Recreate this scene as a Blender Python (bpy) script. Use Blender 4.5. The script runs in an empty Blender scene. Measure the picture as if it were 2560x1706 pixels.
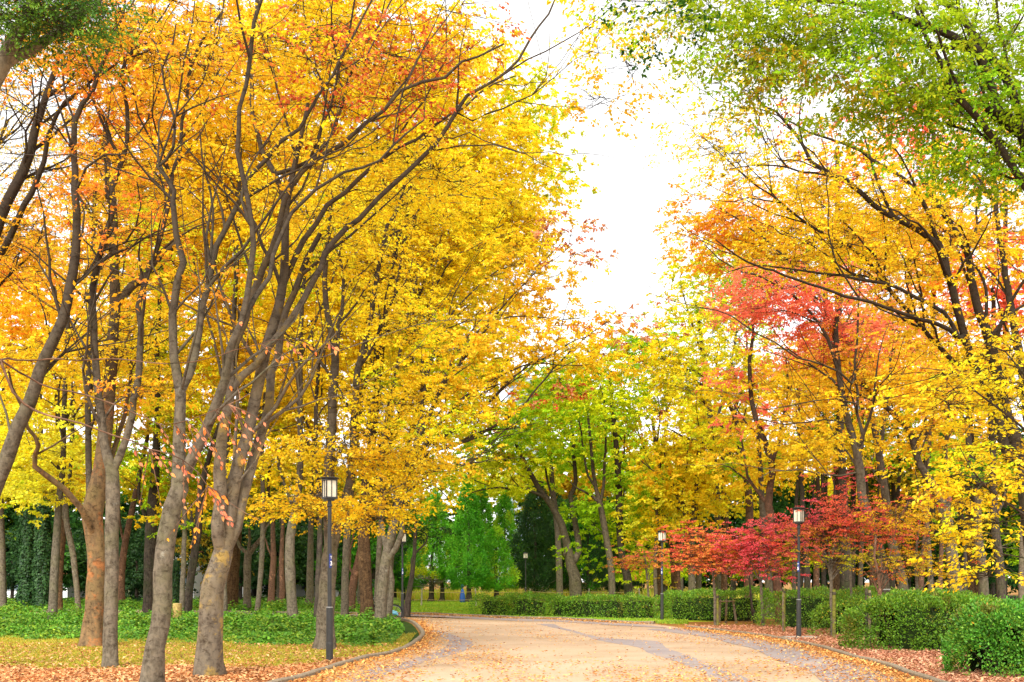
import bpy, math, random
import numpy as np
from mathutils import Vector

# ---------------------------------------------------------------- camera, world, sun, exposure
scn = bpy.context.scene
FL, CX, HY, EYE = 2700.0, 1280.0, 1452.5, 1.76       # photo pixels (2560 wide), eye height in metres
cd = bpy.data.cameras.new("camera")
cam = bpy.data.objects.new("camera", cd)
scn.collection.objects.link(cam)
cam.location = (0, 0, EYE)
cam.rotation_euler = (math.pi / 2, 0, 0)
cd.sensor_width = 36.0
cd.lens = 36.0 * FL / 2560.0
cd.shift_y = (HY - 853.0) / 2560.0
cd.clip_start = 0.1
cd.clip_end = 2000
scn.camera = cam

SUN_EL, SUN_AZ = math.radians(40), math.radians(192)   # azimuth from +Y (north) clockwise
world = bpy.data.worlds.new("World")
scn.world = world
world.use_nodes = True
wn, wl = world.node_tree.nodes, world.node_tree.links
wn.clear()
wout = wn.new('ShaderNodeOutputWorld')
sky = wn.new('ShaderNodeTexSky')
sky.sky_type = 'NISHITA'
sky.sun_disc = False
sky.sun_elevation = SUN_EL
sky.sun_rotation = SUN_AZ
hs = wn.new('ShaderNodeHueSaturation')
hs.inputs['Saturation'].default_value = 0.12
wl.new(sky.outputs[0], hs.inputs['Color'])
b1 = wn.new('ShaderNodeBackground')
b1.inputs['Strength'].default_value = 0.07
wl.new(hs.outputs[0], b1.inputs['Color'])
b2 = wn.new('ShaderNodeBackground')                    # the even white cloud deck
b2.inputs['Color'].default_value = (1.0, 0.995, 0.985, 1)
b2.inputs['Strength'].default_value = 0.56
wa = wn.new('ShaderNodeAddShader')
wl.new(b1.outputs[0], wa.inputs[0])
wl.new(b2.outputs[0], wa.inputs[1])
wl.new(wa.outputs[0], wout.inputs['Surface'])

sd = bpy.data.lights.new("sun", 'SUN')
sd.energy = 2.6
sd.angle = math.radians(25)
sd.color = (1.0, 0.96, 0.88)
so = bpy.data.objects.new("sun", sd)
scn.collection.objects.link(so)
sdir = Vector((math.sin(SUN_AZ) * math.cos(SUN_EL), math.cos(SUN_AZ) * math.cos(SUN_EL), math.sin(SUN_EL)))
so.rotation_euler = sdir.to_track_quat('Z', 'Y').to_euler()
so.location = (0, -10, 40)

scn.view_settings.view_transform = 'Standard'
scn.view_settings.look = 'None'
scn.view_settings.exposure = 1.05
scn.view_settings.gamma = 1.0
scn.cycles.max_bounces = 8
scn.cycles.diffuse_bounces = 5
scn.cycles.transmission_bounces = 6
scn.cycles.use_denoising = True

# ---------------------------------------------------------------- helpers
rnd = random.Random(7)
NP = np.random.default_rng(11)
COL = scn.collection

def P(x, y, d):
    return np.array([(x - CX) * d / FL, d, EYE + (HY - y) * d / FL])

def G(x, y):
    d = EYE * FL / (y - HY)
    return ((x - CX) * d / FL, d)

def gd(y):
    return EYE * FL / (y - HY)

def s2l(c):
    c = np.asarray(c, float) / 255.0
    return np.where(c <= 0.04045, c / 12.92, ((c + 0.055) / 1.055) ** 2.4)

_NK = np.random.default_rng(3).normal(size=(10, 3))
_NP = np.random.default_rng(4).uniform(0, 6.28, 10)
def noise3(p, scale, seed=0.0):
    """cheap smooth noise, about -1..1"""
    q = np.asarray(p) / scale
    out = np.zeros(q.shape[:-1])
    for i in range(10):
        out += np.sin(q @ (_NK[i] * 1.7) + _NP[i] + seed * (i + 1))
    return out / 3.2

def link(o, parent=None):
    COL.objects.link(o)
    if parent is not None:
        o.parent = parent
    return o

def tag(o, label=None, cat=None, group=None, kind=None):
    if label: o['label'] = label
    if cat: o['category'] = cat
    if group: o['group'] = group
    if kind: o['kind'] = kind
    return o

def empty(name, loc, label, cat, group=None):
    o = bpy.data.objects.new(name, None)
    o.empty_display_size = 0.3
    o.location = [float(c) for c in loc]
    link(o)
    return tag(o, label, cat, group)

def mesh_np(name, V, F, mat, parent=None, off=None, smooth=False, fcol=None):
    """V (n,3), F list of face arrays (all quads or tris as separate arrays)"""
    V = np.asarray(V, np.float32)
    if off is not None:
        V = V - np.asarray(off, np.float32)
    if isinstance(F, np.ndarray):
        F = [F]
    me = bpy.data.meshes.new(name)
    nl = sum(f.size for f in F); nf = sum(len(f) for f in F)
    me.vertices.add(len(V)); me.loops.add(nl); me.polygons.add(nf)
    me.vertices.foreach_set('co', V.ravel())
    me.loops.foreach_set('vertex_index', np.concatenate([f.ravel() for f in F]).astype(np.int32))
    tot = np.concatenate([np.full(len(f), f.shape[1]) for f in F]).astype(np.int32)
    st = np.concatenate([[0], np.cumsum(tot)[:-1]]).astype(np.int32)
    me.polygons.foreach_set('loop_start', st)
    me.polygons.foreach_set('loop_total', tot)
    me.polygons.foreach_set('use_smooth', np.full(nf, smooth))
    if fcol is not None:
        at = me.attributes.new('tint', 'FLOAT_COLOR', 'FACE')
        c = np.ones((nf, 4), np.float32); c[:, :3] = fcol
        at.data.foreach_set('color', c.ravel())
    me.update(calc_edges=True)
    me.materials.append(mat)
    o = bpy.data.objects.new(name, me)
    return link(o, parent)

class MB:
    """collects simple shapes into one mesh"""
    def __init__(s): s.v = []; s.q = []; s.t = []; s.n = 0
    def add(s, V, Q=None, T=None):
        V = np.asarray(V, float)
        s.v.append(V)
        if Q is not None and len(Q): s.q.append(np.asarray(Q, int) + s.n)
        if T is not None and len(T): s.t.append(np.asarray(T, int) + s.n)
        s.n += len(V)
    def box(s, c, size, rz=0.0):
        x, y, z = np.array(size) / 2.0
        v = np.array([(a, b, e) for e in (-z, z) for b in (-y, y) for a in (-x, x)])
        ca, sa = math.cos(rz), math.sin(rz)
        v = np.c_[v[:, 0] * ca - v[:, 1] * sa, v[:, 0] * sa + v[:, 1] * ca, v[:, 2]] + np.array(c)
        s.add(v, [(0, 2, 3, 1), (4, 5, 7, 6), (0, 1, 5, 4), (2, 6, 7, 3), (0, 4, 6, 2), (1, 3, 7, 5)])
    def tube(s, pts, rad, k=8, cap=True):
        pts = np.asarray(pts, float); rad = np.broadcast_to(np.asarray(rad, float), (len(pts),))
        V, Q = tubes(pts[None], rad[None], k)
        m = len(pts)
        s.add(V, Q)
        if cap:
            for e, ring in ((0, 0), (1, m - 1)):
                b = len(V) * 0 + ring * k
                base = s.n - len(V)
                s.v.append(pts[ring][None]); ci = s.n; s.n += 1
                tr = [(base + b + i, base + b + (i + 1) % k, ci) if e else (base + b + (i + 1) % k, base + b + i, ci) for i in range(k)]
                s.t.append(np.array(tr))
    def lathe(s, prof, c=(0, 0, 0), k=16, sq=False, rot=0.0):
        prof = np.array(prof, float)
        a = np.arange(k) * 2 * math.pi / k + rot
        V = np.array([[r * math.cos(t) + c[0], r * math.sin(t) + c[1], z + c[2]] for r, z in prof for t in a])
        Q = [(i * k + j, i * k + (j + 1) % k, (i + 1) * k + (j + 1) % k, (i + 1) * k + j) for i in range(len(prof) - 1) for j in range(k)]
        s.add(V, Q)
    def build(s, name, mat, parent=None, off=None, smooth=False):
        F = []
        if s.q: F.append(np.concatenate(s.q))
        if s.t: F.append(np.concatenate(s.t))
        return mesh_np(name, np.concatenate(s.v), F, mat, parent, off, smooth)

def tubes(Pt, R, k, disp=None):
    """Pt (N,M,3), R (N,M) -> verts, quads"""
    Pt = np.asarray(Pt, float); N, M, _ = Pt.shape
    T = np.gradient(Pt, axis=1)
    T /= np.linalg.norm(T, axis=2, keepdims=True) + 1e-9
    ref = np.where(np.abs(T[:, :, 1:2]) > 0.85, np.array([1.0, 0, 0]), np.array([0, 1.0, 0]))
    ref = np.broadcast_to(ref[:, :1] if M else ref, T.shape)
    A = np.cross(T, ref); A /= np.linalg.norm(A, axis=2, keepdims=True) + 1e-9
    B = np.cross(T, A)
    th = np.arange(k) * 2 * math.pi / k
    dirs = A[:, :, None] * np.cos(th)[None, None, :, None] + B[:, :, None] * np.sin(th)[None, None, :, None]
    RR = R[:, :, None] * np.ones(k)
    V = Pt[:, :, None] + dirs * RR[..., None]
    if disp:
        amp, sc, sd_ = disp
        n = noise3(V * np.array([1, 1, 0.35]), sc, sd_) * 0.6 + noise3(V, sc * 0.35, sd_ + 2) * 0.4
        V = V + dirs * (RR * amp * n)[..., None]
    V = V.reshape(-1, 3)
    n_, m_, j_ = np.meshgrid(np.arange(N), np.arange(M - 1), np.arange(k), indexing='ij')
    b = (n_ * M + m_) * k
    j2 = (j_ + 1) % k
    Q = np.stack([b + j_, b + j2, b + k + j2, b + k + j_], -1).reshape(-1, 4)
    return V, Q

def catmull(pts, step):
    pts = np.asarray(pts, float)
    if len(pts) < 3:
        n = max(2, int(np.linalg.norm(pts[-1] - pts[0]) / step) + 1)
        return pts[0] + (pts[-1] - pts[0]) * np.linspace(0, 1, n)[:, None]
    p = np.vstack([2 * pts[0] - pts[1], pts, 2 * pts[-1] - pts[-2]])
    out = []
    for i in range(1, len(p) - 2):
        n = max(1, int(np.linalg.norm(p[i + 1, :3] - p[i, :3]) / step))
        t = (np.arange(n) / n)[:, None]
        out.append(0.5 * ((2 * p[i]) + (-p[i - 1] + p[i + 1]) * t + (2 * p[i - 1] - 5 * p[i] + 4 * p[i + 1] - p[i + 2]) * t * t
                          + (-p[i - 1] + 3 * p[i] - 3 * p[i + 1] + p[i + 2]) * t ** 3))
    out.append(p[-2][None])
    return np.concatenate(out)

# ---------------------------------------------------------------- materials
def newmat(name):
    m = bpy.data.materials.new(name); m.use_nodes = True
    m.node_tree.nodes.clear()
    return m, m.node_tree.nodes, m.node_tree.links

def ramp(n, stops):
    r = n.new('ShaderNodeValToRGB')
    e = r.color_ramp.elements
    while len(e) < len(stops): e.new(0.5)
    for el, (p, c) in zip(e, stops):
        el.position = p; el.color = (*c, 1)
    return r

def leaf_mat(name, trans=0.45, gloss=0.12, gain=1.0):
    m, n, l = newmat(name)
    out = n.new('ShaderNodeOutputMaterial')
    at = n.new('ShaderNodeAttribute'); at.attribute_name = 'tint'
    tc = n.new('ShaderNodeTexCoord')
    nz = n.new('ShaderNodeTexNoise'); nz.inputs['Scale'].default_value = 14.0; nz.inputs['Detail'].default_value = 1
    l.new(tc.outputs['Object'], nz.inputs['Vector'])
    mr = n.new('ShaderNodeMapRange')
    mr.inputs['To Min'].default_value = 0.78 * gain; mr.inputs['To Max'].default_value = 1.22 * gain
    l.new(nz.outputs['Fac'], mr.inputs['Value'])
    mu = n.new('ShaderNodeVectorMath'); mu.operation = 'SCALE'
    l.new(at.outputs['Color'], mu.inputs[0]); l.new(mr.outputs[0], mu.inputs['Scale'])
    df = n.new('ShaderNodeBsdfDiffuse'); tr = n.new('ShaderNodeBsdfTranslucent')
    l.new(mu.outputs[0], df.inputs['Color']); l.new(mu.outputs[0], tr.inputs['Color'])
    mx = n.new('ShaderNodeMixShader'); mx.inputs[0].default_value = trans
    l.new(df.outputs[0], mx.inputs[1]); l.new(tr.outputs[0], mx.inputs[2])
    gl = n.new('ShaderNodeBsdfGlossy'); gl.inputs['Roughness'].default_value = 0.55
    m2 = n.new('ShaderNodeMixShader'); m2.inputs[0].default_value = gloss * 0.35
    l.new(mx.outputs[0], m2.inputs[1]); l.new(gl.outputs[0], m2.inputs[2])
    l.new(m2.outputs[0], out.inputs['Surface'])
    return m

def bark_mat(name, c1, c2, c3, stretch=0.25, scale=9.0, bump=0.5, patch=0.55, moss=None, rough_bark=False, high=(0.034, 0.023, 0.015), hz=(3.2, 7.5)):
    """c1 base, c2 fine variation, c3 patches (lichen, peeling)"""
    m, n, l = newmat(name)
    out = n.new('ShaderNodeOutputMaterial')
    bs = n.new('ShaderNodeBsdfPrincipled'); bs.inputs['Roughness'].default_value = 0.9
    bs.inputs['Specular IOR Level'].default_value = 0.15
    tc = n.new('ShaderNodeTexCoord')
    mp = n.new('ShaderNodeMapping'); mp.inputs['Scale'].default_value = (1, 1, stretch)
    l.new(tc.outputs['Object'], mp.inputs['Vector'])
    n1 = n.new('ShaderNodeTexNoise'); n1.inputs['Scale'].default_value = scale; n1.inputs['Detail'].default_value = 8; n1.inputs['Roughness'].default_value = 0.65
    l.new(mp.outputs[0], n1.inputs['Vector'])
    r1 = ramp(n, [(0.36, c2), (0.58, c1)])
    l.new(n1.outputs['Fac'], r1.inputs[0])
    n2 = n.new('ShaderNodeTexNoise'); n2.inputs['Scale'].default_value = 2.6; n2.inputs['Detail'].default_value = 7; n2.inputs['Roughness'].default_value = 0.7
    l.new(tc.outputs['Object'], n2.inputs['Vector'])
    r2 = ramp(n, [(patch, (0, 0, 0)), (patch + 0.07, (1, 1, 1))])
    l.new(n2.outputs['Fac'], r2.inputs[0])
    mx = n.new('ShaderNodeMix'); mx.data_type = 'RGBA'
    l.new(r2.outputs[0], mx.inputs['Factor']); l.new(r1.outputs[0], mx.inputs['A']); mx.inputs['B'].default_value = (*c3, 1)
    last = mx.outputs['Result']
    if moss is not None:
        n3 = n.new('ShaderNodeTexNoise'); n3.inputs['Scale'].default_value = 1.3; n3.inputs['Detail'].default_value = 6
        mp3 = n.new('ShaderNodeMapping'); mp3.inputs['Location'].default_value = (5, 3, 9)
        l.new(tc.outputs['Object'], mp3.inputs['Vector']); l.new(mp3.outputs[0], n3.inputs['Vector'])
        r3 = ramp(n, [(0.48, (0, 0, 0)), (0.68, (0.8, 0.8, 0.8))])
        l.new(n3.outputs['Fac'], r3.inputs[0])
        mx3 = n.new('ShaderNodeMix'); mx3.data_type = 'RGBA'
        l.new(r3.outputs[0], mx3.inputs['Factor']); l.new(last, mx3.inputs['A']); mx3.inputs['B'].default_value = (*moss, 1)
        last = mx3.outputs['Result']
    if high is not None:          # backlit look of the upper stems, painted darker with height
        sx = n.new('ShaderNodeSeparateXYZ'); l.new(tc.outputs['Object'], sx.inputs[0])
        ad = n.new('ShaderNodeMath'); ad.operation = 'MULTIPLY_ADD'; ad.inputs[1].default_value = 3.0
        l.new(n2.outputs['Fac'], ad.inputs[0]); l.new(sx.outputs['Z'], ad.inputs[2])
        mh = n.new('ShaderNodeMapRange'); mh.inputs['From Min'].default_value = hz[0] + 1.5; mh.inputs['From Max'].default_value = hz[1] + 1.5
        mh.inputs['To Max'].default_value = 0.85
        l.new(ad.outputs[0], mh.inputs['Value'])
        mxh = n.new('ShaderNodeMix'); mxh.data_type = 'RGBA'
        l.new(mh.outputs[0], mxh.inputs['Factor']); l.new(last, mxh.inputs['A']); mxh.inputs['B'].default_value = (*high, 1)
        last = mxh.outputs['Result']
    # dark cracks, scars and lenticel bands
    n5 = n.new('ShaderNodeTexNoise'); n5.inputs['Scale'].default_value = 7; n5.inputs['Detail'].default_value = 9; n5.inputs['Roughness'].default_value = 0.75; n5.inputs['Distortion'].default_value = 0.6
    mp5 = n.new('ShaderNodeMapping'); mp5.inputs['Scale'].default_value = (1, 1, 1.6); mp5.inputs['Location'].default_value = (2, 7, 1)
    l.new(tc.outputs['Object'], mp5.inputs['Vector']); l.new(mp5.outputs[0], n5.inputs['Vector'])
    r5 = ramp(n, [(0.36, (0.42, 0.38, 0.34)), (0.48, (1.0, 1.0, 1.0)), (0.66, (1.25, 1.22, 1.15))])
    l.new(n5.outputs['Fac'], r5.inputs[0])
    m5 = n.new('ShaderNodeMix'); m5.data_type = 'RGBA'; m5.blend_type = 'MULTIPLY'; m5.inputs['Factor'].default_value = 1
    l.new(last, m5.inputs['A']); l.new(r5.outputs[0], m5.inputs['B']); last = m5.outputs['Result']
    l.new(last, bs.inputs['Base Color'])
    bp = n.new('ShaderNodeBump'); bp.inputs['Strength'].default_value = bump; bp.inputs['Distance'].default_value = 0.03
    if rough_bark:
        vo = n.new('ShaderNodeTexVoronoi'); vo.feature = 'DISTANCE_TO_EDGE'; vo.inputs['Scale'].default_value = 16
        mp2 = n.new('ShaderNodeMapping'); mp2.inputs['Scale'].default_value = (1, 1, 0.16)
        nw = n.new('ShaderNodeVectorMath'); nw.operation = 'ADD'
        l.new(tc.outputs['Object'], nw.inputs[0]); l.new(n2.outputs['Color'], nw.inputs[1])
        l.new(nw.outputs[0], mp2.inputs['Vector']); l.new(mp2.outputs[0], vo.inputs['Vector'])
        rv = ramp(n, [(0.0, (0, 0, 0)), (0.16, (1, 1, 1))])
        l.new(vo.outputs['Distance'], rv.inputs[0])
        l.new(rv.outputs[0], bp.inputs['Height'])
        mv = n.new('ShaderNodeMix'); mv.data_type = 'RGBA'; mv.blend_type = 'MULTIPLY'; mv.inputs['Factor'].default_value = 1
        rv2 = ramp(n, [(0.0, (0.35, 0.3, 0.28)), (0.14, (1, 1, 1))])
        l.new(vo.outputs['Distance'], rv2.inputs[0])
        l.new(last, mv.inputs['A']); l.new(rv2.outputs[0], mv.inputs['B'])
        l.new(mv.outputs['Result'], bs.inputs['Base Color'])
    else:
        l.new(n1.outputs['Fac'], bp.inputs['Height'])
    l.new(bp.outputs[0], bs.inputs['Normal'])
    l.new(bs.outputs[0], out.inputs['Surface'])
    return m

def plain(name, col, rough=0.6, metal=0.0, noise=0.15, nscale=30.0, spec=0.4):
    m, n, l = newmat(name)
    out = n.new('ShaderNodeOutputMaterial'); bs = n.new('ShaderNodeBsdfPrincipled')
    bs.inputs['Roughness'].default_value = rough; bs.inputs['Metallic'].default_value = metal
    bs.inputs['Specular IOR Level'].default_value = spec
    tc = n.new('ShaderNodeTexCoord'); nz = n.new('ShaderNodeTexNoise')
    nz.inputs['Scale'].default_value = nscale; nz.inputs['Detail'].default_value = 5
    l.new(tc.outputs['Object'], nz.inputs['Vector'])
    c = np.array(col)
    r = ramp(n, [(0.3, tuple(c * (1 - noise))), (0.7, tuple(np.minimum(c * (1 + noise), 1)))])
    l.new(nz.outputs['Fac'], r.inputs[0]); l.new(r.outputs[0], bs.inputs['Base Color'])
    l.new(bs.outputs[0], out.inputs['Surface'])
    return m

M = {}
M['leaf'] = leaf_mat('leaf', 0.5, 0.0)
M['evergreen'] = leaf_mat('evergreen_leaf', 0.3, 0.08)
M['litter'] = leaf_mat('dry_leaf', 0.12, 0.05)
M['grass'] = leaf_mat('grass_blade', 0.35, 0.1)
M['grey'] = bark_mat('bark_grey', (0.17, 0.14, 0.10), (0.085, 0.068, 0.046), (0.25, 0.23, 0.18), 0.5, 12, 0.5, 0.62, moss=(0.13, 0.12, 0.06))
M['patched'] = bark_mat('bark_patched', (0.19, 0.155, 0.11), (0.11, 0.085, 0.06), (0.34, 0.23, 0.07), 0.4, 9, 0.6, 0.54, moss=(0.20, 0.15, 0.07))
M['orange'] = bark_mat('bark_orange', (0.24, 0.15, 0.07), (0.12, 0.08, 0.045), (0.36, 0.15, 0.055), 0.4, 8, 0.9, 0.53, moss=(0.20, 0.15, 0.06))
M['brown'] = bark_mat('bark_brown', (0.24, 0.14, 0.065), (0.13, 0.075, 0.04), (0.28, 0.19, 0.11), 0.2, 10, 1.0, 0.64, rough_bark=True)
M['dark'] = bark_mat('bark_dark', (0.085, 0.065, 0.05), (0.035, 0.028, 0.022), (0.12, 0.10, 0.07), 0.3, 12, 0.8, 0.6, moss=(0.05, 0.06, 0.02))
M['limb'] = bark_mat('bark_limb', (0.05, 0.033, 0.021), (0.024, 0.016, 0.011), (0.09, 0.07, 0.05), 0.4, 10, 0.6, 0.58, moss=(0.05, 0.05, 0.018))  # dark bough bark, backlit shade put into its colour
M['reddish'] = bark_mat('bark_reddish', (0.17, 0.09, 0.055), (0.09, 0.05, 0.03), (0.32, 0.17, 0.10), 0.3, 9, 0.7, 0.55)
M['palebough'] = bark_mat('bark_pale_bough', (0.24, 0.20, 0.14), (0.12, 0.10, 0.07), (0.32, 0.29, 0.22), 0.5, 12, 0.6, 0.6, high=None)
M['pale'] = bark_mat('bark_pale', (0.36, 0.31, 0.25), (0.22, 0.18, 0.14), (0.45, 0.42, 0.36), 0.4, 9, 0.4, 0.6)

def L3(*cs):
    out = []
    for r, g, b in cs:
        if r > g + 12 and g > 118: g = g + 0.42 * (r - g); b = b + 10
        elif r > g + 12 and r > 200: g = g + 0.28 * (r - g); b = b + 0.22 * (r - b); r = min(r + 18, 253)
        elif g > 140: r = min(r * 1.08 + 8, 250); g = min(g * 1.08 + 6, 246)
        out.append(np.minimum(s2l((r, g, b)), 0.93))
    return out
PAL = {
    'gold': L3((246, 176, 24), (252, 200, 34), (238, 152, 20), (250, 212, 60)),
    'yellow': L3((252, 206, 30), (255, 220, 50), (246, 186, 22), (228, 200, 40)),
    'bright': L3((255, 226, 40), (255, 232, 80), (250, 206, 30)),
    'amber': L3((244, 160, 34), (248, 182, 44), (236, 134, 26), (250, 196, 50)),
    'orange': L3((240, 128, 24), (246, 150, 34), (232, 104, 22), (246, 172, 36)),
    'deeporange': L3((232, 100, 22), (240, 124, 30), (220, 84, 24)),
    'rust': L3((196, 84, 34), (214, 104, 44), (170, 66, 34), (226, 130, 50)),
    'rustpink': L3((204, 112, 88), (216, 132, 100), (184, 92, 74)),
    'salmon': L3((244, 118, 84), (250, 140, 96), (238, 100, 76), (248, 160, 90)),
    'scarlet': L3((240, 84, 60), (248, 104, 70), (226, 66, 56), (246, 128, 66)),
    'crimson': L3((232, 52, 70), (244, 70, 86), (214, 40, 62), (246, 92, 96)),
    'coral': L3((246, 110, 50), (250, 130, 60), (240, 90, 50), (250, 150, 60)),
    'rosemix': L3((236, 84, 62), (214, 110, 50), (180, 130, 36), (240, 130, 50)),
    'olive': L3((168, 160, 36), (190, 150, 36), (206, 126, 36), (140, 150, 34)),
    'yelgreen': L3((190, 200, 34), (206, 208, 44), (166, 186, 34), (222, 206, 40)),
    'lime': L3((150, 190, 44), (170, 202, 52), (128, 174, 38), (184, 200, 46)),
    'green': L3((138, 176, 34), (160, 192, 42), (112, 154, 30), (176, 200, 44)),
    'leafgreen': L3((118, 168, 36), (140, 184, 44), (92, 146, 30)),
    'darkgreen': L3((52, 92, 34), (70, 110, 38), (40, 76, 32)),
    'deepgreen': L3((44, 82, 40), (60, 98, 42), (34, 66, 38)),
    'conifer': L3((60, 128, 28), (80, 150, 34), (44, 102, 26)),
    'conifer2': L3((76, 138, 30), (100, 138, 36), (54, 118, 28), (104, 139, 40)),
    'peach': L3((250, 160, 84), (252, 176, 96), (246, 146, 84)),
    'hedge': L3((84, 134, 34), (112, 160, 40), (66, 112, 32), (140, 172, 46)),
    'hedge2': L3((84, 154, 44), (110, 184, 60), (64, 128, 38), (150, 192, 60)),
    'ivy': L3((76, 136, 34), (104, 164, 42), (58, 112, 32), (140, 176, 44)),
}

# ---------------------------------------------------------------- leaves
def spray_template(rg, L, length, ll, lw, droop):
    """flat spray of alternate leaves on three twiglets; returns (L,4,3)"""
    out = np.zeros((L, 4, 3))
    for i in range(L):
        tw = rg.choice(3, p=[0.46, 0.27, 0.27])
        ang = (0.0, 0.66, -0.66)[tw] + rg.normal() * 0.08
        s0 = (0.0, 0.18, 0.30)[tw] * length
        t = (0.08 + 0.92 * rg.random()) * length * (1.0, 0.6, 0.55)[tw]
        d = np.array([math.cos(ang), math.sin(ang), 0])
        base = np.array([s0, 0, 0]) + d * t
        base[2] -= droop * t * t / length + rg.normal() * 0.012
        la = ang + (0.85 if i % 2 else -0.85) + rg.normal() * 0.35
        dip = -0.35 + rg.normal() * 0.45
        ld = np.array([math.cos(la), math.sin(la), dip]); ld /= np.linalg.norm(ld)
        nrm = np.array([0, 0, 1.0]) + rg.normal(size=3) * 0.55
        side = np.cross(nrm, ld); side /= np.linalg.norm(side) + 1e-9
        nn = np.cross(ld, side)
        sz = rg.uniform(0.75, 1.2)
        l_, w_ = ll * sz, lw * sz
        out[i, 0] = base
        out[i, 1] = base + ld * l_ * 0.42 + side * w_ * 0.5 + nn * w_ * 0.12
        out[i, 2] = base + ld * l_ - nn * l_ * 0.08
        out[i, 3] = base + ld * l_ * 0.42 - side * w_ * 0.5 + nn * w_ * 0.12
    return out

def place_sprays(rg, O, D, scale, L, length, ll, lw, droop=0.25, upjit=0.4, nvar=6):
    """O origins (n,3), D directions (n,3) -> verts (n*L*4,3)"""
    n = len(O)
    T = np.stack([spray_template(rg, L, length, ll, lw, droop) for _ in range(nvar)])
    X = D / (np.linalg.norm(D, axis=1, keepdims=True) + 1e-9)
    up = np.array([0, 0, 1.0]) + rg.normal(size=(n, 3)) * upjit
    Y = np.cross(up, X); Y /= np.linalg.norm(Y, axis=1, keepdims=True) + 1e-9
    Z = np.cross(X, Y)
    Rm = np.stack([X, Y, Z], 1) * (scale * rg.uniform(0.8, 1.2, n))[:, None, None]   # rows
    out = np.empty((n, L, 4, 3), np.float32)
    var = rg.integers(0, nvar, n)
    for v in range(nvar):
        s = var == v
        if s.any():
            out[s] = np.einsum('lkj,njc->nlkc', T[v], Rm[s]) + O[s][:, None, None]
    return out

def quads_for(n):
    return np.arange(n * 4, dtype=np.int32).reshape(-1, 4)

def pal_cols(rg, pal, C, seed, patch=1.6, jitter=0.12, grp=0):
    """colour for points C (n,3) from a palette, varying in patches"""
    pal = np.array(pal)
    k = len(pal)
    rn = rg.normal(size=len(C)) * (0.35 if not grp else 0.16)
    tone = 1.0
    if grp:
        rn = rn + np.repeat(rg.normal(size=len(C) // grp) * 0.34, grp)
        tone = np.repeat(np.clip(1 + rg.normal(size=len(C) // grp) * 0.09, 0.7, 1.2), grp)[:, None]
    t = (noise3(C, patch, seed) * 0.8 + 0.5 + rn) * (k - 1)
    t = np.clip(np.mod(np.abs(t), 2 * (k - 1)), 0, None)
    t = np.where(t > k - 1, 2 * (k - 1) - t, t)
    i = np.minimum(t.astype(int), k - 2); f = (t - i)[:, None]
    c = pal[i] * (1 - f) + pal[i + 1] * f
    return np.clip(c * tone * (1 + rg.normal(size=(len(C), 1)) * jitter), 0, 0.95)

PAL['nearsalmon'] = [s2l(c) for c in ((250, 152, 112), (252, 164, 122), (246, 134, 106), (252, 170, 104))]
PAL['peach'] = [s2l(c) for c in ((250, 150, 66), (252, 164, 72), (248, 140, 70))]
PAL['apricot'] = [s2l(c) for c in ((252, 176, 56), (250, 164, 60))]
PAL['camphor'] = [s2l(c) for c in ((76, 124, 24), (52, 96, 20), (104, 152, 34), (130, 170, 44))]
PAL['canopy'] = [s2l(c) for c in ((160, 186, 34), (184, 204, 42), (124, 158, 30), (206, 208, 48))]
PAL['ivy'] = [s2l(c) for c in ((78, 132, 30), (110, 162, 38), (54, 104, 28), (150, 176, 46))]
PAL['hedge'] = [s2l(c) for c in ((92, 140, 30), (122, 166, 36), (70, 114, 28), (150, 180, 44))]
PAL['hedge2'] = [s2l(c) for c in ((78, 142, 36), (102, 168, 48), (58, 116, 32), (140, 180, 52))]
PAL['conifer'] = [s2l(c) for c in ((76, 156, 28), (100, 182, 36), (54, 124, 26))]
PAL['conifer2'] = [s2l(c) for c in ((98, 180, 32), (128, 206, 44), (70, 148, 30), (138, 200, 48))]
PAL['salmon'] = [s2l(c) for c in ((250, 128, 100), (252, 146, 112), (244, 110, 92), (252, 156, 104))]
PAL['crimson'] = [s2l(c) for c in ((253, 100, 112), (254, 122, 126), (242, 80, 98), (254, 132, 128))]
PAL['scarlet'] = [s2l(c) for c in ((253, 112, 84), (254, 130, 96), (244, 92, 80), (254, 146, 92))]
LEAFCOUNT = [0]

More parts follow.
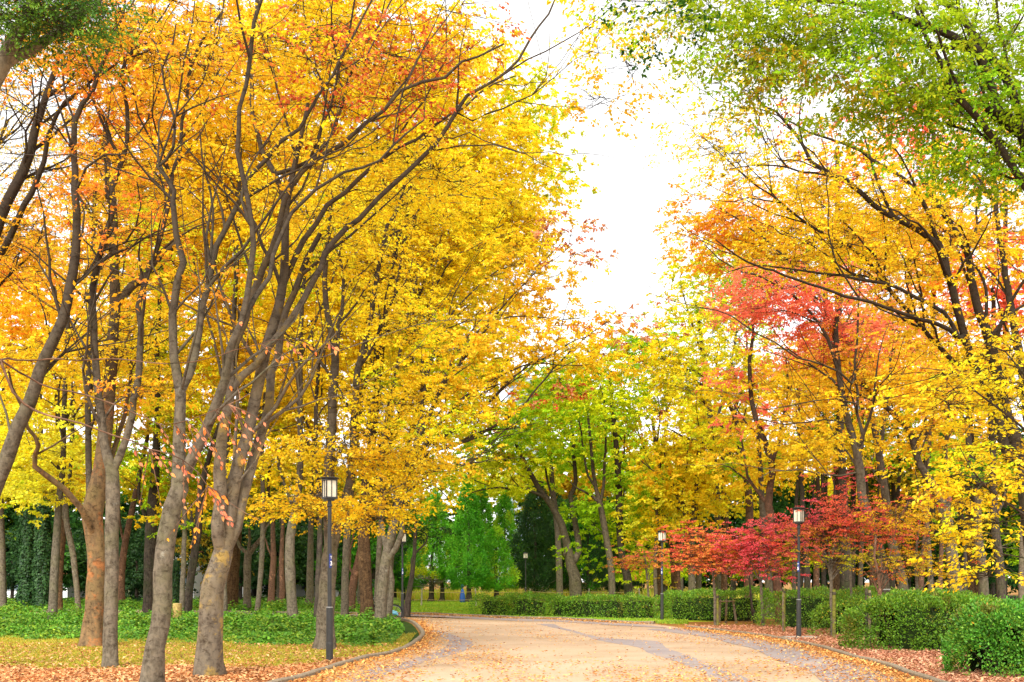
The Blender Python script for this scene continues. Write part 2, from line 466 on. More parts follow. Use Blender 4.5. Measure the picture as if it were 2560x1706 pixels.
# ---------------------------------------------------------------- trees
def tree(name, label, cat, d, trunk, limbs, blobs, bark='grey', group=None, leaf=(0.085, 0.05), L=20, seed=1,
         k=10, tw=1.0, spr=0.55, twigs=True, z0=None, upjit=0.4, droop=0.25, lmat='leaf', base_flare=0.12, limbbark=None,
         autolimb=2, disp=0.035, gap=0.0, extra=None, covk=1.0, subs=0, subr=1.0, twr=1.0, crownname='crown'):
    """trunk: [(x,y,w)] photo px at depth d (first point is the foot); limbs: (pts, w0, w1, ddepth);
       blobs: (x,y,rx,ry, depth, rdepth, palette, cover)"""
    rg = np.random.default_rng(seed)
    mpx = d / FL
    cm = 1.3 if d < 35 else (1.35 if d < 75 else 1.4)
    cm *= covk
    lk_ = 1.0 if d < 35 else 1.14
    leaf = (leaf[0] * lk_, leaf[1] * lk_)
    tr = []
    for i, t in enumerate(trunk):
        p = P(t[0], t[1], d + (t[3] if len(t) > 3 else 0.0)); tr.append([*p, t[2] * 0.5 * mpx])
    tr = np.array(tr)
    tr[0, 2] = -0.05
    foot = tr[0, :3].copy(); foot[2] = 0
    root = empty(name, foot, label, cat, group)
    tc = catmull(tr, 0.3 if d < 35 else 0.5)
    tc[:, 3] *= 1 + base_flare * np.exp(-np.maximum(tc[:, 2], 0) / 0.22)
    tc[1:, :3] += rg.normal(size=(len(tc) - 1, 3)) * 0.006
    VB, QB, nb = [], [], 0
    def addtube(Pt, R, kk, disp_=None):
        nonlocal nb
        V, Q = tubes(Pt, R, kk, disp_)
        VB.append(V); QB.append(Q + nb); nb += len(V)
    addtube(tc[None, :, :3], tc[None, :, 3], max(k, 12) if d < 35 else k, (disp, 0.35, seed))
    trunkV, trunkQ = VB[0], QB[0]
    rel = trunkV[:, :2] - foot[:2]; az = np.arctan2(rel[:, 1], rel[:, 0]); low = np.exp(-np.maximum(trunkV[:, 2], 0) / 0.28)
    lob = np.maximum(0, np.sin(az * 3 + seed) * 0.6 + np.sin(az * 5 + seed * 2.3) * 0.5) * low * 0.38
    trunkV[:, :2] += rel * lob[:, None]
    VB.clear(); QB.clear(); nb = 0
    nodes = tc[:, :3]; nrad = tc[:, 3]; ndir = np.gradient(tc[:, :3], axis=0)
    ndir /= np.linalg.norm(ndir, axis=1, keepdims=True) + 1e-9
    skipbase = max(1, int(len(tc) * 0.35))
    nodes, nrad, ndir = nodes[skipbase:], nrad[skipbase:], ndir[skipbase:]
    alln = [tc[:, :3]]; allr = [tc[:, 3]]
    def add_limb(pts, w0, w1, snap=True):
        nonlocal nodes, nrad, ndir
        A = np.concatenate(alln)
        j = np.argmin(np.linalg.norm(A - pts[0], axis=1))
        r0 = np.concatenate(allr)[j]
        if snap and np.linalg.norm(A[j] - pts[0]) > 0.05:
            if np.linalg.norm(A[j] - pts[0]) < 0.5 * np.linalg.norm(pts[1] - pts[0]):
                pts = np.vstack([A[j], pts[1:]])
            else:
                pts = np.vstack([A[j], pts])
        rr = np.linspace(min(w0, r0 * 0.95), w1, len(pts))
        c = catmull(np.c_[pts, rr], 0.3 if d < 35 else 0.45)
        c[2:-1, :3] += rg.normal(size=(max(len(c) - 3, 0), 3)) * 0.02
        addtube(c[None, :, :3], np.maximum(c[None, :, 3], 0.004), 8 if w0 > 0.05 else 6, (0.06, 0.3, seed + 1))
        dd = np.gradient(c[:, :3], axis=0) if len(c) > 1 else np.zeros((1, 3))
        dd /= np.linalg.norm(dd, axis=1, keepdims=True) + 1e-9
        alln.append(c[:, :3]); allr.append(c[:, 3])
        s = max(1, int(len(c) * 0.2))
        nodes = np.vstack([nodes, c[s:, :3]]); nrad = np.r_[nrad, c[s:, 3]]; ndir = np.vstack([ndir, dd[s:]])
    for lb in limbs:
        pts, w0, w1, dd = lb[:4]
        n = len(pts)
        seg = np.r_[0, np.cumsum([math.dist(pts[i], pts[i + 1]) for i in range(n - 1)])]; seg = seg / seg[-1]
        d0 = lb[4] if len(lb) > 4 else 0.0
        W = np.array([P(p[0], p[1], d + d0 + (dd - d0) * s) for p, s in zip(pts, seg)])
        add_limb(W, w0 * 0.46 * mpx, w1 * 0.42 * mpx)
    # secondary boughs
    hmin = tc[:, 2].max() * 0.3
    for q in range(subs):
        cand = np.where((nodes[:, 2] > hmin) & (nrad > 0.008))[0]
        if len(cand) == 0: break
        j = rg.choice(cand); p0 = nodes[j]; v = rg.normal(size=3); v -= ndir[j] * v.dot(ndir[j]); v /= np.linalg.norm(v)
        a = rg.uniform(0.35, 0.85); dr = ndir[j] * math.cos(a) + v * math.sin(a); dr[2] = abs(dr[2]) * 0.8 + 0.12
        ln = rg.uniform(1.2, 3.6) * subr; b_ = np.array([rg.normal() * 0.25, rg.normal() * 0.25, rg.uniform(-0.1, 0.45)])
        pts = [p0]; cur = p0.copy(); dd_ = dr / np.linalg.norm(dr)
        for u in range(4):
            cur = cur + dd_ * ln / 4; pts.append(cur.copy()); dd_ = dd_ + b_ * 0.35 + rg.normal(size=3) * 0.16; dd_ /= np.linalg.norm(dd_)
        w0 = min(nrad[j] * 0.65, (0.010 + 0.009 * ln) * max(1.0, subr))
        add_limb(np.array(pts), w0, 0.005, snap=False)
    # crown blobs
    AT, SO, SD, SP = [], [], [], []
    for bi, b in enumerate(blobs):
        x, y, rx, ry, bd, rd, pal, cov = b[:8]
        c = P(x, y, bd); R = np.array([rx * bd / FL, rd, ry * bd / FL])
        sc = 1024.0 / 2560.0
        la = L * leaf[0] * leaf[1] * 0.5 * 0.62 * (FL * sc / bd) ** 2
        nsp = int(cov * cm * math.pi * rx * ry * sc * sc / la)
        per = 8
        nat = max(3, nsp // per)
        if autolimb:
            for q in range(autolimb):
                v = rg.normal(size=3); v /= np.linalg.norm(v); v[2] = abs(v[2]) * 0.6
                e = c + R * v * 0.75 * (q > 0)
                e = e + np.array([0, 0, R[2] * 0.2])
                W = np.vstack([nodes, e])[:-1]
                sco = np.linalg.norm(nodes - e, axis=1) * (1.7 - np.einsum('ij,ij->i', ndir, (e - nodes) / (np.linalg.norm(e - nodes, axis=1, keepdims=True) + 1e-6)))
                # prefer low attachment so limbs ascend
                sco = sco + np.maximum(0, nodes[:, 2] - e[2] + 0.8) * 2
                j = int(np.argmin(sco)); p0 = nodes[j]; ln = np.linalg.norm(e - p0)
                if ln < 0.8: continue
                h = p0 + ndir[j] * ln * 0.3
                mid = (h + e) / 2 + rg.normal(size=3) * ln * 0.06
                w0 = min(nrad[j] * 0.75, 0.03 + 0.014 * ln)
                add_limb(np.vstack([p0, p0 * 0.5 + h * 0.5 + rg.normal(size=3) * 0.03 * ln, mid, e]), w0, 0.012, snap=False)
        a = []
        tries = 0
        while len(a) < nat and tries < 12:
            u = rg.normal(size=(nat * 3, 3)); u /= np.linalg.norm(u, axis=1, keepdims=True)
            u *= rg.random((nat * 3, 1)) ** (1 / 2.6)
            p = c + u * R
            p = p[p[:, 2] > 0.35]
            if len(p):
                nz = noise3(p * np.array([1, 1, 1.5]), 1.0 + 0.02 * bd, seed + bi)
                edge = np.linalg.norm((p - c) / R, axis=1)
                p = p[(nz - edge * 0.25) > (-0.75 + gap) * rg.uniform(0.3, 1.6, len(p))]
                a += list(p)
            tries += 1
        a = np.array(a[:nat])
        if len(a) == 0: continue
        AT.append(a)
        # sprays about each attractor
        O = np.repeat(a, per, 0) + rg.normal(size=(len(a) * per, 3)) * np.array([0.55, 0.55, 0.16]) * tw * (0.6 + bd * 0.012)
        SO.append(O); SP += [(pal, len(O), bi)]
    TW, TR = [], []
    if AT:
        A = np.concatenate(AT)
        if twigs:
            nn = len(nodes); cap = nn + len(A) * 4 + 8
            N_ = np.empty((cap, 3)); N_[:nn] = nodes; R_ = np.empty(cap); R_[:nn] = nrad; D_ = np.empty((cap, 3)); D_[:nn] = ndir
            # nearest first
            dist = np.min(np.linalg.norm(A[:, None] - nodes[None, ::3], axis=2), axis=1)
            tt = np.linspace(0, 1, 5)[:, None]
            for i in np.argsort(dist):
                s = A[i]; v = s - N_[:nn]; ln = np.linalg.norm(v, axis=1) + 1e-6
                sco = ln * (1.9 - np.einsum('ij,ij->i', v, D_[:nn]) / ln)
                j = int(np.argmin(sco)); p0 = N_[j]; l_ = ln[j]
                h = p0 + D_[j] * l_ * 0.4 + rg.normal(size=3) * 0.05 * l_
                c5 = (1 - tt) ** 2 * p0 + 2 * tt * (1 - tt) * h + tt ** 2 * s
                c5[1:-1] += rg.normal(size=(3, 3)) * 0.03 * l_
                r0 = min(R_[j] * 0.7, 0.008 + 0.011 * l_)
                r0 = max(r0, 0.005)
                rr = np.linspace(r0, 0.0045, 5)
                TW.append(c5); TR.append(rr)
                dd = np.gradient(c5, axis=0); dd /= np.linalg.norm(dd, axis=1, keepdims=True) + 1e-9
                N_[nn:nn + 4] = c5[1:]; R_[nn:nn + 4] = rr[1:]; D_[nn:nn + 4] = dd[1:]; nn += 4
        O = np.concatenate(SO)
        per = 8
        Ar = np.repeat(A, per, 0)
        if twigs:
            # direction of each spray: away from its attractor, mostly level
            Dv = (O - Ar); Dv[:, 2] *= 0.5
            outw = O - np.array([foot[0], foot[1], O[:, 2].mean()]); outw[:, 2] = 0
            Dv = Dv / (np.linalg.norm(Dv, axis=1, keepdims=True) + 1e-6) + 0.5 * outw / (np.linalg.norm(outw, axis=1, keepdims=True) + 1e-6)
        else:
            Dv = rg.normal(size=O.shape); Dv[:, 2] *= 0.5
        V = place_sprays(rg, O, Dv, tw, L, spr, leaf[0], leaf[1], droop, upjit)
        cols = []; i0 = 0
        cen = V.mean(axis=2)
        for pal, n, bi in SP:
            C = cen[i0:i0 + n].reshape(-1, 3)
            if isinstance(pal, tuple):      # (palette a, palette b, share of b)
                ca = pal_cols(rg, PAL[pal[0]], C, seed + bi, grp=L); cb = pal_cols(rg, PAL[pal[1]], C, seed + bi + 5, grp=L)
                w = noise3(C, 1.3, seed + bi * 3 + 1) * 0.5 + 0.5 + rg.normal(size=len(C)) * 0.12
                cols.append(np.where((w < pal[2])[:, None], cb, ca))
            else:
                cols.append(pal_cols(rg, PAL[pal], C, seed + bi, grp=L))
            i0 += n
        LEAFCOUNT[0] += V.shape[0] * V.shape[1]
        if extra is not None and extra.get('bare'):
            pass
        cr = mesh_np(crownname, V.reshape(-1, 3), quads_for(V.shape[0] * V.shape[1]), M[lmat], root, foot, fcol=np.concatenate(cols))
        if twigs:
            mid = (O + Ar) / 2 + rg.normal(size=O.shape) * 0.04
            tw3 = np.stack([Ar, mid, O + Dv / (np.linalg.norm(Dv, axis=1, keepdims=True) + 1e-9) * spr * 0.5], 1)
            tr3 = np.tile(np.array([0.0055, 0.0045, 0.003]), (len(O), 1))
            if d < 60:
                V_, Q_ = tubes(tw3, tr3 * twr, 3); TWV = (V_, Q_)
            else: TWV = None
            V5, Q5 = tubes(np.array(TW), np.array(TR) * twr, 4)
            if TWV: Vt = np.vstack([V5, TWV[0]]); Qt = np.vstack([Q5, TWV[1] + len(V5)])
            else: Vt, Qt = V5, Q5
            mesh_np('branchwork', Vt, Qt, M[limbbark or 'limb'], root, foot)
    mesh_np('trunk', trunkV, trunkQ, M[bark], root, foot, smooth=True)
    if VB:
        mesh_np('limb', np.vstack(VB), np.vstack(QB), M[limbbark or bark], root, foot, smooth=True)
    return root
# ---------------------------------------------------------------- ground, path, kerbs
def inpoly(x, y, poly):
    x = np.asarray(x); y = np.asarray(y); c = np.zeros(x.shape, bool); n = len(poly)
    for i in range(n):
        x1, y1 = poly[i]; x2, y2 = poly[(i + 1) % n]
        s = ((y1 > y) != (y2 > y)) & (x < (x2 - x1) * (y - y1) / (y2 - y1 + 1e-12) + x1)
        c ^= s
    return c

def smooth2(pts, step=0.5):
    p = np.c_[np.array(pts, float), np.zeros(len(pts))]
    return catmull(p, step)[:, :2]

LEFT = smooth2([(-5.6, 6), (-4.9, 12)] + [G(735, 1706), G(799, 1685), G(877, 1661), G(919, 1650), G(976, 1639), G(1026, 1618), G(1048, 1601), G(1057, 1588),
        G(1046, 1570), G(1026, 1556), G(985, 1549), G(900, 1545), G(760, 1543), (-19, 53.0), (-27, 54.0)])
FAR = smooth2([(-27, 62), (-17, 60.0), G(880, 1535.5), G(1013, 1536), G(1079, 1537), G(1167, 1541), G(1300, 1547), G(1377, 1548), G(1448, 1552), G(1555, 1558), G(1636, 1561)])
RIGHT = smooth2([G(1721, 1572), G(1803, 1581), G(1900, 1593), G(1949, 1602), G(2037, 1620), G(2126, 1646), G(2197, 1664), G(2250, 1682), G(2321, 1706), (6.9, 14), (6.2, 6)])
PATH = np.vstack([LEFT, FAR, RIGHT])

def ngon_sheet(name, pts, z, mat, kind='structure', grid=0.0):
    import bmesh
    bm = bmesh.new()
    vs = [bm.verts.new((p[0], p[1], z)) for p in pts]
    f = bm.faces.new(vs)
    if f.normal.z < 0: f.normal_flip()
    bmesh.ops.triangulate(bm, faces=bm.faces[:])
    me = bpy.data.meshes.new(name); bm.to_mesh(me); bm.free()
    me.materials.append(mat)
    o = bpy.data.objects.new(name, me); link(o); tag(o, kind=kind)
    return o

def ground_mat(name, cols, scale, detail=8, fine=60, spots=None, bump=0.3):
    m, n, l = newmat(name)
    out = n.new('ShaderNodeOutputMaterial'); bs = n.new('ShaderNodeBsdfPrincipled')
    bs.inputs['Roughness'].default_value = 0.95; bs.inputs['Specular IOR Level'].default_value = 0.1
    tc = n.new('ShaderNodeTexCoord')
    n1 = n.new('ShaderNodeTexNoise'); n1.inputs['Scale'].default_value = scale; n1.inputs['Detail'].default_value = detail; n1.inputs['Roughness'].default_value = 0.6
    l.new(tc.outputs['Object'], n1.inputs['Vector'])
    r = ramp(n, [(0.3 + 0.4 * i / (len(cols) - 1), tuple(s2l(c))) for i, c in enumerate(cols)])
    l.new(n1.outputs['Fac'], r.inputs[0])
    n2 = n.new('ShaderNodeTexNoise'); n2.inputs['Scale'].default_value = fine; n2.inputs['Detail'].default_value = 4
    l.new(tc.outputs['Object'], n2.inputs['Vector'])
    r2 = ramp(n, [(0.3, (0.78, 0.76, 0.74)), (0.7, (1.0, 1.0, 1.0))])
    l.new(n2.outputs['Fac'], r2.inputs[0])
    mx = n.new('ShaderNodeMix'); mx.data_type = 'RGBA'; mx.blend_type = 'MULTIPLY'; mx.inputs['Factor'].default_value = 1
    l.new(r.outputs[0], mx.inputs['A']); l.new(r2.outputs[0], mx.inputs['B'])
    l.new(mx.outputs['Result'], bs.inputs['Base Color'])
    bp = n.new('ShaderNodeBump'); bp.inputs['Strength'].default_value = bump; bp.inputs['Distance'].default_value = 0.01
    l.new(n2.outputs['Fac'], bp.inputs['Height']); l.new(bp.outputs[0], bs.inputs['Normal'])
    l.new(bs.outputs[0], out.inputs['Surface'])
    return m

M['soil'] = ground_mat('soil', [(120, 92, 44), (156, 112, 56), (176, 130, 66)], 0.5, fine=25)
M['path'] = ground_mat('path_resin', [(170, 144, 116), (192, 166, 138), (204, 178, 152)], 0.35, fine=90)
M['band'] = ground_mat('path_grey', [(150, 138, 136), (160, 149, 147), (174, 158, 146)], 0.8, fine=90)
M['kerb'] = plain('kerb_stone', (0.25, 0.195, 0.13), 0.9, noise=0.3, nscale=9)

# one terrain sheet to the horizon
gv = np.array([(-900, -60, 0), (900, -60, 0), (900, 1200, 0), (-900, 1200, 0)], float)
tag(mesh_np('ground', gv, np.array([[0, 1, 2, 3]]), M['soil']), kind='structure')
ngon_sheet('path', PATH, 0.004, M['path'])

def band(pts_px=None, pts=None, z=0.008, rough=0.05, name='path_band'):
    p = [G(*q) for q in pts_px] if pts is None else pts
    p = smooth2(p + [p[0]], 0.35)[:-1]
    nz = noise3(np.c_[p, np.zeros(len(p))], 0.8, 3.3)
    p = p + np.c_[nz, nz[::-1]] * rough
    return ngon_sheet(name, p, z, M['band'])

# long grey band sweeping towards the camera on the right
band([(1342, 1561), (1448, 1586), (1501, 1604), (1590, 1618), (1626, 1636), (1697, 1657), (1785, 1696), (1850, 1725),
      (1935, 1725), (1890, 1706), (1874, 1700), (1767, 1657), (1672, 1622), (1640, 1604), (1555, 1599), (1484, 1590), (1399, 1568), (1375, 1560)])
# grey band along the right kerb
RK = RIGHT[RIGHT[:, 1] > 7]
inner = RK + np.c_[-np.clip((RK[:, 1] - 8) * 0 + 1.75, 0, 3), np.zeros(len(RK))]
band(pts=[tuple(p) for p in list((RK + np.array([-0.35, 0]))[::4]) + list(inner[::-4])], z=0.012, name='path_band')
# grey band along the far kerb
FK = FAR[(FAR[:, 0] > -15)]
band(pts=[tuple(p) for p in list((FK + np.array([0, -0.5]))[::4]) + list((FK + np.array([0.0, -3.4]))[::-4])], z=0.016)
# curved band on the left
band([(1089, 1577), (1140, 1590), (1176, 1606), (1170, 1622), (1140, 1636), (1080, 1650), (1010, 1672), (930, 1706), (880, 1740),
      (830, 1740), (850, 1706), (905, 1680), (985, 1662), (1060, 1640), (1110, 1622), (1120, 1608), (1104, 1594), (1072, 1583)], z=0.008)

M['joint'] = plain('path_joint', (0.20, 0.15, 0.11), 0.95, noise=0.3)
def joint(pts_px, w=0.03):
    p = smooth2([G(*q) for q in pts_px], 0.3); T_ = np.gradient(p, axis=0); T_ /= np.linalg.norm(T_, axis=1, keepdims=True); N_ = np.c_[-T_[:, 1], T_[:, 0]] * w / 2
    p3 = np.c_[p, np.full(len(p), 0.020)]; V = np.vstack([p3 + np.c_[N_, np.zeros(len(p))], p3 - np.c_[N_, np.zeros(len(p))]]); n_ = len(p)
    tag(mesh_np('path_joint', V, np.array([(i, i + 1, n_ + i + 1, n_ + i) for i in range(n_ - 1)]), M['joint']), kind='structure')
joint([(1040, 1668), (1200, 1661), (1350, 1655), (1500, 1653), (1643, 1656), (1760, 1664)])
joint([(1300, 1596), (1500, 1600), (1640, 1603), (1850, 1612)], 0.025)

def kerb(pts, label_, w=0.13, h=0.11):
    pts = np.asarray(pts)
    T = np.gradient(pts, axis=0); T /= np.linalg.norm(T, axis=1, keepdims=True)
    Nn = np.c_[-T[:, 1], T[:, 0]]
    prof = [(-w / 2, 0.0), (-w / 2, h - 0.02), (-w / 2 + 0.02, h), (w / 2 - 0.02, h), (w / 2, h - 0.02), (w / 2, 0.0)]
    V = []
    for i, (p, nn) in enumerate(zip(pts, Nn)):
        jz = 0.008 * math.sin(i * 1.7) + 0.006 * math.sin(i * 0.6)
        for a, z in prof:
            V.append((p[0] + nn[0] * a, p[1] + nn[1] * a, z + (jz if z > 0 else 0)))
    V = np.array(V); k = len(prof)
    Q = np.array([(i * k + j, i * k + j + 1, (i + 1) * k + j + 1, (i + 1) * k + j) for i in range(len(pts) - 1) for j in range(k - 1)])
    o = mesh_np('kerb', V, Q, M['kerb'])
    tag(o, kind='structure')
kerb(LEFT, ''); kerb(FAR, ''); kerb(RIGHT, '')

# ---------------------------------------------------------------- leaf litter, grass, ivy ground cover (stuff)
def flat_leaves(name, XY, ll, lw, pal, label, mat='litter', tilt=0.28, z=0.02, seed=1, hz=0.0, colw=None):
    rg = np.random.default_rng(seed)
    n = len(XY)
    a = rg.uniform(0, 2 * math.pi, n); sz = rg.uniform(0.6, 1.25, n)
    X = np.c_[np.cos(a), np.sin(a), rg.normal(size=n) * tilt]
    nr = np.c_[rg.normal(size=(n, 2)) * tilt, np.ones(n)]
    S = np.cross(nr, X); S /= np.linalg.norm(S, axis=1, keepdims=True)
    Bp = np.c_[XY, z + rg.random(n) * 0.03 + hz * rg.random(n)]
    l_ = (ll * sz)[:, None]; w_ = (lw * sz)[:, None] * 0.5
    up = np.array([0, 0, 1.0]) * (ll * sz * rg.uniform(0, 0.35, n))[:, None]
    V = np.stack([Bp, Bp + X * l_ * 0.45 + S * w_ + up, Bp + X * l_ + up * 0.3, Bp + X * l_ * 0.45 - S * w_ + up], 1)
    V[..., 2] = np.maximum(V[..., 2], 0.018)
    c = pal if isinstance(pal, np.ndarray) else pal_cols(rg, PAL[pal] if isinstance(pal, str) else pal, Bp, seed, 1.0, 0.2)
    o = mesh_np(name, V.reshape(-1, 3), quads_for(n), M[mat], fcol=c)
    LEAFCOUNT[0] += n
    tag(o, label, None, None, 'stuff')
    return o

def scatter(n, x0, x1, d0, d1, seed, inside=None, power=1.6):
    """more near the camera: density about 1/d^power, uniform in photo space"""
    rg = np.random.default_rng(seed)
    xs = rg.uniform(x0, x1, n)
    u = rg.random(n)
    a = power - 2
    d = (d0 ** (-1) + (d1 ** (-1) - d0 ** (-1)) * u) ** (-1)       # uniform in image y
    X = (xs - CX) * d / FL
    p = np.c_[X, d]
    return p if inside is None else p[inside(p)]

PAL['litter'] = [s2l(c) for c in ((206, 144, 92), (226, 168, 112), (176, 110, 66), (234, 188, 134), (140, 84, 52))]
PAL['pathleaf'] = [s2l(c) for c in ((232, 180, 104), (214, 144, 80), (240, 196, 116), (160, 96, 56), (228, 160, 90))]
PAL['ygrass'] = [s2l(c) for c in ((170, 172, 40), (204, 184, 52), (120, 148, 34), (216, 178, 66), (146, 164, 38))]
PAL['ggrass'] = [s2l(c) for c in ((128, 176, 34), (156, 190, 40), (108, 156, 32), (190, 192, 50))]
PAL['drygrass'] = L3((232, 200, 80), (244, 214, 90), (196, 206, 60), (160, 200, 50))

def on_path(p): return inpoly(p[:, 0], p[:, 1], PATH)
LEFTX = LEFT
def left_of(p):
    """west of the left kerb, south of the road bend"""
    return (~on_path(p)) & (p[:, 0] < np.interp(p[:, 1], [5, 12, 18.7, 25.5, 30, 36, 41, 47, 52], [-5.7, -5.0, -3.9, -3.0, -2.9, -3.2, -3.8, -4.7, -6.5])) & (p[:, 1] < 53)
def right_of(p):
    return (~on_path(p)) & (p[:, 0] > np.interp(p[:, 1], [5, 14, 18.7, 24.6, 31.8, 37, 39.8], [6.1, 6.9, 7.3, 7.8, 8.0, 7.3, 6.6]))

# left side: brown litter in front, yellow grass next, ivy behind
pl = scatter(150000, -60, 1080, 15.5, 30, 21, left_of)
nzl = noise3(np.c_[pl, np.zeros(len(pl))], 1.6, 9)
keep = (pl[:, 1] + nzl * 1.6 < 21.0 + 0.75 * np.clip(pl[:, 0] + 7.5, 0, 6)) | (np.random.default_rng(1).random(len(pl)) < 0.11)
flat_leaves('fallen_leaves', pl[keep], 0.085, 0.05, 'litter', 'orange brown fallen leaves covering the ground left of the path', seed=22)
pr = scatter(110000, 1660, 2640, 17, 42, 23, right_of)
flat_leaves('fallen_leaves', pr, 0.085, 0.05, [s2l(c) for c in ((214, 156, 122), (190, 126, 98), (228, 180, 142), (150, 94, 72), (220, 168, 126))], 'orange brown fallen leaves around the hedges right of the path', seed=24)
pp = scatter(60000, 700, 2360, 14, 56, 25, on_path)
nzp = noise3(np.c_[pp, np.zeros(len(pp))], 1.8, 4)
kp = np.random.default_rng(5).random(len(pp)) < np.clip(0.22 + 0.30 * nzp + 0.75 * np.clip((np.abs(pp[:, 0] - 2.2) - 3.6) / 2, 0, 1), 0.05, 1)
flat_leaves('fallen_leaves', pp[kp], 0.075, 0.042, 'pathleaf', 'scattered yellow and brown leaves lying on the tan path', seed=26, tilt=0.12)

rk_ = np.random.default_rng(61); KD = []
for line, sgn, n_ in ((LEFT, 1, 5200), (RIGHT, 1, 6500), (FAR, 1, 3000)):
    ln_ = line[(line[:, 1] > 14) & (line[:, 0] > -12)]; i_ = rk_.integers(1, len(ln_) - 1, n_)
    t_ = ln_[i_ + 1 if False else np.minimum(i_ + 1, len(ln_) - 1)] - ln_[i_ - 1]; t_ /= np.linalg.norm(t_, axis=1, keepdims=True)
    nn_ = np.c_[-t_[:, 1], t_[:, 0]]; o_ = 0.09 + rk_.exponential(0.22, n_)
    q_ = ln_[i_] + t_ * rk_.normal(size=(n_, 1)) * 0.3
    a_ = q_ + nn_ * o_[:, None]; b_ = q_ - nn_ * o_[:, None]
    KD.append(np.where(on_path(a_)[:, None], a_, b_))
KD = np.vstack(KD); KD = KD[on_path(KD)]
flat_leaves('fallen_leaves', KD, 0.075, 0.045, 'pathleaf', 'fallen leaves drifted against the kerbs of the path', seed=62, tilt=0.35)

def blades(name, XY, h, w, pal, label, seed, lean=0.35, mat='grass'):
    rg = np.random.default_rng(seed); n = len(XY)
    a = rg.uniform(0, 2 * math.pi, n); hh = h * rg.uniform(0.5, 1.2, n)
    S = np.c_[np.cos(a), np.sin(a), np.zeros(n)] * (w * 0.5)
    Ld = np.c_[rg.normal(size=(n, 2)) * lean, np.ones(n)] * hh[:, None]
    B0 = np.c_[XY, np.full(n, 0.0)]
    mid = B0 + Ld * 0.55
    V = np.stack([B0 - S, B0 + S, mid + S * 0.7 + Ld * 0.0, B0 + Ld * np.array([1.25, 1.25, 0.95])], 1)
    c = pal_cols(rg, PAL[pal], B0, seed, 1.5, 0.15)
    o = mesh_np(name, V.reshape(-1, 3), quads_for(n), M[mat], fcol=c)
    LEAFCOUNT[0] += n
    return tag(o, label, None, None, 'stuff')

pg = scatter(190000, -60, 1090, 19.5, 40, 31, left_of)
ng = noise3(np.c_[pg, np.zeros(len(pg))], 2.2, 2)
kg = (np.random.default_rng(6).random(len(pg)) < np.clip((pg[:, 1] - 20.0 - 0.75 * np.clip(pg[:, 0] + 7.5, 0, 6)) / 4.0 + 0.4 * ng, 0.03, 0.9)) & (pg[:, 1] < 36 + ng * 2)
blades('grass', pg[kg], 0.07, 0.022, 'ygrass', 'short yellow green grass between the fallen leaves and the ivy', 32)
pg2 = scatter(26000, 1640, 2560, 18, 44, 33, right_of)
ng2 = noise3(np.c_[pg2, np.zeros(len(pg2))], 1.5, 7)
blades('grass', pg2[ng2 > 0.35], 0.07, 0.03, 'ygrass', 'small tufts of yellow grass among leaves by the right kerb', 34)

def beyond(p): return (~on_path(p)) & (~left_of(p)) & (p[:, 1] > np.interp(p[:, 0], [-20, -5.4, -4, -1, 3, 5.8, 9], [60, 56.5, 55.5, 52, 48.2, 44.5, 42]))
pb = scatter(60000, 840, 1720, 42, 108, 35, beyond)
blades('grass', pb, 0.10, 0.05, 'ggrass', 'bright green lawn beyond the far kerb and under the conifers', 36)
pt = scatter(26000, 900, 1900, 97, 135, 37)
kt = noise3(np.c_[pt, np.zeros(len(pt))], 5, 3) > -0.3
blades('grass', pt[kt], 1.0, 0.10, 'drygrass', 'tall yellow grass standing behind the rope fence', 38, lean=0.2)

# ivy ground cover: low humps of dark shiny leaves
def ivy_lim(p):
    return 30.5 + 3.0 * np.clip((-p[:, 0] - 8) / 6, 0, 1.6) - 2.0 * np.clip((p[:, 0] + 6) / 2.5, 0, 1) + noise3(np.c_[p, np.zeros(len(p))], 1.3, 5) * 1.5
def ivy_zone(p):
    lim = ivy_lim(p) + np.random.default_rng(8).exponential(0.8, len(p)) - 0.9
    return left_of(p) & (p[:, 1] > lim) & (p[:, 0] < np.interp(p[:, 1], [20, 30, 36, 41, 47, 52], [-3.3, -3.3, -3.6, -4.3, -5.2, -7.2]))
pi_ = np.vstack([scatter(210000, -80, 1075, 27, 52.9, 41, ivy_zone), ])
far_ = scatter(70000, -80, 930, 53, 95, 42, lambda p: ~on_path(p))
pi_ = np.vstack([pi_, far_])
hum = 0.12 + 0.26 * np.clip(noise3(np.c_[pi_, np.zeros(len(pi_))], 0.9, 8) + 0.3, 0, 2) + 0.10 * np.clip(noise3(np.c_[pi_, np.zeros(len(pi_))], 3.0, 1), 0, 1)
hum = hum * np.clip((pi_[:, 1] - ivy_lim(pi_) + 0.6) / 5.0, 0.22, 1.0)
rgi = np.random.default_rng(43)
n = len(pi_)
zz = hum * np.sqrt(rgi.random(n))
a = rgi.uniform(0, 2 * math.pi, n); sz = rgi.uniform(0.7, 1.3, n) * np.where(pi_[:, 1] > 53, 1.6, 1.0)
X = np.c_[np.cos(a), np.sin(a), rgi.normal(size=n) * 0.4 - 0.2]
nr = np.c_[rgi.normal(size=(n, 2)) * 0.6, np.ones(n)]; nr[:, 1] -= 0.25
S = np.cross(nr, X); S /= np.linalg.norm(S, axis=1, keepdims=True)
Bp = np.c_[pi_, zz]
V = np.stack([Bp, Bp + X * (0.045 * sz)[:, None] + S * (0.038 * sz)[:, None], Bp + X * (0.095 * sz)[:, None], Bp + X * (0.045 * sz)[:, None] - S * (0.038 * sz)[:, None]], 1)
ci = pal_cols(rgi, PAL['ivy'], Bp, 5, 0.8, 0.2)
kq = (noise3(Bp * np.array([1, 1, 0]), 0.35, 12) + rgi.normal(size=n) * 0.4) > -0.55
V = V[kq]; ci = ci[kq]; n = len(V)
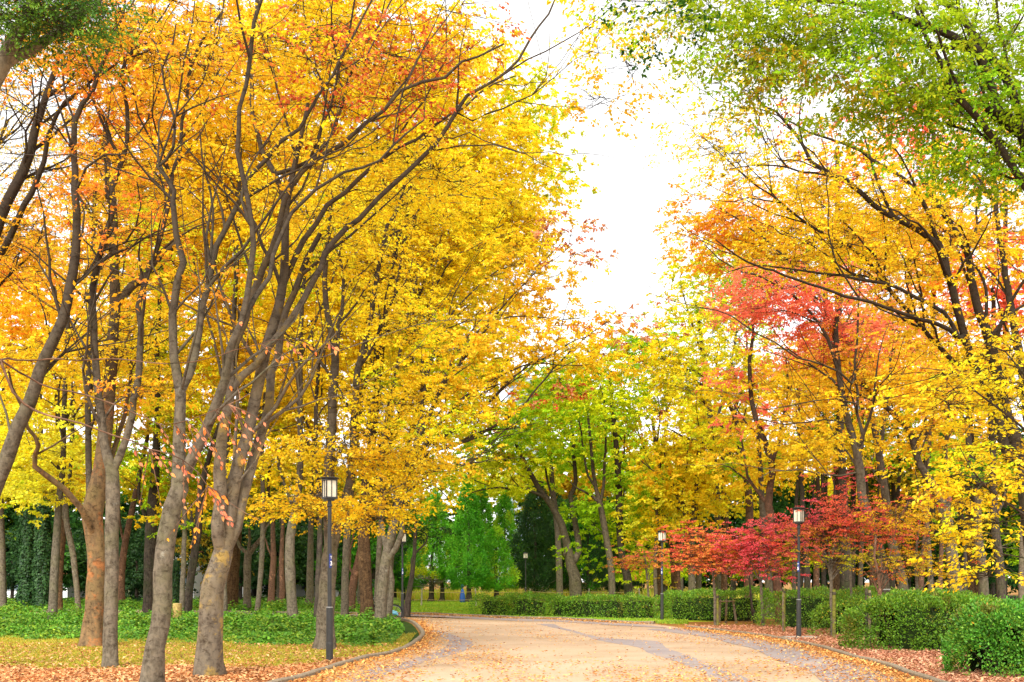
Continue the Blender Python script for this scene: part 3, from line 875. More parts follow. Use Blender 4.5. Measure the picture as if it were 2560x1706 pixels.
tag(mesh_np('ivy_ground_cover', V.reshape(-1, 3), quads_for(n), M['evergreen'], fcol=ci), 'dense green ivy covering the ground between the left trunks', None, None, 'stuff')
M['undergreen'] = ground_mat('ivy_soil', [(34, 52, 18), (50, 74, 24), (60, 80, 28)], 2.0, fine=30)
nlim = [(-8 - i, 0) for i in range(0)]
# ---------------------------------------------------------------- street lamps
M['lampmetal'] = plain('lamp_metal', (0.045, 0.045, 0.042), 0.45, 0.3, 0.12, 18)
M['lampgrey'] = plain('lamp_collar', (0.3, 0.3, 0.29), 0.5, 0.2)
M['plateblue'] = plain('plate_blue', (0.015, 0.035, 0.22), 0.4, noise=0.05)
M['platewhite'] = plain('plate_white', (0.85, 0.85, 0.85), 0.5, noise=0.02)
def lampglass():
    m, n, l = newmat('lamp_glass')
    out = n.new('ShaderNodeOutputMaterial'); bs = n.new('ShaderNodeBsdfPrincipled')
    bs.inputs['Base Color'].default_value = (0.72, 0.66, 0.50, 1); bs.inputs['Roughness'].default_value = 0.25
    tc = n.new('ShaderNodeTexCoord'); nz = n.new('ShaderNodeTexNoise'); nz.inputs['Scale'].default_value = 6
    l.new(tc.outputs['Object'], nz.inputs['Vector'])
    r = ramp(n, [(0.3, (0.66, 0.60, 0.44)), (0.7, (0.80, 0.75, 0.60))])
    l.new(nz.outputs['Fac'], r.inputs[0]); l.new(r.outputs[0], bs.inputs['Base Color'])
    bs.inputs['Emission Color'].default_value = (1.0, 0.82, 0.5, 1); bs.inputs['Emission Strength'].default_value = 0.03
    l.new(bs.outputs[0], out.inputs['Surface'])
    return m
M['lampglass'] = lampglass()
M['concrete'] = plain('concrete', (0.38, 0.34, 0.28), 0.9, noise=0.25, nscale=14)

def text_mesh(s, size, name, mat, parent, loc, rot):
    cu = bpy.data.curves.new(name, 'FONT'); cu.body = s; cu.size = size; cu.align_x = 'CENTER'; cu.align_y = 'CENTER'
    cu.extrude = 0.002; cu.offset = size * 0.03
    to = bpy.data.objects.new(name, cu); COL.objects.link(to)
    dg = bpy.context.evaluated_depsgraph_get(); dg.update()
    me = bpy.data.meshes.new_from_object(to.evaluated_get(dg))
    bpy.data.objects.remove(to, do_unlink=True)
    me.materials.clear(); me.materials.append(mat)
    o = bpy.data.objects.new(name, me); link(o, parent); o.location = loc; o.rotation_euler = rot
    return o

def lamp(x, d, label, plate=None, face=0.0, slab=False, rz=0.6, k=1.0):
    X = (x - CX) * d / FL
    r = empty('street_lamp', (X, d, 0), label, 'street lamp', 'lantern lamps along the path')
    b = MB(); b.lathe([(0.0, -0.05), (0.080, -0.05), (0.080, 0.0), (0.077, 0.02), (0.077, 0.42), (0.073, 0.44), (0.071, 1.17), (0.062, 1.195), (0.0, 1.195)], k=20)
    b.build('base', M['lampmetal'], r, smooth=False)
    b = MB(); b.lathe([(0.046, 1.18), (0.074, 1.183), (0.074, 1.20), (0.046, 1.205)], k=20); b.build('collar', M['lampgrey'], r)
    b = MB(); b.lathe([(0.045, 1.197), (0.044, 2.2), (0.042, 3.34), (0.058, 3.36), (0.058, 3.40), (0.043, 3.42), (0.043, 3.50), (0.0, 3.50)], k=18); b.build('pole', M['lampmetal'], r)
    # lantern: square frame
    def rot(p):
        c, s = math.cos(rz), math.sin(rz); return (p[0] * c - p[1] * s, p[0] * s + p[1] * c, p[2])
    f = MB(); hw = 0.118
    for zc, w_, t in ((3.50, 0.17, 0.04), (3.54, 0.265, 0.04), (3.93, 0.265, 0.04)):
        f.box((0, 0, zc), (w_, w_, t), rz)
    for sx in (-1, 1):
        for sy in (-1, 1):
            f.box(rot((sx * hw, sy * hw, 3.735)), (0.022, 0.022, 0.35), rz)
        f.box(rot((sx * (hw + 0.002), 0, 3.735)), (0.012, 0.014, 0.35), rz)
        f.box(rot((0, sx * (hw + 0.002), 3.735)), (0.014, 0.012, 0.35), rz)
    f.build('lantern_frame', M['lampmetal'], r)
    g = MB()
    for i in range(4):
        a = rz + i * math.pi / 2
        g.box((math.cos(a) * (hw - 0.012), math.sin(a) * (hw - 0.010), 3.735), (0.008, 0.212, 0.348), a)
    g.build('glass', M['lampglass'], r)
    f = MB(); f.lathe([(0.19, 3.952), (0.205, 3.956), (0.208, 3.975), (0.14, 3.99), (0.0, 4.0)], k=24)
    f.lathe([(0.0, 3.951), (0.20, 3.951)], k=24)
    f.build('roof', M['lampmetal'], r)
    if plate:
        a = face
        c = Vector((math.sin(a), -math.cos(a), 0))
        # curved number plate wrapped on the pole
        pm = MB(); n = 8; V = []
        for z in (2.04, 2.34):
            for i in range(n):
                t = a - 0.9 + 1.8 * i / (n - 1)
                V.append((math.sin(t) * 0.0475, -math.cos(t) * 0.0475, z))
        pm.add(V, [(i, i + 1, n + i + 1, n + i) for i in range(n - 1)])
        pl_ = pm.build('number_plate', M['plateblue'], r)
        for ch, z, s in ((plate[0], 2.26, 0.08), (plate[1], 2.13, 0.13)):
            text_mesh(ch, s, 'numeral', M['platewhite'], pl_, c * 0.050 + Vector((0, 0, z)), (math.pi / 2, 0, a))
    if slab:
        sb = MB(); sb.box((0.05, 0.0, 0.035), (1.0, 0.62, 0.07), 0.05); sb.build('footing', M['concrete'], r)
    return r
lamp(824, 23.2, 'nearest dark lantern lamp, in the fallen leaves before the thick forked trunk', 'T3', 0.9, rz=0.55)
lamp(1997, 32.8, 'dark lantern lamp on a concrete slab beside the crimson maple', 'T5', -0.75, slab=True, rz=0.9)
lamp(1655, 48.0, 'dark lantern lamp standing at the junction of the two long hedges', 'T3', -0.5, rz=0.75)
lamp(1006, 49.5, 'dark lantern lamp at the ivy edge beside the parked bicycle', 'T2', 0.3, rz=0.75)
lamp(1314, 85.0, 'small far lantern lamp in front of the dark conifer', None, rz=0.75)
lamp(1012, 96.0, 'farthest lantern lamp, half hidden behind the lamp near the bicycle', None, rz=0.75)

# ---------------------------------------------------------------- hedges
def hedge(name, label, pts, w, h, seed, pal='hedge', ll=0.05, lw=0.026, dens=900, lump=0.10, group='clipped hedges along the path'):
    """clipped mass along a ground polyline: leafy shell over a stem core"""
    rg = np.random.default_rng(seed)
    pts = np.array(pts, float); c0 = pts.mean(0)
    root = empty(name, (c0[0], c0[1], 0), label, 'hedge', group)
    pl = catmull(np.c_[pts, np.zeros(len(pts))], 0.3)[:, :2] if len(pts) > 2 else pts[0] + (pts[-1] - pts[0]) * np.linspace(0, 1, max(3, int(math.dist(pts[0], pts[-1]) / 0.3)))[:, None]
    seg = np.r_[0, np.cumsum(np.linalg.norm(np.diff(pl, axis=0), axis=1))]; Ln = seg[-1]
    area = Ln * (2 * h + w) + 2 * w * h
    n = int(area * dens)
    # superellipse section
    u = rg.random(n) * (Ln + w) - w / 2
    e = 0.52
    tg = np.linspace(0, math.pi, 400); gx = np.sign(np.cos(tg)) * np.abs(np.cos(tg)) ** e * w / 2; gz = np.abs(np.sin(tg)) ** e * h
    al = np.r_[0, np.cumsum(np.hypot(np.diff(gx), np.diff(gz)))]
    th = np.interp(rg.random(n) * al[-1], al, tg)
    sx = np.sign(np.cos(th)) * np.abs(np.cos(th)) ** e; sz = np.sign(np.sin(th)) * np.abs(np.sin(th)) ** e
    endf = np.clip(np.maximum(-u, u - Ln) / (w / 2), 0, 1)
    shr = np.sqrt(np.clip(1 - endf ** 2.4, 0, 1))
    dep = rg.random(n) ** 1.6 * 0.24 - 0.10 * (rg.random(n) < 0.05)
    uc = np.clip(u, 0, Ln)
    cx_ = np.interp(uc, seg, pl[:, 0]); cy_ = np.interp(uc, seg, pl[:, 1])
    tx = np.interp(uc, seg, np.gradient(pl[:, 0])); ty = np.interp(uc, seg, np.gradient(pl[:, 1]))
    tl = np.hypot(tx, ty) + 1e-9; tx /= tl; ty /= tl
    base = np.c_[cx_ + tx * (u - uc) - ty * sx * w / 2 * shr, cy_ + ty * (u - uc) + tx * sx * w / 2 * shr, h * sz * (0.35 + 0.65 * shr)]
    lumpn = noise3(base * np.array([1, 1, 1.3]), 0.55, seed) * lump + noise3(base, 1.8, seed + 3) * lump * 0.9
    cen = np.c_[cx_, cy_, np.full(n, h * 0.45)]
    out = base - cen; out /= np.linalg.norm(out, axis=1, keepdims=True) + 1e-9
    # full sides; the bottom pulls in slightly
    pos = base + out * (lumpn - dep)[:, None]
    pos[:, 2] = np.maximum(pos[:, 2], 0.05)
    keep = noise3(pos, 0.2, seed + 9) + rg.normal(size=n) * 0.45 > -0.55 - 0.5 * (out[:, 2] > 0.5)
    pos, out = pos[keep], out[keep]; n = len(pos)
    D = out + rg.normal(size=(n, 3)) * 0.75 + np.array([0, 0, 0.25]); D /= np.linalg.norm(D, axis=1, keepdims=True)
    nr = out * 0.6 + rg.normal(size=(n, 3)) * 0.7 + np.array([0, 0, 0.5])
    S = np.cross(nr, D); S /= np.linalg.norm(S, axis=1, keepdims=True) + 1e-9
    sz_ = rg.uniform(0.7, 1.3, n)[:, None]
    V = np.stack([pos, pos + D * ll * 0.5 * sz_ + S * lw * 0.5 * sz_, pos + D * ll * sz_, pos + D * ll * 0.5 * sz_ - S * lw * 0.5 * sz_], 1)
    col = pal_cols(rg, PAL[pal], pos, seed, 0.7, 0.22)
    odd = rg.random(n) < 0.012 * np.clip(pos[:, 2] / h, 0, 1); col[odd] = s2l((226, 190, 60))
    brn = noise3(pos, 0.5, seed + 21) + rg.normal(size=n) * 0.2 > 1.35; col[brn] = col[brn] * 0.5 + s2l((130, 84, 40)) * 0.5
    mesh_np('foliage', V.reshape(-1, 3), quads_for(n), M['evergreen'], root, (c0[0], c0[1], 0), fcol=col)
    LEAFCOUNT[0] += n
    # twiggy core
    m = int(Ln / 0.12) * 3 + 10
    uu = rg.random(m) * Ln; bx = np.interp(uu, seg, pl[:, 0]); by = np.interp(uu, seg, pl[:, 1])
    b0 = np.c_[bx + rg.normal(size=m) * w * 0.12, by + rg.normal(size=m) * w * 0.12, np.full(m, -0.02)]
    t0 = b0 + np.c_[rg.normal(size=(m, 2)) * w * 0.2, h * rg.uniform(0.6, 0.85, m)]
    md = (b0 + t0) / 2 + rg.normal(size=(m, 3)) * 0.06
    Vt, Qt = tubes(np.stack([b0, md, t0], 1), np.tile([0.014, 0.01, 0.005], (m, 1)), 4)
    mesh_np('stems', Vt, Qt, M['dark'], root, (c0[0], c0[1], 0))
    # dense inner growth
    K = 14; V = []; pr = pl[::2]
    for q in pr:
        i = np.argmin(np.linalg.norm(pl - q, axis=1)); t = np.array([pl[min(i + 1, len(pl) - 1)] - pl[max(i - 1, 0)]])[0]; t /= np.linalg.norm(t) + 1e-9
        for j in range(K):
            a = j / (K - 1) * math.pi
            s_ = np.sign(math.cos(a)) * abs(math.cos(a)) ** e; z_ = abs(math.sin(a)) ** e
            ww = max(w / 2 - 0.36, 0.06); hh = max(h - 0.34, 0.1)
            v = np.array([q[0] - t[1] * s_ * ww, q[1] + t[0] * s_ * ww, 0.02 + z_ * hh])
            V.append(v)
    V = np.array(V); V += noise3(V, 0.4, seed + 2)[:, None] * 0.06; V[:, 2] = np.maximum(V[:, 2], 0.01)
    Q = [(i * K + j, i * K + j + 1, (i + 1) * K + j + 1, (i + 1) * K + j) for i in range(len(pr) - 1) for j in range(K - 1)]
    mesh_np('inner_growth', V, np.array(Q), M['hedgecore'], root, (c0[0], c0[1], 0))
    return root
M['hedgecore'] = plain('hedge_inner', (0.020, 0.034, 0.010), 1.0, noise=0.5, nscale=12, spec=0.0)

def GP(x, d): return ((x - CX) * d / FL, d)
hedge('hedge', 'leftmost section of the long low hedge beyond the far kerb', [GP(1215, 54.5), GP(1268, 54)], 1.5, 1.08, 51, dens=800, ll=0.07, lw=0.04)
hedge('hedge', 'second section of the long low hedge, behind the far lantern gap', [GP(1290, 54), GP(1370, 53)], 1.5, 1.15, 52, dens=700, ll=0.07, lw=0.04)
hedge('hedge', 'longest middle section of the low hedge, ending at the lamp post', [GP(1395, 52.8), GP(1480, 51.5), GP(1630, 50)], 1.5, 1.10, 53, dens=700, ll=0.07, lw=0.04)
hedge('hedge', 'taller dark green hedge right of the hedge junction lamp, behind the staked maples', [GP(1700, 49), GP(1790, 48), GP(1895, 47)], 2.2, 1.32, 54, dens=700, ll=0.07, lw=0.04)
hedge('hedge', 'dark rounded hedge just right of the lamp on the slab', [GP(1985, 41), GP(2060, 40), GP(2185, 38.5)], 2.4, 1.42, 55, dens=750, ll=0.065, lw=0.034)
hedge('hedge', 'long hedge running away behind the biggest rounded hedge', [GP(2150, 34), GP(2290, 35), GP(2420, 36)], 3.0, 1.28, 56, pal='hedge', dens=650, ll=0.065, lw=0.034)
hedge('hedge', 'biggest rounded hedge right of the path with ragged leafy top', [GP(2222, 27.6), GP(2300, 27.6), GP(2400, 28)], 2.4, 1.38, 57, dens=2000, ll=0.065, lw=0.033)
hedge('hedge', 'bright green hedge at the right edge, nearest to the camera', [GP(2490, 19.8), GP(2560, 20.5), GP(2700, 21.5)], 1.7, 1.36, 58, pal='hedge2', dens=3200, ll=0.06, lw=0.032)

# ---------------------------------------------------------------- rope fence, bag, bicycle, stump, stakes
M['post'] = plain('post_wood', (0.42, 0.38, 0.30), 0.9, noise=0.3)
M['rope'] = plain('rope', (0.55, 0.42, 0.16), 0.9, noise=0.2)
def fence(xs, d, label):
    r = empty('rope_fence', ((xs[0] - CX) * d / FL, d, 0), label, 'fence')
    off = np.array([(xs[0] - CX) * d / FL, d, 0])
    posts = []
    for i, x in enumerate(xs):
        X = (x - CX) * d / FL; dd = d + 0.5 * math.sin(i * 1.3); posts.append((X, dd))
        b = MB(); lean = 0.03 * math.sin(i * 2.1)
        b.tube([(X, dd, -0.05), (X + lean, dd, 0.7), (X + 2 * lean, dd, 1.22)], [0.06, 0.055, 0.05], 8)
        b.build('post', M['post'], r, off)
    for z, rr in ((1.0, 0.018), (0.45, 0.014)):
        pts = []
        for (a, b_) in zip(posts[:-1], posts[1:]):
            for t in np.linspace(0, 1, 7)[:-1]:
                pts.append((a[0] + (b_[0] - a[0]) * t, a[1] + (b_[1] - a[1]) * t - 0.07, z - 0.28 * t * (1 - t)))
        pts.append((posts[-1][0], posts[-1][1] - 0.07, z))
        b = MB(); b.tube(pts, rr, 5); b.build('rope', M['rope'], r, off)
    return r
fence([960, 1052, 1190, 1325, 1470, 1600], 76, 'low fence of pale posts and two ropes before the tall grass')

M['bag'] = plain('blue_cloth', (0.02, 0.09, 0.36), 0.7, noise=0.2)
bx = empty('bag', ((1157 - CX) * 88 / FL, 87.4, 0), 'blue cloth bag leaning against a conifer trunk on the lawn', 'bag')
b = MB()
b.lathe([(0.0, 0.0), (0.22, 0.02), (0.24, 0.25), (0.20, 0.65), (0.12, 0.98), (0.05, 1.12), (0.0, 1.14)], k=14)
bag = b.build('bag_body', M['bag'], bx, smooth=True)
b = MB(); b.tube([(-0.05, 0, 1.22), (-0.08, 0, 1.38), (0.0, 0, 1.45), (0.08, 0, 1.38), (0.05, 0, 1.22)], 0.015, 6); b.build('strap', M['bag'], bx)

def bicycle(x, d):
    X = (x - CX) * d / FL
    r = empty('bicycle', (X, d, 0), 'parked bicycle with black fender and pale blue bundle behind the leaning trunks', 'bicycle')
    blk = plain('bike_black', (0.02, 0.02, 0.022), 0.4); chrome = plain('bike_steel', (0.5, 0.5, 0.5), 0.3, 0.9); blue = plain('bundle_blue', (0.16, 0.42, 0.55), 0.7, noise=0.4, nscale=9)
    basket = plain('basket_green', (0.16, 0.26, 0.03), 0.6)
    R = 0.33
    for wx in (0.0, -1.08):
        a = np.linspace(0, 2 * math.pi, 37)
        w = MB(); w.tube(np.c_[wx + R * np.cos(a), np.zeros(37), R + R * np.sin(a) + 0.02], 0.018, 6, cap=False)
        wh = w.build('tyre', blk, r)
        w = MB(); w.tube(np.c_[wx + (R - 0.025) * np.cos(a), np.zeros(37), R + (R - 0.025) * np.sin(a) + 0.02], 0.009, 6, cap=False)
        for i in range(18):
            t = i * math.pi / 9; w.tube([(wx, 0, R + 0.02), (wx + 0.3 * math.cos(t), 0, R + 0.02 + 0.3 * math.sin(t))], 0.0022, 3, cap=False)
        w.lathe([(0, -0.03), (0.03, -0.03), (0.03, 0.03), (0, 0.03)], (wx, 0, R + 0.02), 8)
        w.build('rim', chrome, wh)
        a2 = np.linspace(0.1, math.pi * 0.85, 16)
        w = MB(); w.tube(np.c_[wx + (R + 0.04) * np.cos(a2), np.zeros(16), R + 0.02 + (R + 0.04) * np.sin(a2)], 0.02, 6); w.build('fender', blk, r)
    f = MB()
    for a, b_ in (((0, 0, .35), (-.42, 0, .30)), ((0, 0, .35), (-.55, 0, .80)), ((-.42, 0, .30), (-.58, 0, .88)), ((-.42, 0, .30), (-.92, 0, .72)), ((-.92, 0, .95), (-1.08, 0, .35)), ((-.56, 0, .62), (-.93, 0, .84))):
        f.tube([a, b_], 0.016, 6)
    f.build('frame', blk, r)
    f = MB(); f.lathe([(0, 0.86), (0.07, 0.87), (0.09, 0.91), (0.0, 0.93)], (-.6, 0, 0), 10); f.box((-.5, 0, 0.905), (0.16, 0.05, 0.03)); f.build('saddle', blk, r)
    f = MB(); f.tube([(-.92, 0, .95), (-.90, 0, 1.05), (-.80, -.26, 1.08), (-.66, -.27, 1.04)], 0.012, 6); f.tube([(-.90, 0, 1.05), (-.80, .26, 1.08), (-.66, .27, 1.04)], 0.012, 6); f.build('handlebar', chrome, r)
    f = MB()
    for i in range(6): f.tube([(-0.22, -0.1 + i * 0.04, 0.76), (0.24, -0.1 + i * 0.04, 0.76)], 0.006, 4)
    f.tube([(0.2, -0.1, 0.76), (0.0, -0.05, 0.36)], 0.006, 4); f.tube([(0.2, 0.1, 0.76), (0.0, 0.05, 0.36)], 0.006, 4)
    f.build('carrier', blk, r)
    f = MB()
    for i in range(9):
        t = -0.2 + i * 0.05
        f.tube([(t, -0.13, 0.78), (t, -0.14, 1.0)], 0.005, 4); f.tube([(t, 0.13, 0.78), (t, 0.14, 1.0)], 0.005, 4)
    for z in (0.80, 0.9, 1.0):
        f.tube([(-0.22, -0.14, z), (0.22, -0.14, z), (0.22, 0.14, z), (-0.22, 0.14, z), (-0.22, -0.14, z)], 0.006, 4)
    f.build('basket', basket, r)
    f = MB()
    for cx_, cz_, s_ in ((-0.04, 0.36, 0.11), (0.06, 0.34, 0.10), (0.13, 0.28, 0.07)):
        f.lathe([(0, -s_), (s_ * .7, -s_ * .7), (s_, 0), (s_ * .7, s_ * .7), (0, s_)], (cx_, -0.12, cz_), 10)
    f.build('bundle', blue, r, smooth=True)
    return r
bicycle(986, 47.6)

M['stump'] = bark_mat('stump_bark', (0.42, 0.30, 0.10), (0.26, 0.17, 0.06), (0.5, 0.36, 0.16), 0.3, 8, 0.8, 0.55)
st = empty('log_stump', ((443 - CX) * 44 / FL, 44, 0), 'short upright pale log standing in the ivy between the trunks', 'log')
b = MB(); b.lathe([(0.0, -0.05), (0.2, -0.05), (0.195, 0.1), (0.185, 0.45), (0.18, 0.80), (0.17, 0.84)], k=16); b.build('log', M['stump'], st, smooth=True)
b = MB(); b.lathe([(0.168, 0.842), (0.09, 0.846), (0.0, 0.85)], k=16); b.build('cut_top', plain('cut_wood', (0.55, 0.42, 0.22), 0.9, noise=0.2, nscale=40), st)

M['stake'] = bark_mat('stake_wood', (0.25, 0.20, 0.14), (0.16, 0.12, 0.08), (0.22, 0.20, 0.05), 0.3, 8, 0.3, 0.50)
M['mossstake'] = bark_mat('mossy_stake', (0.17, 0.14, 0.07), (0.11, 0.09, 0.05), (0.17, 0.165, 0.03), 0.3, 8, 0.3, 0.42)
def stake(x, d, h, label, w=0.075, mat='stake', lean=0.0, tie=True):
    X = (x - CX) * d / FL
    o = empty('support_stake', (X, d, 0), label, 'stake', 'stakes beside young maples')
    b = MB(); b.tube([(0, 0, -0.05), (lean * 0.5, 0, h * 0.5), (lean, 0, h)], [w * 0.5, w * 0.49, w * 0.47], 10); b.build('pole', M[mat], o)
    if tie:
        b = MB(); b.lathe([(w * .5, h - .16), (w * .62, h - .15), (w * .62, h - .08), (w * .5, h - .07)], (lean * .92, 0, 0), 10); b.build('tie', M['dark'], o)
    return o
# three legged frame round a young maple
tf = empty('tripod_support', ((1820 - CX) * 44.5 / FL, 44.5, 0), 'three legged wooden support frame with crossbar under the orange maple', 'tree support')
for (x0, x1, dy) in ((-0.35, -0.28, 0.1), (0.0, -0.03, 0.45), (0.37, 0.24, 0.1)):
    b = MB(); b.tube([(x0, dy, -0.05), (x1, 0.15, 0.98)], [0.05, 0.045], 10); b.build('leg', M['stake'], tf)
b = MB(); b.tube([(-0.36, 0.08, 0.90), (0.32, 0.09, 0.92)], 0.03, 8); b.build('crossbar', M['stake'], tf)

M['mortar'] = plain('white_plaster', (0.8, 0.8, 0.8), 0.8, noise=0.04)
M['roofred'] = plain('roof_red', (0.42, 0.12, 0.06), 0.8)
M['window'] = plain('window_glass', (0.10, 0.14, 0.17), 0.15, noise=0.2)
def building(x, d, w, h, dep, label, wall=None, roofm=None, nwin=4, name='park_building', floors=1):
    X = (x - CX) * d / FL
    r = empty(name, (X, d, 0), label, 'building')
    b = MB(); b.box((0, dep / 2, h / 2 - 0.05), (w, dep, h)); b.build('wall', wall or M['mortar'], r)
    b = MB()
    b.box((0, dep / 2, h + 0.13), (w + 0.6, dep + 0.6, 0.35))
    b.build('roof', roofm or M['roofred'], r)
    fh = h / floors
    for fl in range(floors):
        for i in range(nwin):
            wx = -w / 2 + (i + 0.5) * w / nwin
            f = MB(); z = fl * fh + fh * 0.55; ww, wh = w / nwin * 0.6, fh * 0.45
            for a, b_, c_, e_ in ((wx, z + wh / 2, ww + .1, .08), (wx, z - wh / 2, ww + .1, .08), (wx - ww / 2, z, .08, wh - .08), (wx + ww / 2, z, .08, wh - .08)):
                f.box((a, -0.03, b_), (c_, 0.08, e_))
            fr = f.build('window_frame', M['lampgrey'], r)
            g = MB(); g.box((wx, -0.012, z), (ww - 0.08, 0.03, wh - 0.08)); g.build('pane', M['window'], fr)
    return r
building(458, 98, 1.9, 4.2, 4, 'narrow white hut glimpsed between the trunks on the left', nwin=1)
building(60, 112, 9, 2.4, 5, 'low white hall with a reddish roof beyond the ivy clad trunks', nwin=4)
building(700, 118, 12, 2.6, 5, 'long white building seen low behind the left trunks', nwin=6)
M['tower'] = plain('tower_cladding', (0.30, 0.38, 0.46), 0.5, noise=0.1)
building(1316, 300, 11, 58, 14, 'distant blue grey tower block glimpsed through the golden branches', M['tower'], M['lampgrey'], 4, 'tower_block', 14)
# ---------------------------------------------------------------- ground sheets under planting
lk = [tuple(p) for p in LEFT[::2] if 29.5 < p[1] < 53 and p[0] > -12]
lk = [(x - 0.12, y) for x, y in lk]
ngon_sheet('ivy_soil', [(-60, 34.5), (-14, 33.5), (-9, 31.5), (-5, 30.0)] + lk + [(-19, 52.7), (-60, 52.7)], 0.004, M['undergreen'])
M['lawn'] = ground_mat('lawn', [(110, 150, 30), (150, 180, 36), (190, 190, 50)], 0.6, fine=20)
M['forestfloor'] = ground_mat('forest_floor', [(40, 56, 24), (60, 70, 30), (84, 78, 40)], 0.4, fine=12)
far_pts = [tuple(p + np.array([0.0, 0.25])) for p in FAR if p[0] > -16][::3]
ngon_sheet('lawn', far_pts + [(9, 47), (14, 52), (14, 96), (-16, 96)], 0.004, M['lawn'])
ngon_sheet('forest_floor', [(-90, 64), (-16.3, 64), (-16.3, 200), (-90, 200)], 0.004, M['forestfloor'])
ngon_sheet('forest_floor', [(14.3, 44), (60, 44), (60, 200), (14.3, 200)], 0.004, M['forestfloor'])

GF = 'zelkova trees standing in the leaf litter on the left'
GL = 'slender trunks in the ivy on the left'
GR = 'trees of the wood on the right'
GC = 'tall trees beyond the bend of the path'

# ---------------------------------------------------------------- front left group
tree('zelkova_tree', 'thick mottled grey trunk forking low, right of the leaning grey trunk', 'tree', 19.5,
     [(519, 1700, 68), (526, 1560, 60), (533, 1469, 56), (558, 1390, 50), (566, 1345, 40), (585, 1203, 34), (616, 1100, 31), (640, 990, 29), (652, 924, 27), (683, 812, 25), (705, 723, 23), (713, 634, 20), (716, 520, 17), (740, 400, 13), (770, 260, 9)],
     [([(545, 1400), (546, 1345), (548, 1256), (551, 1180), (560, 1100), (570, 1020), (578, 975)], 42, 26, -0.5, -0.1),
      ([(560, 1380), (590, 1320), (608, 1250), (628, 1175), (645, 1110), (661, 1060), (678, 969), (694, 890), (706, 820), (735, 735), (770, 650), (800, 585)], 36, 16, 1.2),
      ([(578, 975), (605, 940), (640, 905), (696, 835), (759, 745), (800, 670), (836, 600), (900, 545), (949, 501), (1037, 413), (1086, 360), (1144, 283), (1174, 237), (1236, 207), (1297, 153), (1328, 99), (1370, 34), (1400, -30)], 27, 5, 1.5, -0.4),
      ([(578, 975), (574, 900), (598, 848), (625, 750), (661, 670), (696, 580), (712, 500), (727, 474), (788, 398), (853, 363), (918, 306), (960, 279), (1003, 225), (1113, 195), (1160, 160), (1194, 145), (1260, 110)], 24, 5, -0.8, -0.4),
      ([(705, 723), (740, 640), (790, 560), (860, 480), (930, 420), (998, 367), (1083, 318), (1159, 264), (1236, 214), (1290, 190)], 18, 4, 2.2),
      ([(716, 520), (690, 440), (640, 330), (625, 200), (632, 90), (640, -20)], 17, 8, 1.0),
      ([(1086, 377), (1150, 364), (1228, 362), (1297, 383), (1416, 381), (1542, 396)], 6, 1.5, 0.5, 1.2),
      ([(1144, 283), (1180, 300), (1217, 287), (1293, 256), (1331, 237), (1389, 191), (1438, 153), (1511, 113)], 7, 1.5, 1.2, 1.2),
      ([(1331, 237), (1366, 191), (1372, 130), (1373, 75)], 3.5, 1.5, 1.2, 1.2),
      ([(1060, 340), (1130, 345), (1174, 329), (1209, 348), (1312, 383), (1396, 429), (1484, 427)], 6, 1.5, 1.0, 1.0),
      ([(700, 444), (777, 402), (830, 330), (860, 230), (905, 130), (960, 40), (990, -20)], 12, 5, 1.4),
      ([(788, 398), (812, 300), (850, 170), (878, 60), (890, -20)], 10, 5, -0.8)],
     [(940, 150, 120, 100, 19.8, 1.6, 'rust', 0.85), (760, 120, 170, 140, 20.5, 2.2, ('amber', 'gold', 0.5), 0.7), (1090, 210, 170, 110, 20.5, 1.8, ('rust', 'gold', 0.65), 0.55),
      (700, 420, 150, 120, 20, 2.0, ('amber', 'gold', 0.4), 0.5), (900, 330, 150, 110, 21, 2.0, 'gold', 0.7), (880, 260, 120, 80, 19, 1.2, 'rust', 0.35),
      (1010, 480, 150, 80, 21.2, 1.5, 'gold', 0.6), (1180, 60, 120, 70, 20.8, 1.6, ('rust', 'gold', 0.5), 0.3), (1470, 100, 55, 30, 21, 0.6, 'gold', 0.18), (1560, 165, 60, 18, 21, 0.4, 'amber', 0.5),
      (1500, 260, 100, 45, 21, 0.7, 'amber', 0.16), (760, 640, 90, 70, 20.3, 1.2, 'gold', 0.6)],
     bark='patched', group=GF, seed=101, k=16, autolimb=0, subs=60)
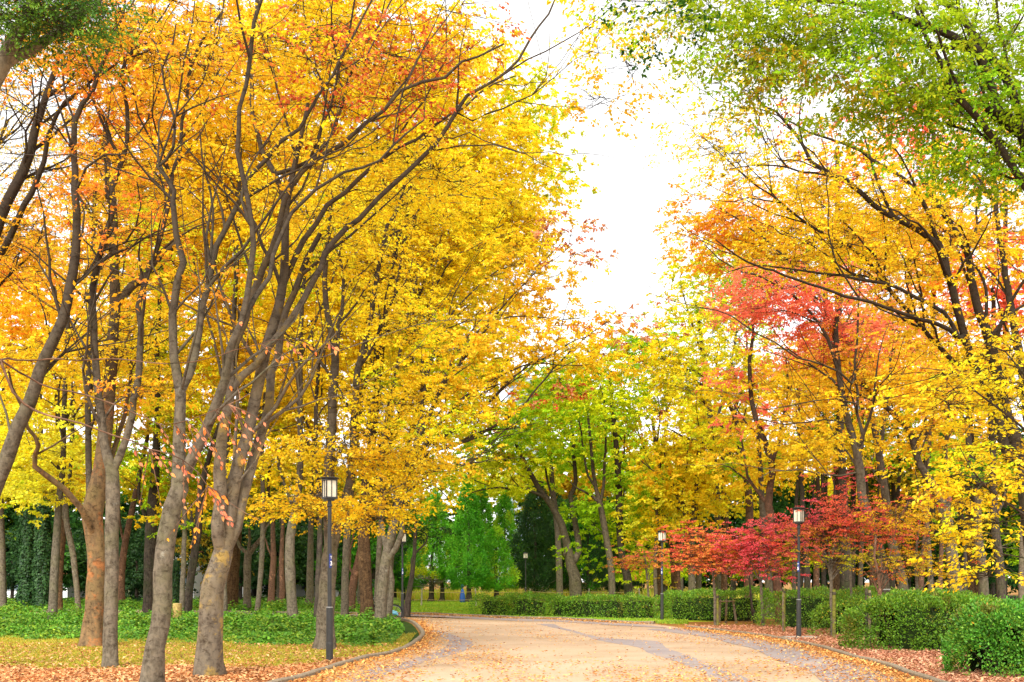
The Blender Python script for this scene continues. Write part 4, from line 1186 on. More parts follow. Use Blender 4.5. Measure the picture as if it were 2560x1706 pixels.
tree('zelkova_tree', 'smooth grey trunk at the bottom edge, leaning right and forking above the salmon leaves', 'tree', 17.4,
     [(366, 1740, 56), (376, 1706, 50), (388, 1620, 48), (401, 1558, 47), (407, 1434, 46), (416, 1340, 45), (432, 1270, 45), (447, 1221, 44), (450, 1150, 34), (447, 1080, 30), (451, 985, 27), (437, 893, 22), (433, 786, 20), (446, 696, 18), (460, 656, 17), (442, 589, 15), (433, 500, 14)],
     [([(447, 1221), (480, 1147), (510, 1080), (540, 1020), (560, 950), (574, 890), (590, 850), (602, 810)], 34, 20, -0.6),
      ([(602, 810), (618, 740), (625, 690), (640, 620), (628, 574), (620, 500), (597, 383), (605, 268), (628, 153), (640, 60), (660, -20)], 20, 10, -1.0, -0.6),
      ([(602, 810), (640, 740), (672, 690), (690, 600), (730, 530), (790, 470), (860, 430), (950, 400), (1010, 330), (1060, 300)], 16, 5, 0.8, -0.6),
      ([(458, 975), (475, 935), (500, 839), (522, 723), (530, 680), (545, 610), (562, 580), (598, 509), (631, 440), (665, 395), (700, 356), (746, 318), (804, 230), (850, 150), (880, 100), (930, 0)], 22, 6, 0.8),
      ([(530, 680), (528, 620), (532, 560), (525, 480), (505, 400), (500, 330)], 9, 5, 0.9, 0.3),
      ([(433, 500), (436, 478), (415, 435), (398, 417), (420, 395), (432, 367), (434, 320), (436, 291), (415, 215), (409, 172), (430, 110), (440, 60)], 14, 4, -0.2),
      ([(436, 291), (480, 270), (540, 245), (600, 228)], 6, 2, -0.8),
      ([(409, 172), (390, 110), (350, 60), (330, -10)], 5, 2, 0.2)],
     [(560, 420, 130, 100, 17.5, 1.6, ('amber', 'gold', 0.5), 0.35), (470, 180, 130, 120, 17.6, 1.5, ('orange', 'amber', 0.5), 0.55), (620, 120, 110, 110, 17.2, 1.5, ('orange', 'gold', 0.5), 0.5),
      (850, 120, 100, 90, 18.2, 1.2, ('rust', 'amber', 0.4), 0.4), (420, 700, 70, 60, 17.8, 1.0, 'orange', 0.3)],
     bark='grey', group=GF, seed=102, k=16, autolimb=0, subs=50)
tree('zelkova_tree', 'slim straight grey trunk forking into two dark stems, before the orange barked trunk', 'tree', 21.7,
     [(275, 1671, 37), (277, 1560, 34), (278, 1469, 33), (280, 1327, 33), (283, 1239, 34), (280, 1180, 32), (262, 1118, 22), (253, 1036, 20), (242, 954, 19), (237, 857, 17), (232, 723, 17), (247, 647, 15), (277, 545, 13), (286, 500, 13), (268, 597 - 100, 13), (291, 440, 13), (306, 400, 12), (318, 364, 11), (318, 268, 10), (306, 184, 8), (344, 77, 6)],
     [([(288, 1190), (300, 1140), (313, 1100), (326, 1036), (345, 927), (353, 866), (348, 768), (366, 692), (402, 589), (424, 500), (430, 450), (452, 344), (475, 191), (494, 115), (555, 30)], 24, 6, 0.6),
      ([(245, 650), (262, 625), (312, 607), (339, 567), (352, 510), (340, 440)], 9, 3, -1.0),
      ([(300, 420), (280, 360), (250, 300), (232, 240), (210, 160), (200, 90)], 10, 4, -0.6),
      ([(452, 344), (500, 290), (540, 200), (560, 130)], 7, 3, 0.8, 0.4),
      ([(318, 364), (350, 330), (400, 230), (420, 170)], 6, 3, 0.8)],
     [(300, 130, 170, 130, 21.8, 2.2, ('orange', 'amber', 0.4), 1.0), (460, 100, 130, 110, 22.3, 1.8, ('orange', 'amber', 0.5), 0.9), (210, 240, 110, 90, 21.5, 1.5, ('orange', 'deeporange', 0.35), 0.6),
      (400, 430, 110, 90, 22, 1.5, ('orange', 'amber', 0.5), 0.5), (255, 520, 60, 55, 21.3, 0.9, 'deeporange', 0.7), (255, 370, 60, 60, 21.4, 1.0, 'orange', 0.6), (350, 610, 60, 40, 21.8, 0.7, 'orange', 0.4), (330, 985, 75, 28, 21.5, 0.6, ('amber', 'orange', 0.4), 1.4)],
     bark='grey', group=GF, seed=103, k=14, autolimb=1, subs=45)
tree('camphor_tree', 'orange patched rugged trunk with a crooked bare bough reaching up to the left', 'tree', 28.6,
     [(229, 1618, 54), (232, 1560, 47), (238, 1469, 45), (240, 1400, 44), (233, 1330, 46), (228, 1290, 50), (240, 1230, 42), (252, 1170, 34), (262, 1090, 32), (272, 1000, 30), (280, 880, 28), (288, 760, 26), (285, 640, 24), (282, 520, 22), (270, 420, 17), (262, 320, 12)],
     [([(236, 1362), (227, 1320), (199, 1267), (160, 1224), (120, 1192), (85, 1168), (84, 1140), (96, 1112), (86, 1090), (73, 1069), (52, 1014), (30, 968), (22, 930)], 20, 6, -3.0),
      ([(240, 1230), (262, 1180), (300, 1080), (320, 1000), (330, 900)], 20, 9, 1.2),
      ([(288, 760), (330, 720), (360, 690), (400, 640), (440, 610)], 26, 20, 0.8),
      ([(285, 640), (240, 560), (190, 480), (150, 420)], 12, 5, -1.0)],
     [(330, 640, 130, 130, 29.5, 2.6, ('amber', 'yelgreen', 0.3), 0.9), (330, 880, 130, 120, 29.5, 2.2, ('amber', 'gold', 0.5), 0.8), (240, 430, 150, 120, 29, 2.5, ('gold', 'orange', 0.4), 0.7),
      (110, 860, 120, 90, 28, 2.0, ('amber', 'gold', 0.4), 0.5)],
     bark='orange', group=None, seed=104, k=16, autolimb=2, disp=0.13, subs=15)
tree('zelkova_tree', 'smooth trunk entering at the left edge and leaning steeply to the right', 'tree', 21.0,
     [(-130, 1580, 48), (-80, 1400, 44), (-30, 1265, 40), (0, 1187, 37), (45, 1071, 34), (76, 1004, 32), (112, 893, 28), (156, 804, 25), (174, 723, 24), (188, 643, 22), (192, 527, 19), (188, 478, 17), (186, 383, 15), (188, 306, 13), (205, 262, 12), (230, 230, 11), (276, 107, 8), (310, 40, 6), (316, -20, 5)],
     [([(188, 306), (161, 230), (149, 115), (140, 60)], 7, 4, 0.5),
      ([(190, 478), (215, 420), (260, 390), (300, 387)], 8, 5, -0.6),
      ([(186, 383), (150, 330), (125, 300), (110, 260)], 6, 3, -0.8),
      ([(174, 723), (215, 690), (260, 620), (290, 560)], 9, 4, 1.0)],
     [(210, 130, 120, 110, 21.5, 1.5, ('orange', 'amber', 0.4), 0.5), (100, 640, 110, 90, 21.5, 1.6, ('orange', 'amber', 0.4), 0.35)],
     bark='grey', group=GF, seed=105, k=14, autolimb=1, subs=35)
tree('cherry_tree', 'dark trunk leaning in from the left edge below the patch of white sky', 'tree', 23.0,
     [(-220, 1650, 40), (-160, 1200, 34), (-60, 760, 30), (0, 547, 26), (57, 432, 24), (75, 380, 22), (88, 325, 20), (126, 210, 14), (145, 150, 9), (150, 60, 6)],
     [([(57, 432), (66, 370), (64, 330), (90, 290), (82, 230), (78, 180)], 9, 4, -0.8),
      ([(88, 325), (130, 290), (180, 250), (215, 215)], 8, 4, 0.6),
      ([(-60, 760), (-10, 660), (23, 589), (77, 478), (110, 400), (118, 344), (140, 290), (161, 253), (215, 214), (240, 190)], 20, 6, -1.2)],
     [(120, 260, 100, 60, 23, 1.5, ('orange', 'amber', 0.4), 0.45), (60, 640, 90, 120, 23.5, 2.0, ('orange', 'amber', 0.5), 0.7), (60, 460, 70, 70, 24, 1.5, ('amber', 'orange', 0.4), 0.25)],
     bark='dark', seed=106, k=12, autolimb=1, subs=35)
tree('camphor_tree', 'near evergreen tree whose pale bough crosses the top left corner', 'tree', 12.0,
     [(-420, 2000, 120), (-330, 1400, 100), (-220, 900, 84), (-120, 480, 64), (-60, 290, 52), (0, 165, 42), (50, 75, 34), (80, 20, 26), (110, -60, 16)],
     [([(0, 168), (40, 140), (70, 128), (115, 100), (170, 60), (214, 23), (245, 5), (270, -30)], 34, 16, 0.5)],
     [(70, 20, 130, 75, 11.6, 0.9, 'camphor', 3.0), (185, 15, 60, 50, 11.6, 0.6, 'camphor', 2.6), (-60, 60, 100, 90, 11.6, 0.7, 'camphor', 1.5), (130, 70, 60, 30, 11.5, 0.4, 'camphor', 1.8), (20, 60, 60, 30, 11.5, 0.5, 'camphor', 1.5)],
     bark='palebough', seed=107, k=14, autolimb=0, leaf=(0.075, 0.036), L=18, lmat='evergreen', tw=0.55, twr=0.5, covk=2.4, upjit=0.9)
tree('zelkova_tree', 'thick twin stemmed trunk directly behind the nearest lamp', 'tree', 27.4,
     [(808, 1629, 56), (812, 1590, 46), (818, 1469, 42), (824, 1400, 40), (826, 1363, 33), (823, 1280, 30), (822, 1185, 27), (826, 1120, 25), (830, 1036, 24), (834, 960, 23), (839, 902, 20), (830, 840, 17), (818, 777, 15), (812, 700, 13), (820, 600, 11), (830, 480, 9)],
     [([(830, 1390), (846, 1327), (866, 1239), (878, 1170), (883, 1058), (896, 924), (910, 870), (919, 835), (941, 701), (955, 630), (968, 567), (995, 513), (1020, 440), (1060, 330)], 26, 6, 1.5),
      ([(839, 902), (846, 850), (852, 780), (858, 720), (850, 640), (870, 540)], 13, 6, 0.8),
      ([(896, 924), (923, 880), (945, 835), (985, 740), (1000, 660), (1030, 560), (1075, 470)], 13, 5, 2.0, 1.5),
      ([(883, 1058), (860, 1000), (840, 960)], 7, 4, 1.0)],
     [(900, 650, 130, 130, 28, 2.5, ('gold', 'yellow', 0.4), 0.8), (840, 480, 140, 120, 28, 2.5, 'gold', 0.8), (960, 1010, 110, 60, 27.4, 1.5, 'gold', 1.7), (860, 1130, 120, 45, 26.6, 1.2, ('gold', 'amber', 0.3), 1.8),
      (760, 1270, 130, 34, 26.2, 1.0, ('gold', 'amber', 0.35), 1.8), (930, 1265, 110, 50, 26.6, 1.2, ('gold', 'amber', 0.35), 2.0), (1000, 830, 120, 70, 28, 1.6, 'gold', 0.8), (780, 840, 70, 60, 27, 1.3, 'yellow', 0.6), (1040, 1160, 110, 60, 27.4, 1.5, ('gold', 'amber', 0.25), 1.8),
      (1010, 480, 120, 100, 28, 2, 'gold', 0.7)],
     bark='grey', group=GF, seed=108, k=16, autolimb=1, subs=30)

# small near tree at the left whose coloured leaves hang across the trunks
def near_spray_tree(name, label, d, foot, poly, sprigs, pal, ll, seed, per=7, base_w=22):
    rg = np.random.default_rng(seed)
    f = P(*foot, d); f[2] = 0
    root = empty(name, f, label, 'tree')
    t = np.array([[*P(x, y, d + (q[0] if q else 0)), w * 0.5 * d / FL] for x, y, w, *q in poly]); t[0, 2] = -0.05
    c = catmull(t, 0.12)
    V, Q = tubes(c[None, :, :3], c[None, :, 3], 10, (0.05, 0.2, seed))
    mesh_np('trunk', V, Q, M['grey'], root, f, smooth=True)
    VB, QB, nb, LV, CC = [], [], 0, [], []
    for sp in sprigs:
        sp = (*sp[:3], [(q[0], q[1], q[2], q[3], q[4] * 0.5 - 0.1) for q in sp[3]])
        pts = np.array([[*P(p[0], p[1], d + sp[1]), 0] for p in sp[0]])
        A = c[:, :3]; j = np.argmin(np.linalg.norm(A - pts[0, :3], axis=1))
        pts = np.vstack([[*A[j], 0], pts])
        cc = catmull(pts, 0.08)[:, :3]; cc[1:-1] += rg.normal(size=(len(cc) - 2, 3)) * 0.004
        r = np.linspace(sp[2] * 0.5 * d / FL, 0.0012, len(cc))
        V, Q = tubes(cc[None], r[None], 5); VB.append(V); QB.append(Q + nb); nb += len(V)
        for (x, y, cnt, colr, ang) in sp[3]:
            p0 = P(x, y, d + sp[1])
            j = np.argmin(np.linalg.norm(cc - p0, axis=1)); q0 = cc[j]
            e = p0 + np.array([math.cos(ang), rg.normal() * 0.3, math.sin(ang)]) * 0.030 * cnt * 1.3
            tw = np.array([q0, (q0 + e) / 2 + [0, 0, 0.01], e])
            V, Q = tubes(tw[None], np.array([[0.0034, 0.0026, 0.0016]]), 4); VB.append(V); QB.append(Q + nb); nb += len(V)
            cnt2 = cnt if cnt < 3 else int(cnt * 1.3)
            for i in range(cnt2):
                t_ = (i + 0.7) / cnt2; b = q0 * (1 - t_) + e * t_ if cnt > 2 else p0
                sd_ = 1 if i % 2 else -1
                a = ang + sd_ * rg.uniform(0.5, 1.1); 
                ld = np.array([math.cos(a) * 0.6, rg.normal() * 0.35, math.sin(a) * 0.5 - 0.65]); ld /= np.linalg.norm(ld)
                nr = np.array([rg.normal() * 0.45, -1, rg.normal() * 0.3 + 0.3]); S = np.cross(nr, ld); S /= np.linalg.norm(S); N_ = np.cross(ld, S)
                l_ = ll * rg.uniform(0.6, 1.2); w_ = l_ * 0.5
                prof = [(0.0, 0.02), (0.12, 0.55), (0.32, 0.98), (0.52, 0.92), (0.74, 0.55), (0.9, 0.18), (1.0, 0.0)]
                Lf, Rt, Md = [], [], []
                for s_, ww in prof:
                    cpt = b + ld * l_ * s_ - N_ * l_ * 0.12 * s_ * s_
                    Md.append(cpt); Lf.append(cpt + S * w_ * 0.5 * ww + N_ * w_ * 0.14 * ww); Rt.append(cpt - S * w_ * 0.5 * ww + N_ * w_ * 0.14 * ww)
                for A_, B_ in ((Lf, Md), (Md, Rt)):
                    for u in range(len(prof) - 1):
                        LV.append([A_[u], A_[u + 1], B_[u + 1], B_[u]])
                col = PAL[colr][rg.integers(0, len(PAL[colr]))] * rg.uniform(0.85, 1.08)
                CC += [np.clip(col, 0, 0.95)] * (2 * (len(prof) - 1))
    mesh_np('branches', np.vstack(VB), np.vstack(QB), M['reddish'], root, f, smooth=True)
    LV = np.array(LV)
    mesh_np('foliage', LV.reshape(-1, 3), quads_for(len(LV)), M['leaf'], root, f, fcol=np.array(CC))
    return root
S_, A_, G_ = 'nearsalmon', 'peach', 'apricot'
near_spray_tree('cherry_sapling', 'slender sapling off the left edge, its salmon leaves hanging before the grey trunks', 6.2, (-260, 1400),
    [(-260, 1900, 60), (-240, 1500, 52), (-200, 1250, 42), (-150, 1080, 34), (-80, 960, 26), (0, 900, 18)],
    [([(60, 1010), (200, 1060), (330, 1105), (460, 1150), (520, 1215), (575, 1260), (650, 1300)], 0.0, 7,
      [(320, 1165, 3, S_, -1.2), (350, 1180, 5, S_, 0.0), (385, 1180, 6, S_, -0.1), (410, 1210, 5, S_, -1.5), (345, 1215, 3, A_, -2.6), (365, 1235, 3, G_, -1.3), (430, 1180, 3, A_, -0.6),
       (425, 1270, 5, G_, -2.8), (450, 1275, 6, G_, -2.2), (470, 1250, 6, S_, -0.7), (490, 1270, 6, S_, -0.6), (505, 1285, 4, S_, -0.5), (440, 1240, 4, A_, -1.0), (475, 1225, 5, A_, -0.3), (455, 1290, 4, G_, -2.5), (500, 1235, 4, A_, -0.2)]),
     ([(100, 960), (260, 1000), (400, 1060), (500, 1040), (600, 1000), (660, 960)], 0.3, 6,
      [(375, 1085, 3, A_, -1.5), (390, 1095, 4, S_, -1.1), (430, 1095, 3, A_, -1.3), (445, 1110, 4, A_, -0.6), (480, 1085, 3, A_, -2.2), (470, 1120, 7, S_, -0.6), (455, 1130, 5, S_, -1.4), (530, 1110, 3, S_, -1.8),
       (545, 1095, 4, S_, -1.0), (570, 1090, 5, S_, -0.6), (590, 1070, 5, S_, -0.9), (600, 1055, 4, S_, 0.1), (560, 1110, 4, A_, -1.2), (610, 1090, 3, S_, -0.7), (585, 1125, 3, A_, -1.6), (540, 1135, 3, A_, -2.0), (620, 1130, 2, S_, -0.5), (555, 1030, 1, S_, 0), (588, 1040, 1, S_, 0), (575, 965, 1, A_, 0)]),
     ([(120, 900), (300, 900), (450, 910), (580, 880), (680, 850), (780, 850), (850, 860)], 0.5, 5,
      [(600, 806, 2, S_, 0.3), (670, 870, 3, S_, -0.8), (700, 878, 4, S_, -0.4), (680, 900, 3, A_, -1.1), (745, 862, 3, A_, -0.5), (800, 868, 3, S_, -0.4), (838, 868, 2, S_, -0.2)])],
    'salmon', 0.036, 301)
# ---------------------------------------------------------------- trunks and crowns in the middle distance, left
def T(name, label, d, trunk, limbs, blobs, **kw):
    return tree(name, label, 'tree', d, trunk, limbs, blobs, **kw)

T('oak_tree', 'furrowed brown trunk in the ivy, left of the leaning multi stemmed group', 46.5,
  [(921, 1556, 38), (916, 1500, 34), (912, 1434, 33), (910, 1327, 31), (914, 1240, 28), (925, 1150, 24), (935, 1050, 22), (945, 950, 20), (955, 850, 18), (970, 760, 15), (985, 660, 12), (1000, 560, 9)],
  [([(925, 1150), (975, 1080), (1008, 1010), (1026, 942), (1030, 880), (1039, 768), (1070, 679), (1100, 600)], 18, 6, 1.5)],
  [(1030, 1000, 140, 110, 46, 4, ('gold', 'yelgreen', 0.3), 1.3), (1010, 760, 150, 140, 47, 4, ('gold', 'yellow', 0.5), 1.5), (1050, 540, 160, 150, 48, 4.5, ('yellow', 'gold', 0.5), 1.7)],
  bark='brown', seed=201, leaf=(0.13, 0.08), limbbark='limb', disp=0.1, subs=20, subr=1.5)
T('zelkova_tree', 'leaning pale trunk with a broken stub, its long boughs fanning out over the path', 44,
  [(949, 1563, 30), (955, 1469, 27), (963, 1410, 26), (972, 1363, 25), (990, 1292, 22), (1004, 1221, 18), (1022, 1160, 15), (1050, 1090, 12), (1090, 1000, 10), (1130, 900, 9)],
  [([(968, 1400), (990, 1370), (1003, 1330), (1006, 1305)], 17, 15, -0.5),
   ([(1004, 1221), (1030, 1150), (1066, 1110), (1129, 1080), (1180, 1045), (1213, 1018), (1280, 945), (1370, 890), (1423, 861), (1470, 840)], 13, 2, 3.0),
   ([(1022, 1160), (1080, 1130), (1169, 1161 - 60), (1213, 1080), (1262, 1050), (1310, 1010), (1361, 946), (1423, 884), (1480, 830), (1530, 800)], 11, 2, 1.0),
   ([(1050, 1090), (1090, 1000), (1150, 910), (1213, 826), (1271, 750), (1325, 696), (1370, 643), (1410, 600)], 10, 2, 4.0),
   ([(1050, 1090), (1060, 980), (1088, 880), (1120, 800), (1170, 740), (1227, 687), (1290, 660), (1350, 640)], 10, 2, 5.0),
   ([(1030, 1150), (1100, 1060), (1173, 982), (1240, 945), (1280, 924), (1340, 910), (1420, 915), (1500, 910)], 9, 2, 2.0),
   ([(990, 1292), (1020, 1230), (1080, 1180), (1169, 1161), (1213, 1125), (1262, 1076), (1320, 1040)], 9, 2, -1.0),
   ([(1004, 1221), (1040, 1100), (1060, 960), (1050, 840), (1080, 740), (1130, 650), (1200, 600), (1260, 560)], 11, 3, 5.0),
   ([(1130, 900), (1180, 840), (1250, 800), (1330, 790), (1400, 800), (1480, 790)], 6, 2, 2.5, 1)],
  [(1180, 930, 150, 110, 44, 3.5, ('gold', 'amber', 0.35), 1.1), (1330, 850, 150, 70, 45, 3, ('gold', 'amber', 0.4), 0.9), (1290, 700, 140, 100, 46, 3, ('gold', 'amber', 0.45), 0.9), (1110, 1080, 120, 50, 43, 3, ('gold', 'yelgreen', 0.45), 1.0),
   (1480, 800, 95, 50, 45, 2, ('amber', 'orange', 0.4), 0.75), (1200, 1040, 100, 40, 43.5, 2.5, ('gold', 'rustpink', 0.3), 0.6), (1450, 690, 70, 55, 46, 2, 'rustpink', 0.45), (1430, 590, 30, 60, 47, 1.5, 'rustpink', 0.5), (1600, 795, 40, 35, 46, 1.2, 'rustpink', 0.5),
   (1480, 900, 110, 45, 44, 2, 'gold', 0.7), (1340, 990, 80, 40, 44, 2.5, ('rustpink', 'rust', 0.5), 0.3), (1120, 830, 120, 90, 46, 3, ('yelgreen', 'gold', 0.4), 1.0), (1000, 1235, 70, 38, 43, 2, ('gold', 'amber', 0.3), 1.2), (1060, 1170, 80, 40, 43, 2, 'gold', 0.9)],
  bark='grey', seed=202, leaf=(0.12, 0.075), autolimb=1, gap=0.05, subs=70, subr=1.5)
T('zelkova_tree', 'thin curved stem just right of the furrowed brown trunk', 46,
  [(970, 1556, 15), (976, 1500, 14), (980, 1451, 13), (966, 1380, 12), (952, 1300, 12), (950, 1200, 11), (960, 1080, 10), (985, 960, 9), (1010, 830, 8), (1040, 700, 6)], [],
  [(1060, 660, 130, 120, 48, 3, ('gold', 'yellow', 0.5), 1.2), (1180, 560, 130, 110, 49, 3, ('yellow', 'gold', 0.5), 1.3)], bark='grey', seed=203, subs=22, subr=1.6, leaf=(0.13, 0.08))
T('zelkova_tree', 'grey trunk with a bulging fork, standing alone in the ivy left of the lamp', 44.5,
  [(733, 1560, 29), (729, 1500, 26), (726, 1434, 26), (725, 1345, 24), (738, 1281, 22), (748, 1203, 17), (752, 1150, 15), (750, 991, 13), (752, 835, 12), (760, 700, 10), (775, 560, 7)],
  [([(738, 1285), (722, 1240), (700, 1180), (690, 1100)], 10, 5, 1), ([(752, 900), (790, 800), (830, 700), (850, 600)], 8, 4, 1)],
  [(700, 1140, 110, 90, 45, 3, ('gold', 'amber', 0.4), 1.1), (740, 900, 130, 110, 46, 4, ('amber', 'gold', 0.4), 1.4), (760, 640, 150, 140, 46, 4, ('gold', 'yelgreen', 0.35), 1.4)],
  bark='grey', group=GL, seed=204, subs=22, subr=1.6, leaf=(0.13, 0.08))
T('camphor_tree', 'dark rough trunk between the slim forked trunk and the leaning grey trunk', 54,
  [(370, 1540, 30), (372, 1450, 28), (375, 1380, 28), (377, 1327, 30), (384, 1240, 26), (390, 1150, 20), (395, 1020, 16), (392, 880, 14), (400, 740, 11), (410, 600, 8)],
  [([(376, 1320), (355, 1270), (345, 1220), (352, 1180)], 12, 7, -1), ([(388, 1340), (392, 1300), (396, 1260)], 8, 4, 1)],
  [(400, 1150, 120, 110, 55, 4, ('green', 'olive', 0.4), 1.6), (420, 900, 130, 120, 56, 4, ('yelgreen', 'amber', 0.5), 1.6), (420, 640, 140, 140, 56, 5, ('amber', 'gold', 0.5), 1.6)],
  bark='dark', group=GL, seed=205, leaf=(0.15, 0.09), disp=0.12)
T('camphor_tree', 'dark mottled trunk leaning right, behind the pale log stump', 52,
  [(468, 1536, 23), (474, 1470, 21), (484, 1400, 20), (495, 1327, 20), (500, 1250, 18), (520, 1150, 14), (560, 1030, 12), (590, 900, 10), (600, 760, 8)],
  [([(492, 1350), (480, 1310), (478, 1260)], 9, 5, 1)],
  [(560, 1080, 120, 120, 54, 4, ('olive', 'yelgreen', 0.5), 1.5), (570, 850, 140, 120, 54, 4, ('amber', 'gold', 0.5), 1.6), (590, 600, 150, 150, 55, 5, ('gold', 'amber', 0.4), 1.7), (480, 1300, 90, 60, 54, 3, ('green', 'gold', 0.5), 1.1)],
  bark='dark', group=GL, seed=206, leaf=(0.15, 0.09), disp=0.1)
T('zelkova_tree', 'thin pale stem rising right behind the log stump', 51,
  [(454, 1546, 14), (457, 1450, 13), (460, 1370, 12), (462, 1299, 12), (455, 1200, 10), (450, 1100, 9), (455, 950, 7)], [([(460, 1320), (440, 1300), (425, 1270)], 6, 3, 0)],
  [(470, 1020, 90, 90, 52, 3, ('gold', 'yelgreen', 0.4), 1.2)], bark='grey', group=GL, seed=207, leaf=(0.14, 0.085))
T('zelkova_tree', 'straight grey trunk leaning slightly, left of the orange barked trunk', 48,
  [(131, 1552, 23), (135, 1460, 21), (138, 1400, 21), (143, 1310, 18), (150, 1230, 16), (158, 1160, 14), (160, 1040, 12), (165, 900, 11), (172, 760, 9), (180, 600, 7)],
  [([(140, 1340), (150, 1400), (148, 1390)], 5, 4, 0.5)],
  [(150, 1180, 120, 90, 48, 3, ('bright', 'yellow', 0.4), 1.4), (60, 1090, 110, 80, 47, 3, ('bright', 'yellow', 0.4), 1.4), (180, 900, 130, 110, 49, 4, ('amber', 'yellow', 0.5), 1.3), (170, 680, 120, 110, 49, 4, ('amber', 'orange', 0.4), 1.0)],
  bark='grey', group=GL, seed=208, subs=22, subr=1.6, leaf=(0.14, 0.09))
T('zelkova_tree', 'thin pale trunk slanting left with a high fork, just left of the orange barked trunk', 58,
  [(197, 1535, 14), (190, 1450, 14), (180, 1370, 15), (168, 1318, 15), (165, 1250, 13), (175, 1180, 11), (180, 1080, 10), (190, 940, 8)],
  [([(168, 1318), (158, 1280), (160, 1240)], 8, 5, 1)],
  [(200, 1120, 120, 90, 59, 4, ('bright', 'yellow', 0.5), 1.5), (100, 960, 130, 100, 58, 4, ('yellow', 'amber', 0.4), 1.5), (20, 1230, 80, 70, 56, 3, ('bright', 'yelgreen', 0.3), 1.2)],
  bark='grey', group=GL, seed=209, leaf=(0.17, 0.1))
T('oak_tree', 'narrow brown trunk half hidden beside the straight grey trunk on the left', 60,
  [(152, 1530, 12), (150, 1450, 13), (156, 1360, 15), (158, 1300, 14), (150, 1220, 12), (145, 1100, 10), (140, 950, 8)], [],
  [(110, 760, 140, 120, 60, 4, ('amber', 'orange', 0.4), 1.4), (60, 1000, 100, 90, 60, 4, ('yellow', 'bright', 0.4), 1.5)], bark='brown', group=GL, seed=210, leaf=(0.17, 0.1))
T('zelkova_tree', 'grey trunk at the left edge of the ivy', 66,
  [(9, 1525, 19), (6, 1440, 18), (4, 1350, 17), (2, 1250, 14), (5, 1100, 12), (10, 950, 9)], [],
  [(40, 1160, 110, 90, 66, 4, ('bright', 'yellow', 0.4), 1.6), (30, 840, 120, 130, 66, 5, ('amber', 'orange', 0.4), 1.4), (20, 600, 80, 90, 66, 4, ('amber', 'orange', 0.5), 1.0)], bark='grey', group=GL, seed=211, leaf=(0.18, 0.11))
T('oak_tree', 'reddish trunk leaning right behind the slim forked trunk', 68,
  [(305, 1520, 20), (303, 1450, 18), (308, 1390, 17), (319, 1327, 16), (338, 1239, 14), (350, 1180, 12), (370, 1080, 10), (380, 950, 8)],
  [([(312, 1370), (300, 1310), (296, 1250)], 8, 5, 0)],
  [(330, 1000, 130, 110, 68, 5, ('amber', 'olive', 0.4), 1.7), (300, 760, 140, 130, 69, 5, ('amber', 'gold', 0.4), 1.7), (330, 520, 140, 140, 70, 5, ('amber', 'orange', 0.5), 1.6)],
  bark='reddish', group=GL, seed=212, leaf=(0.19, 0.115))
T('oak_tree', 'broad brown trunk right of the thick mottled fork', 63,
  [(578, 1527, 36), (582, 1450, 30), (590, 1363, 27), (594, 1280, 24), (600, 1180, 20), (610, 1050, 17), (620, 900, 14), (630, 700, 10)],
  [], [(640, 1060, 130, 120, 64, 5, ('olive', 'gold', 0.45), 1.6), (640, 820, 150, 140, 65, 5, ('gold', 'amber', 0.45), 1.7), (640, 540, 160, 150, 66, 6, ('gold', 'amber', 0.45), 1.8)],
  bark='brown', group=GL, seed=213, leaf=(0.18, 0.11))
T('zelkova_tree', 'pale trunk with a low Y fork behind the broad brown trunk', 61,
  [(617, 1530, 20), (618, 1450, 19), (620, 1385, 20), (640, 1362, 12), (655, 1345, 11), (668, 1290, 10), (672, 1200, 8), (680, 1100, 7)],
  [([(618, 1390), (600, 1368), (588, 1345), (580, 1300), (585, 1240)], 11, 6, 1), ([(622, 1382), (624, 1350), (622, 1310)], 10, 6, -1)],
  [(680, 1060, 110, 110, 62, 4, ('gold', 'olive', 0.4), 1.5), (560, 1220, 90, 80, 62, 4, ('olive', 'gold', 0.5), 1.3)], bark='grey', group=GL, seed=214, leaf=(0.17, 0.1))
T('zelkova_tree', 'thin leaning stem right of the low Y forked trunk', 53,
  [(641, 1543, 14), (648, 1480, 13), (654, 1400, 13), (657, 1345, 13), (658, 1250, 11), (655, 1150, 10), (660, 1000, 8)],
  [([(657, 1330), (672, 1310), (682, 1285)], 6, 4, 0)],
  [(680, 900, 120, 110, 54, 4, ('gold', 'amber', 0.4), 1.4), (650, 1240, 80, 55, 53, 3, ('gold', 'olive', 0.4), 1.0)], bark='grey', group=GL, seed=215, leaf=(0.15, 0.09))
T('plane_tree', 'pinkish bare looking trunk in the back between two thin stems', 80,
  [(678, 1510, 18), (680, 1450, 17), (684, 1400, 15), (682, 1330, 12), (685, 1240, 10)], [([(683, 1400), (670, 1370), (660, 1340)], 7, 4, 0)],
  [(700, 1220, 100, 70, 82, 5, ('darkgreen', 'olive', 0.4), 1.6)], bark='reddish', group=GL, seed=216, leaf=(0.2, 0.12))
T('plane_tree', 'pinkish stub like trunk behind the grey trunk with the bulging fork', 78,
  [(704, 1512, 17), (706, 1470, 15), (704, 1420, 13), (706, 1340, 10), (712, 1250, 8)], [],
  [(760, 1180, 110, 80, 80, 5, ('olive', 'gold', 0.5), 1.6)], bark='reddish', group=GL, seed=217, leaf=(0.2, 0.12))
T('zelkova_tree', 'pale grey trunk in the back between the bulging fork and lamp', 74,
  [(774, 1520, 20), (775, 1450, 18), (776, 1390, 16), (778, 1300, 13), (782, 1180, 10), (790, 1040, 8)], [],
  [(800, 960, 130, 120, 75, 5, ('gold', 'yellow', 0.4), 1.7), (800, 700, 150, 150, 76, 6, ('yellow', 'gold', 0.5), 1.9)], bark='grey', group=GL, seed=218, leaf=(0.2, 0.12))
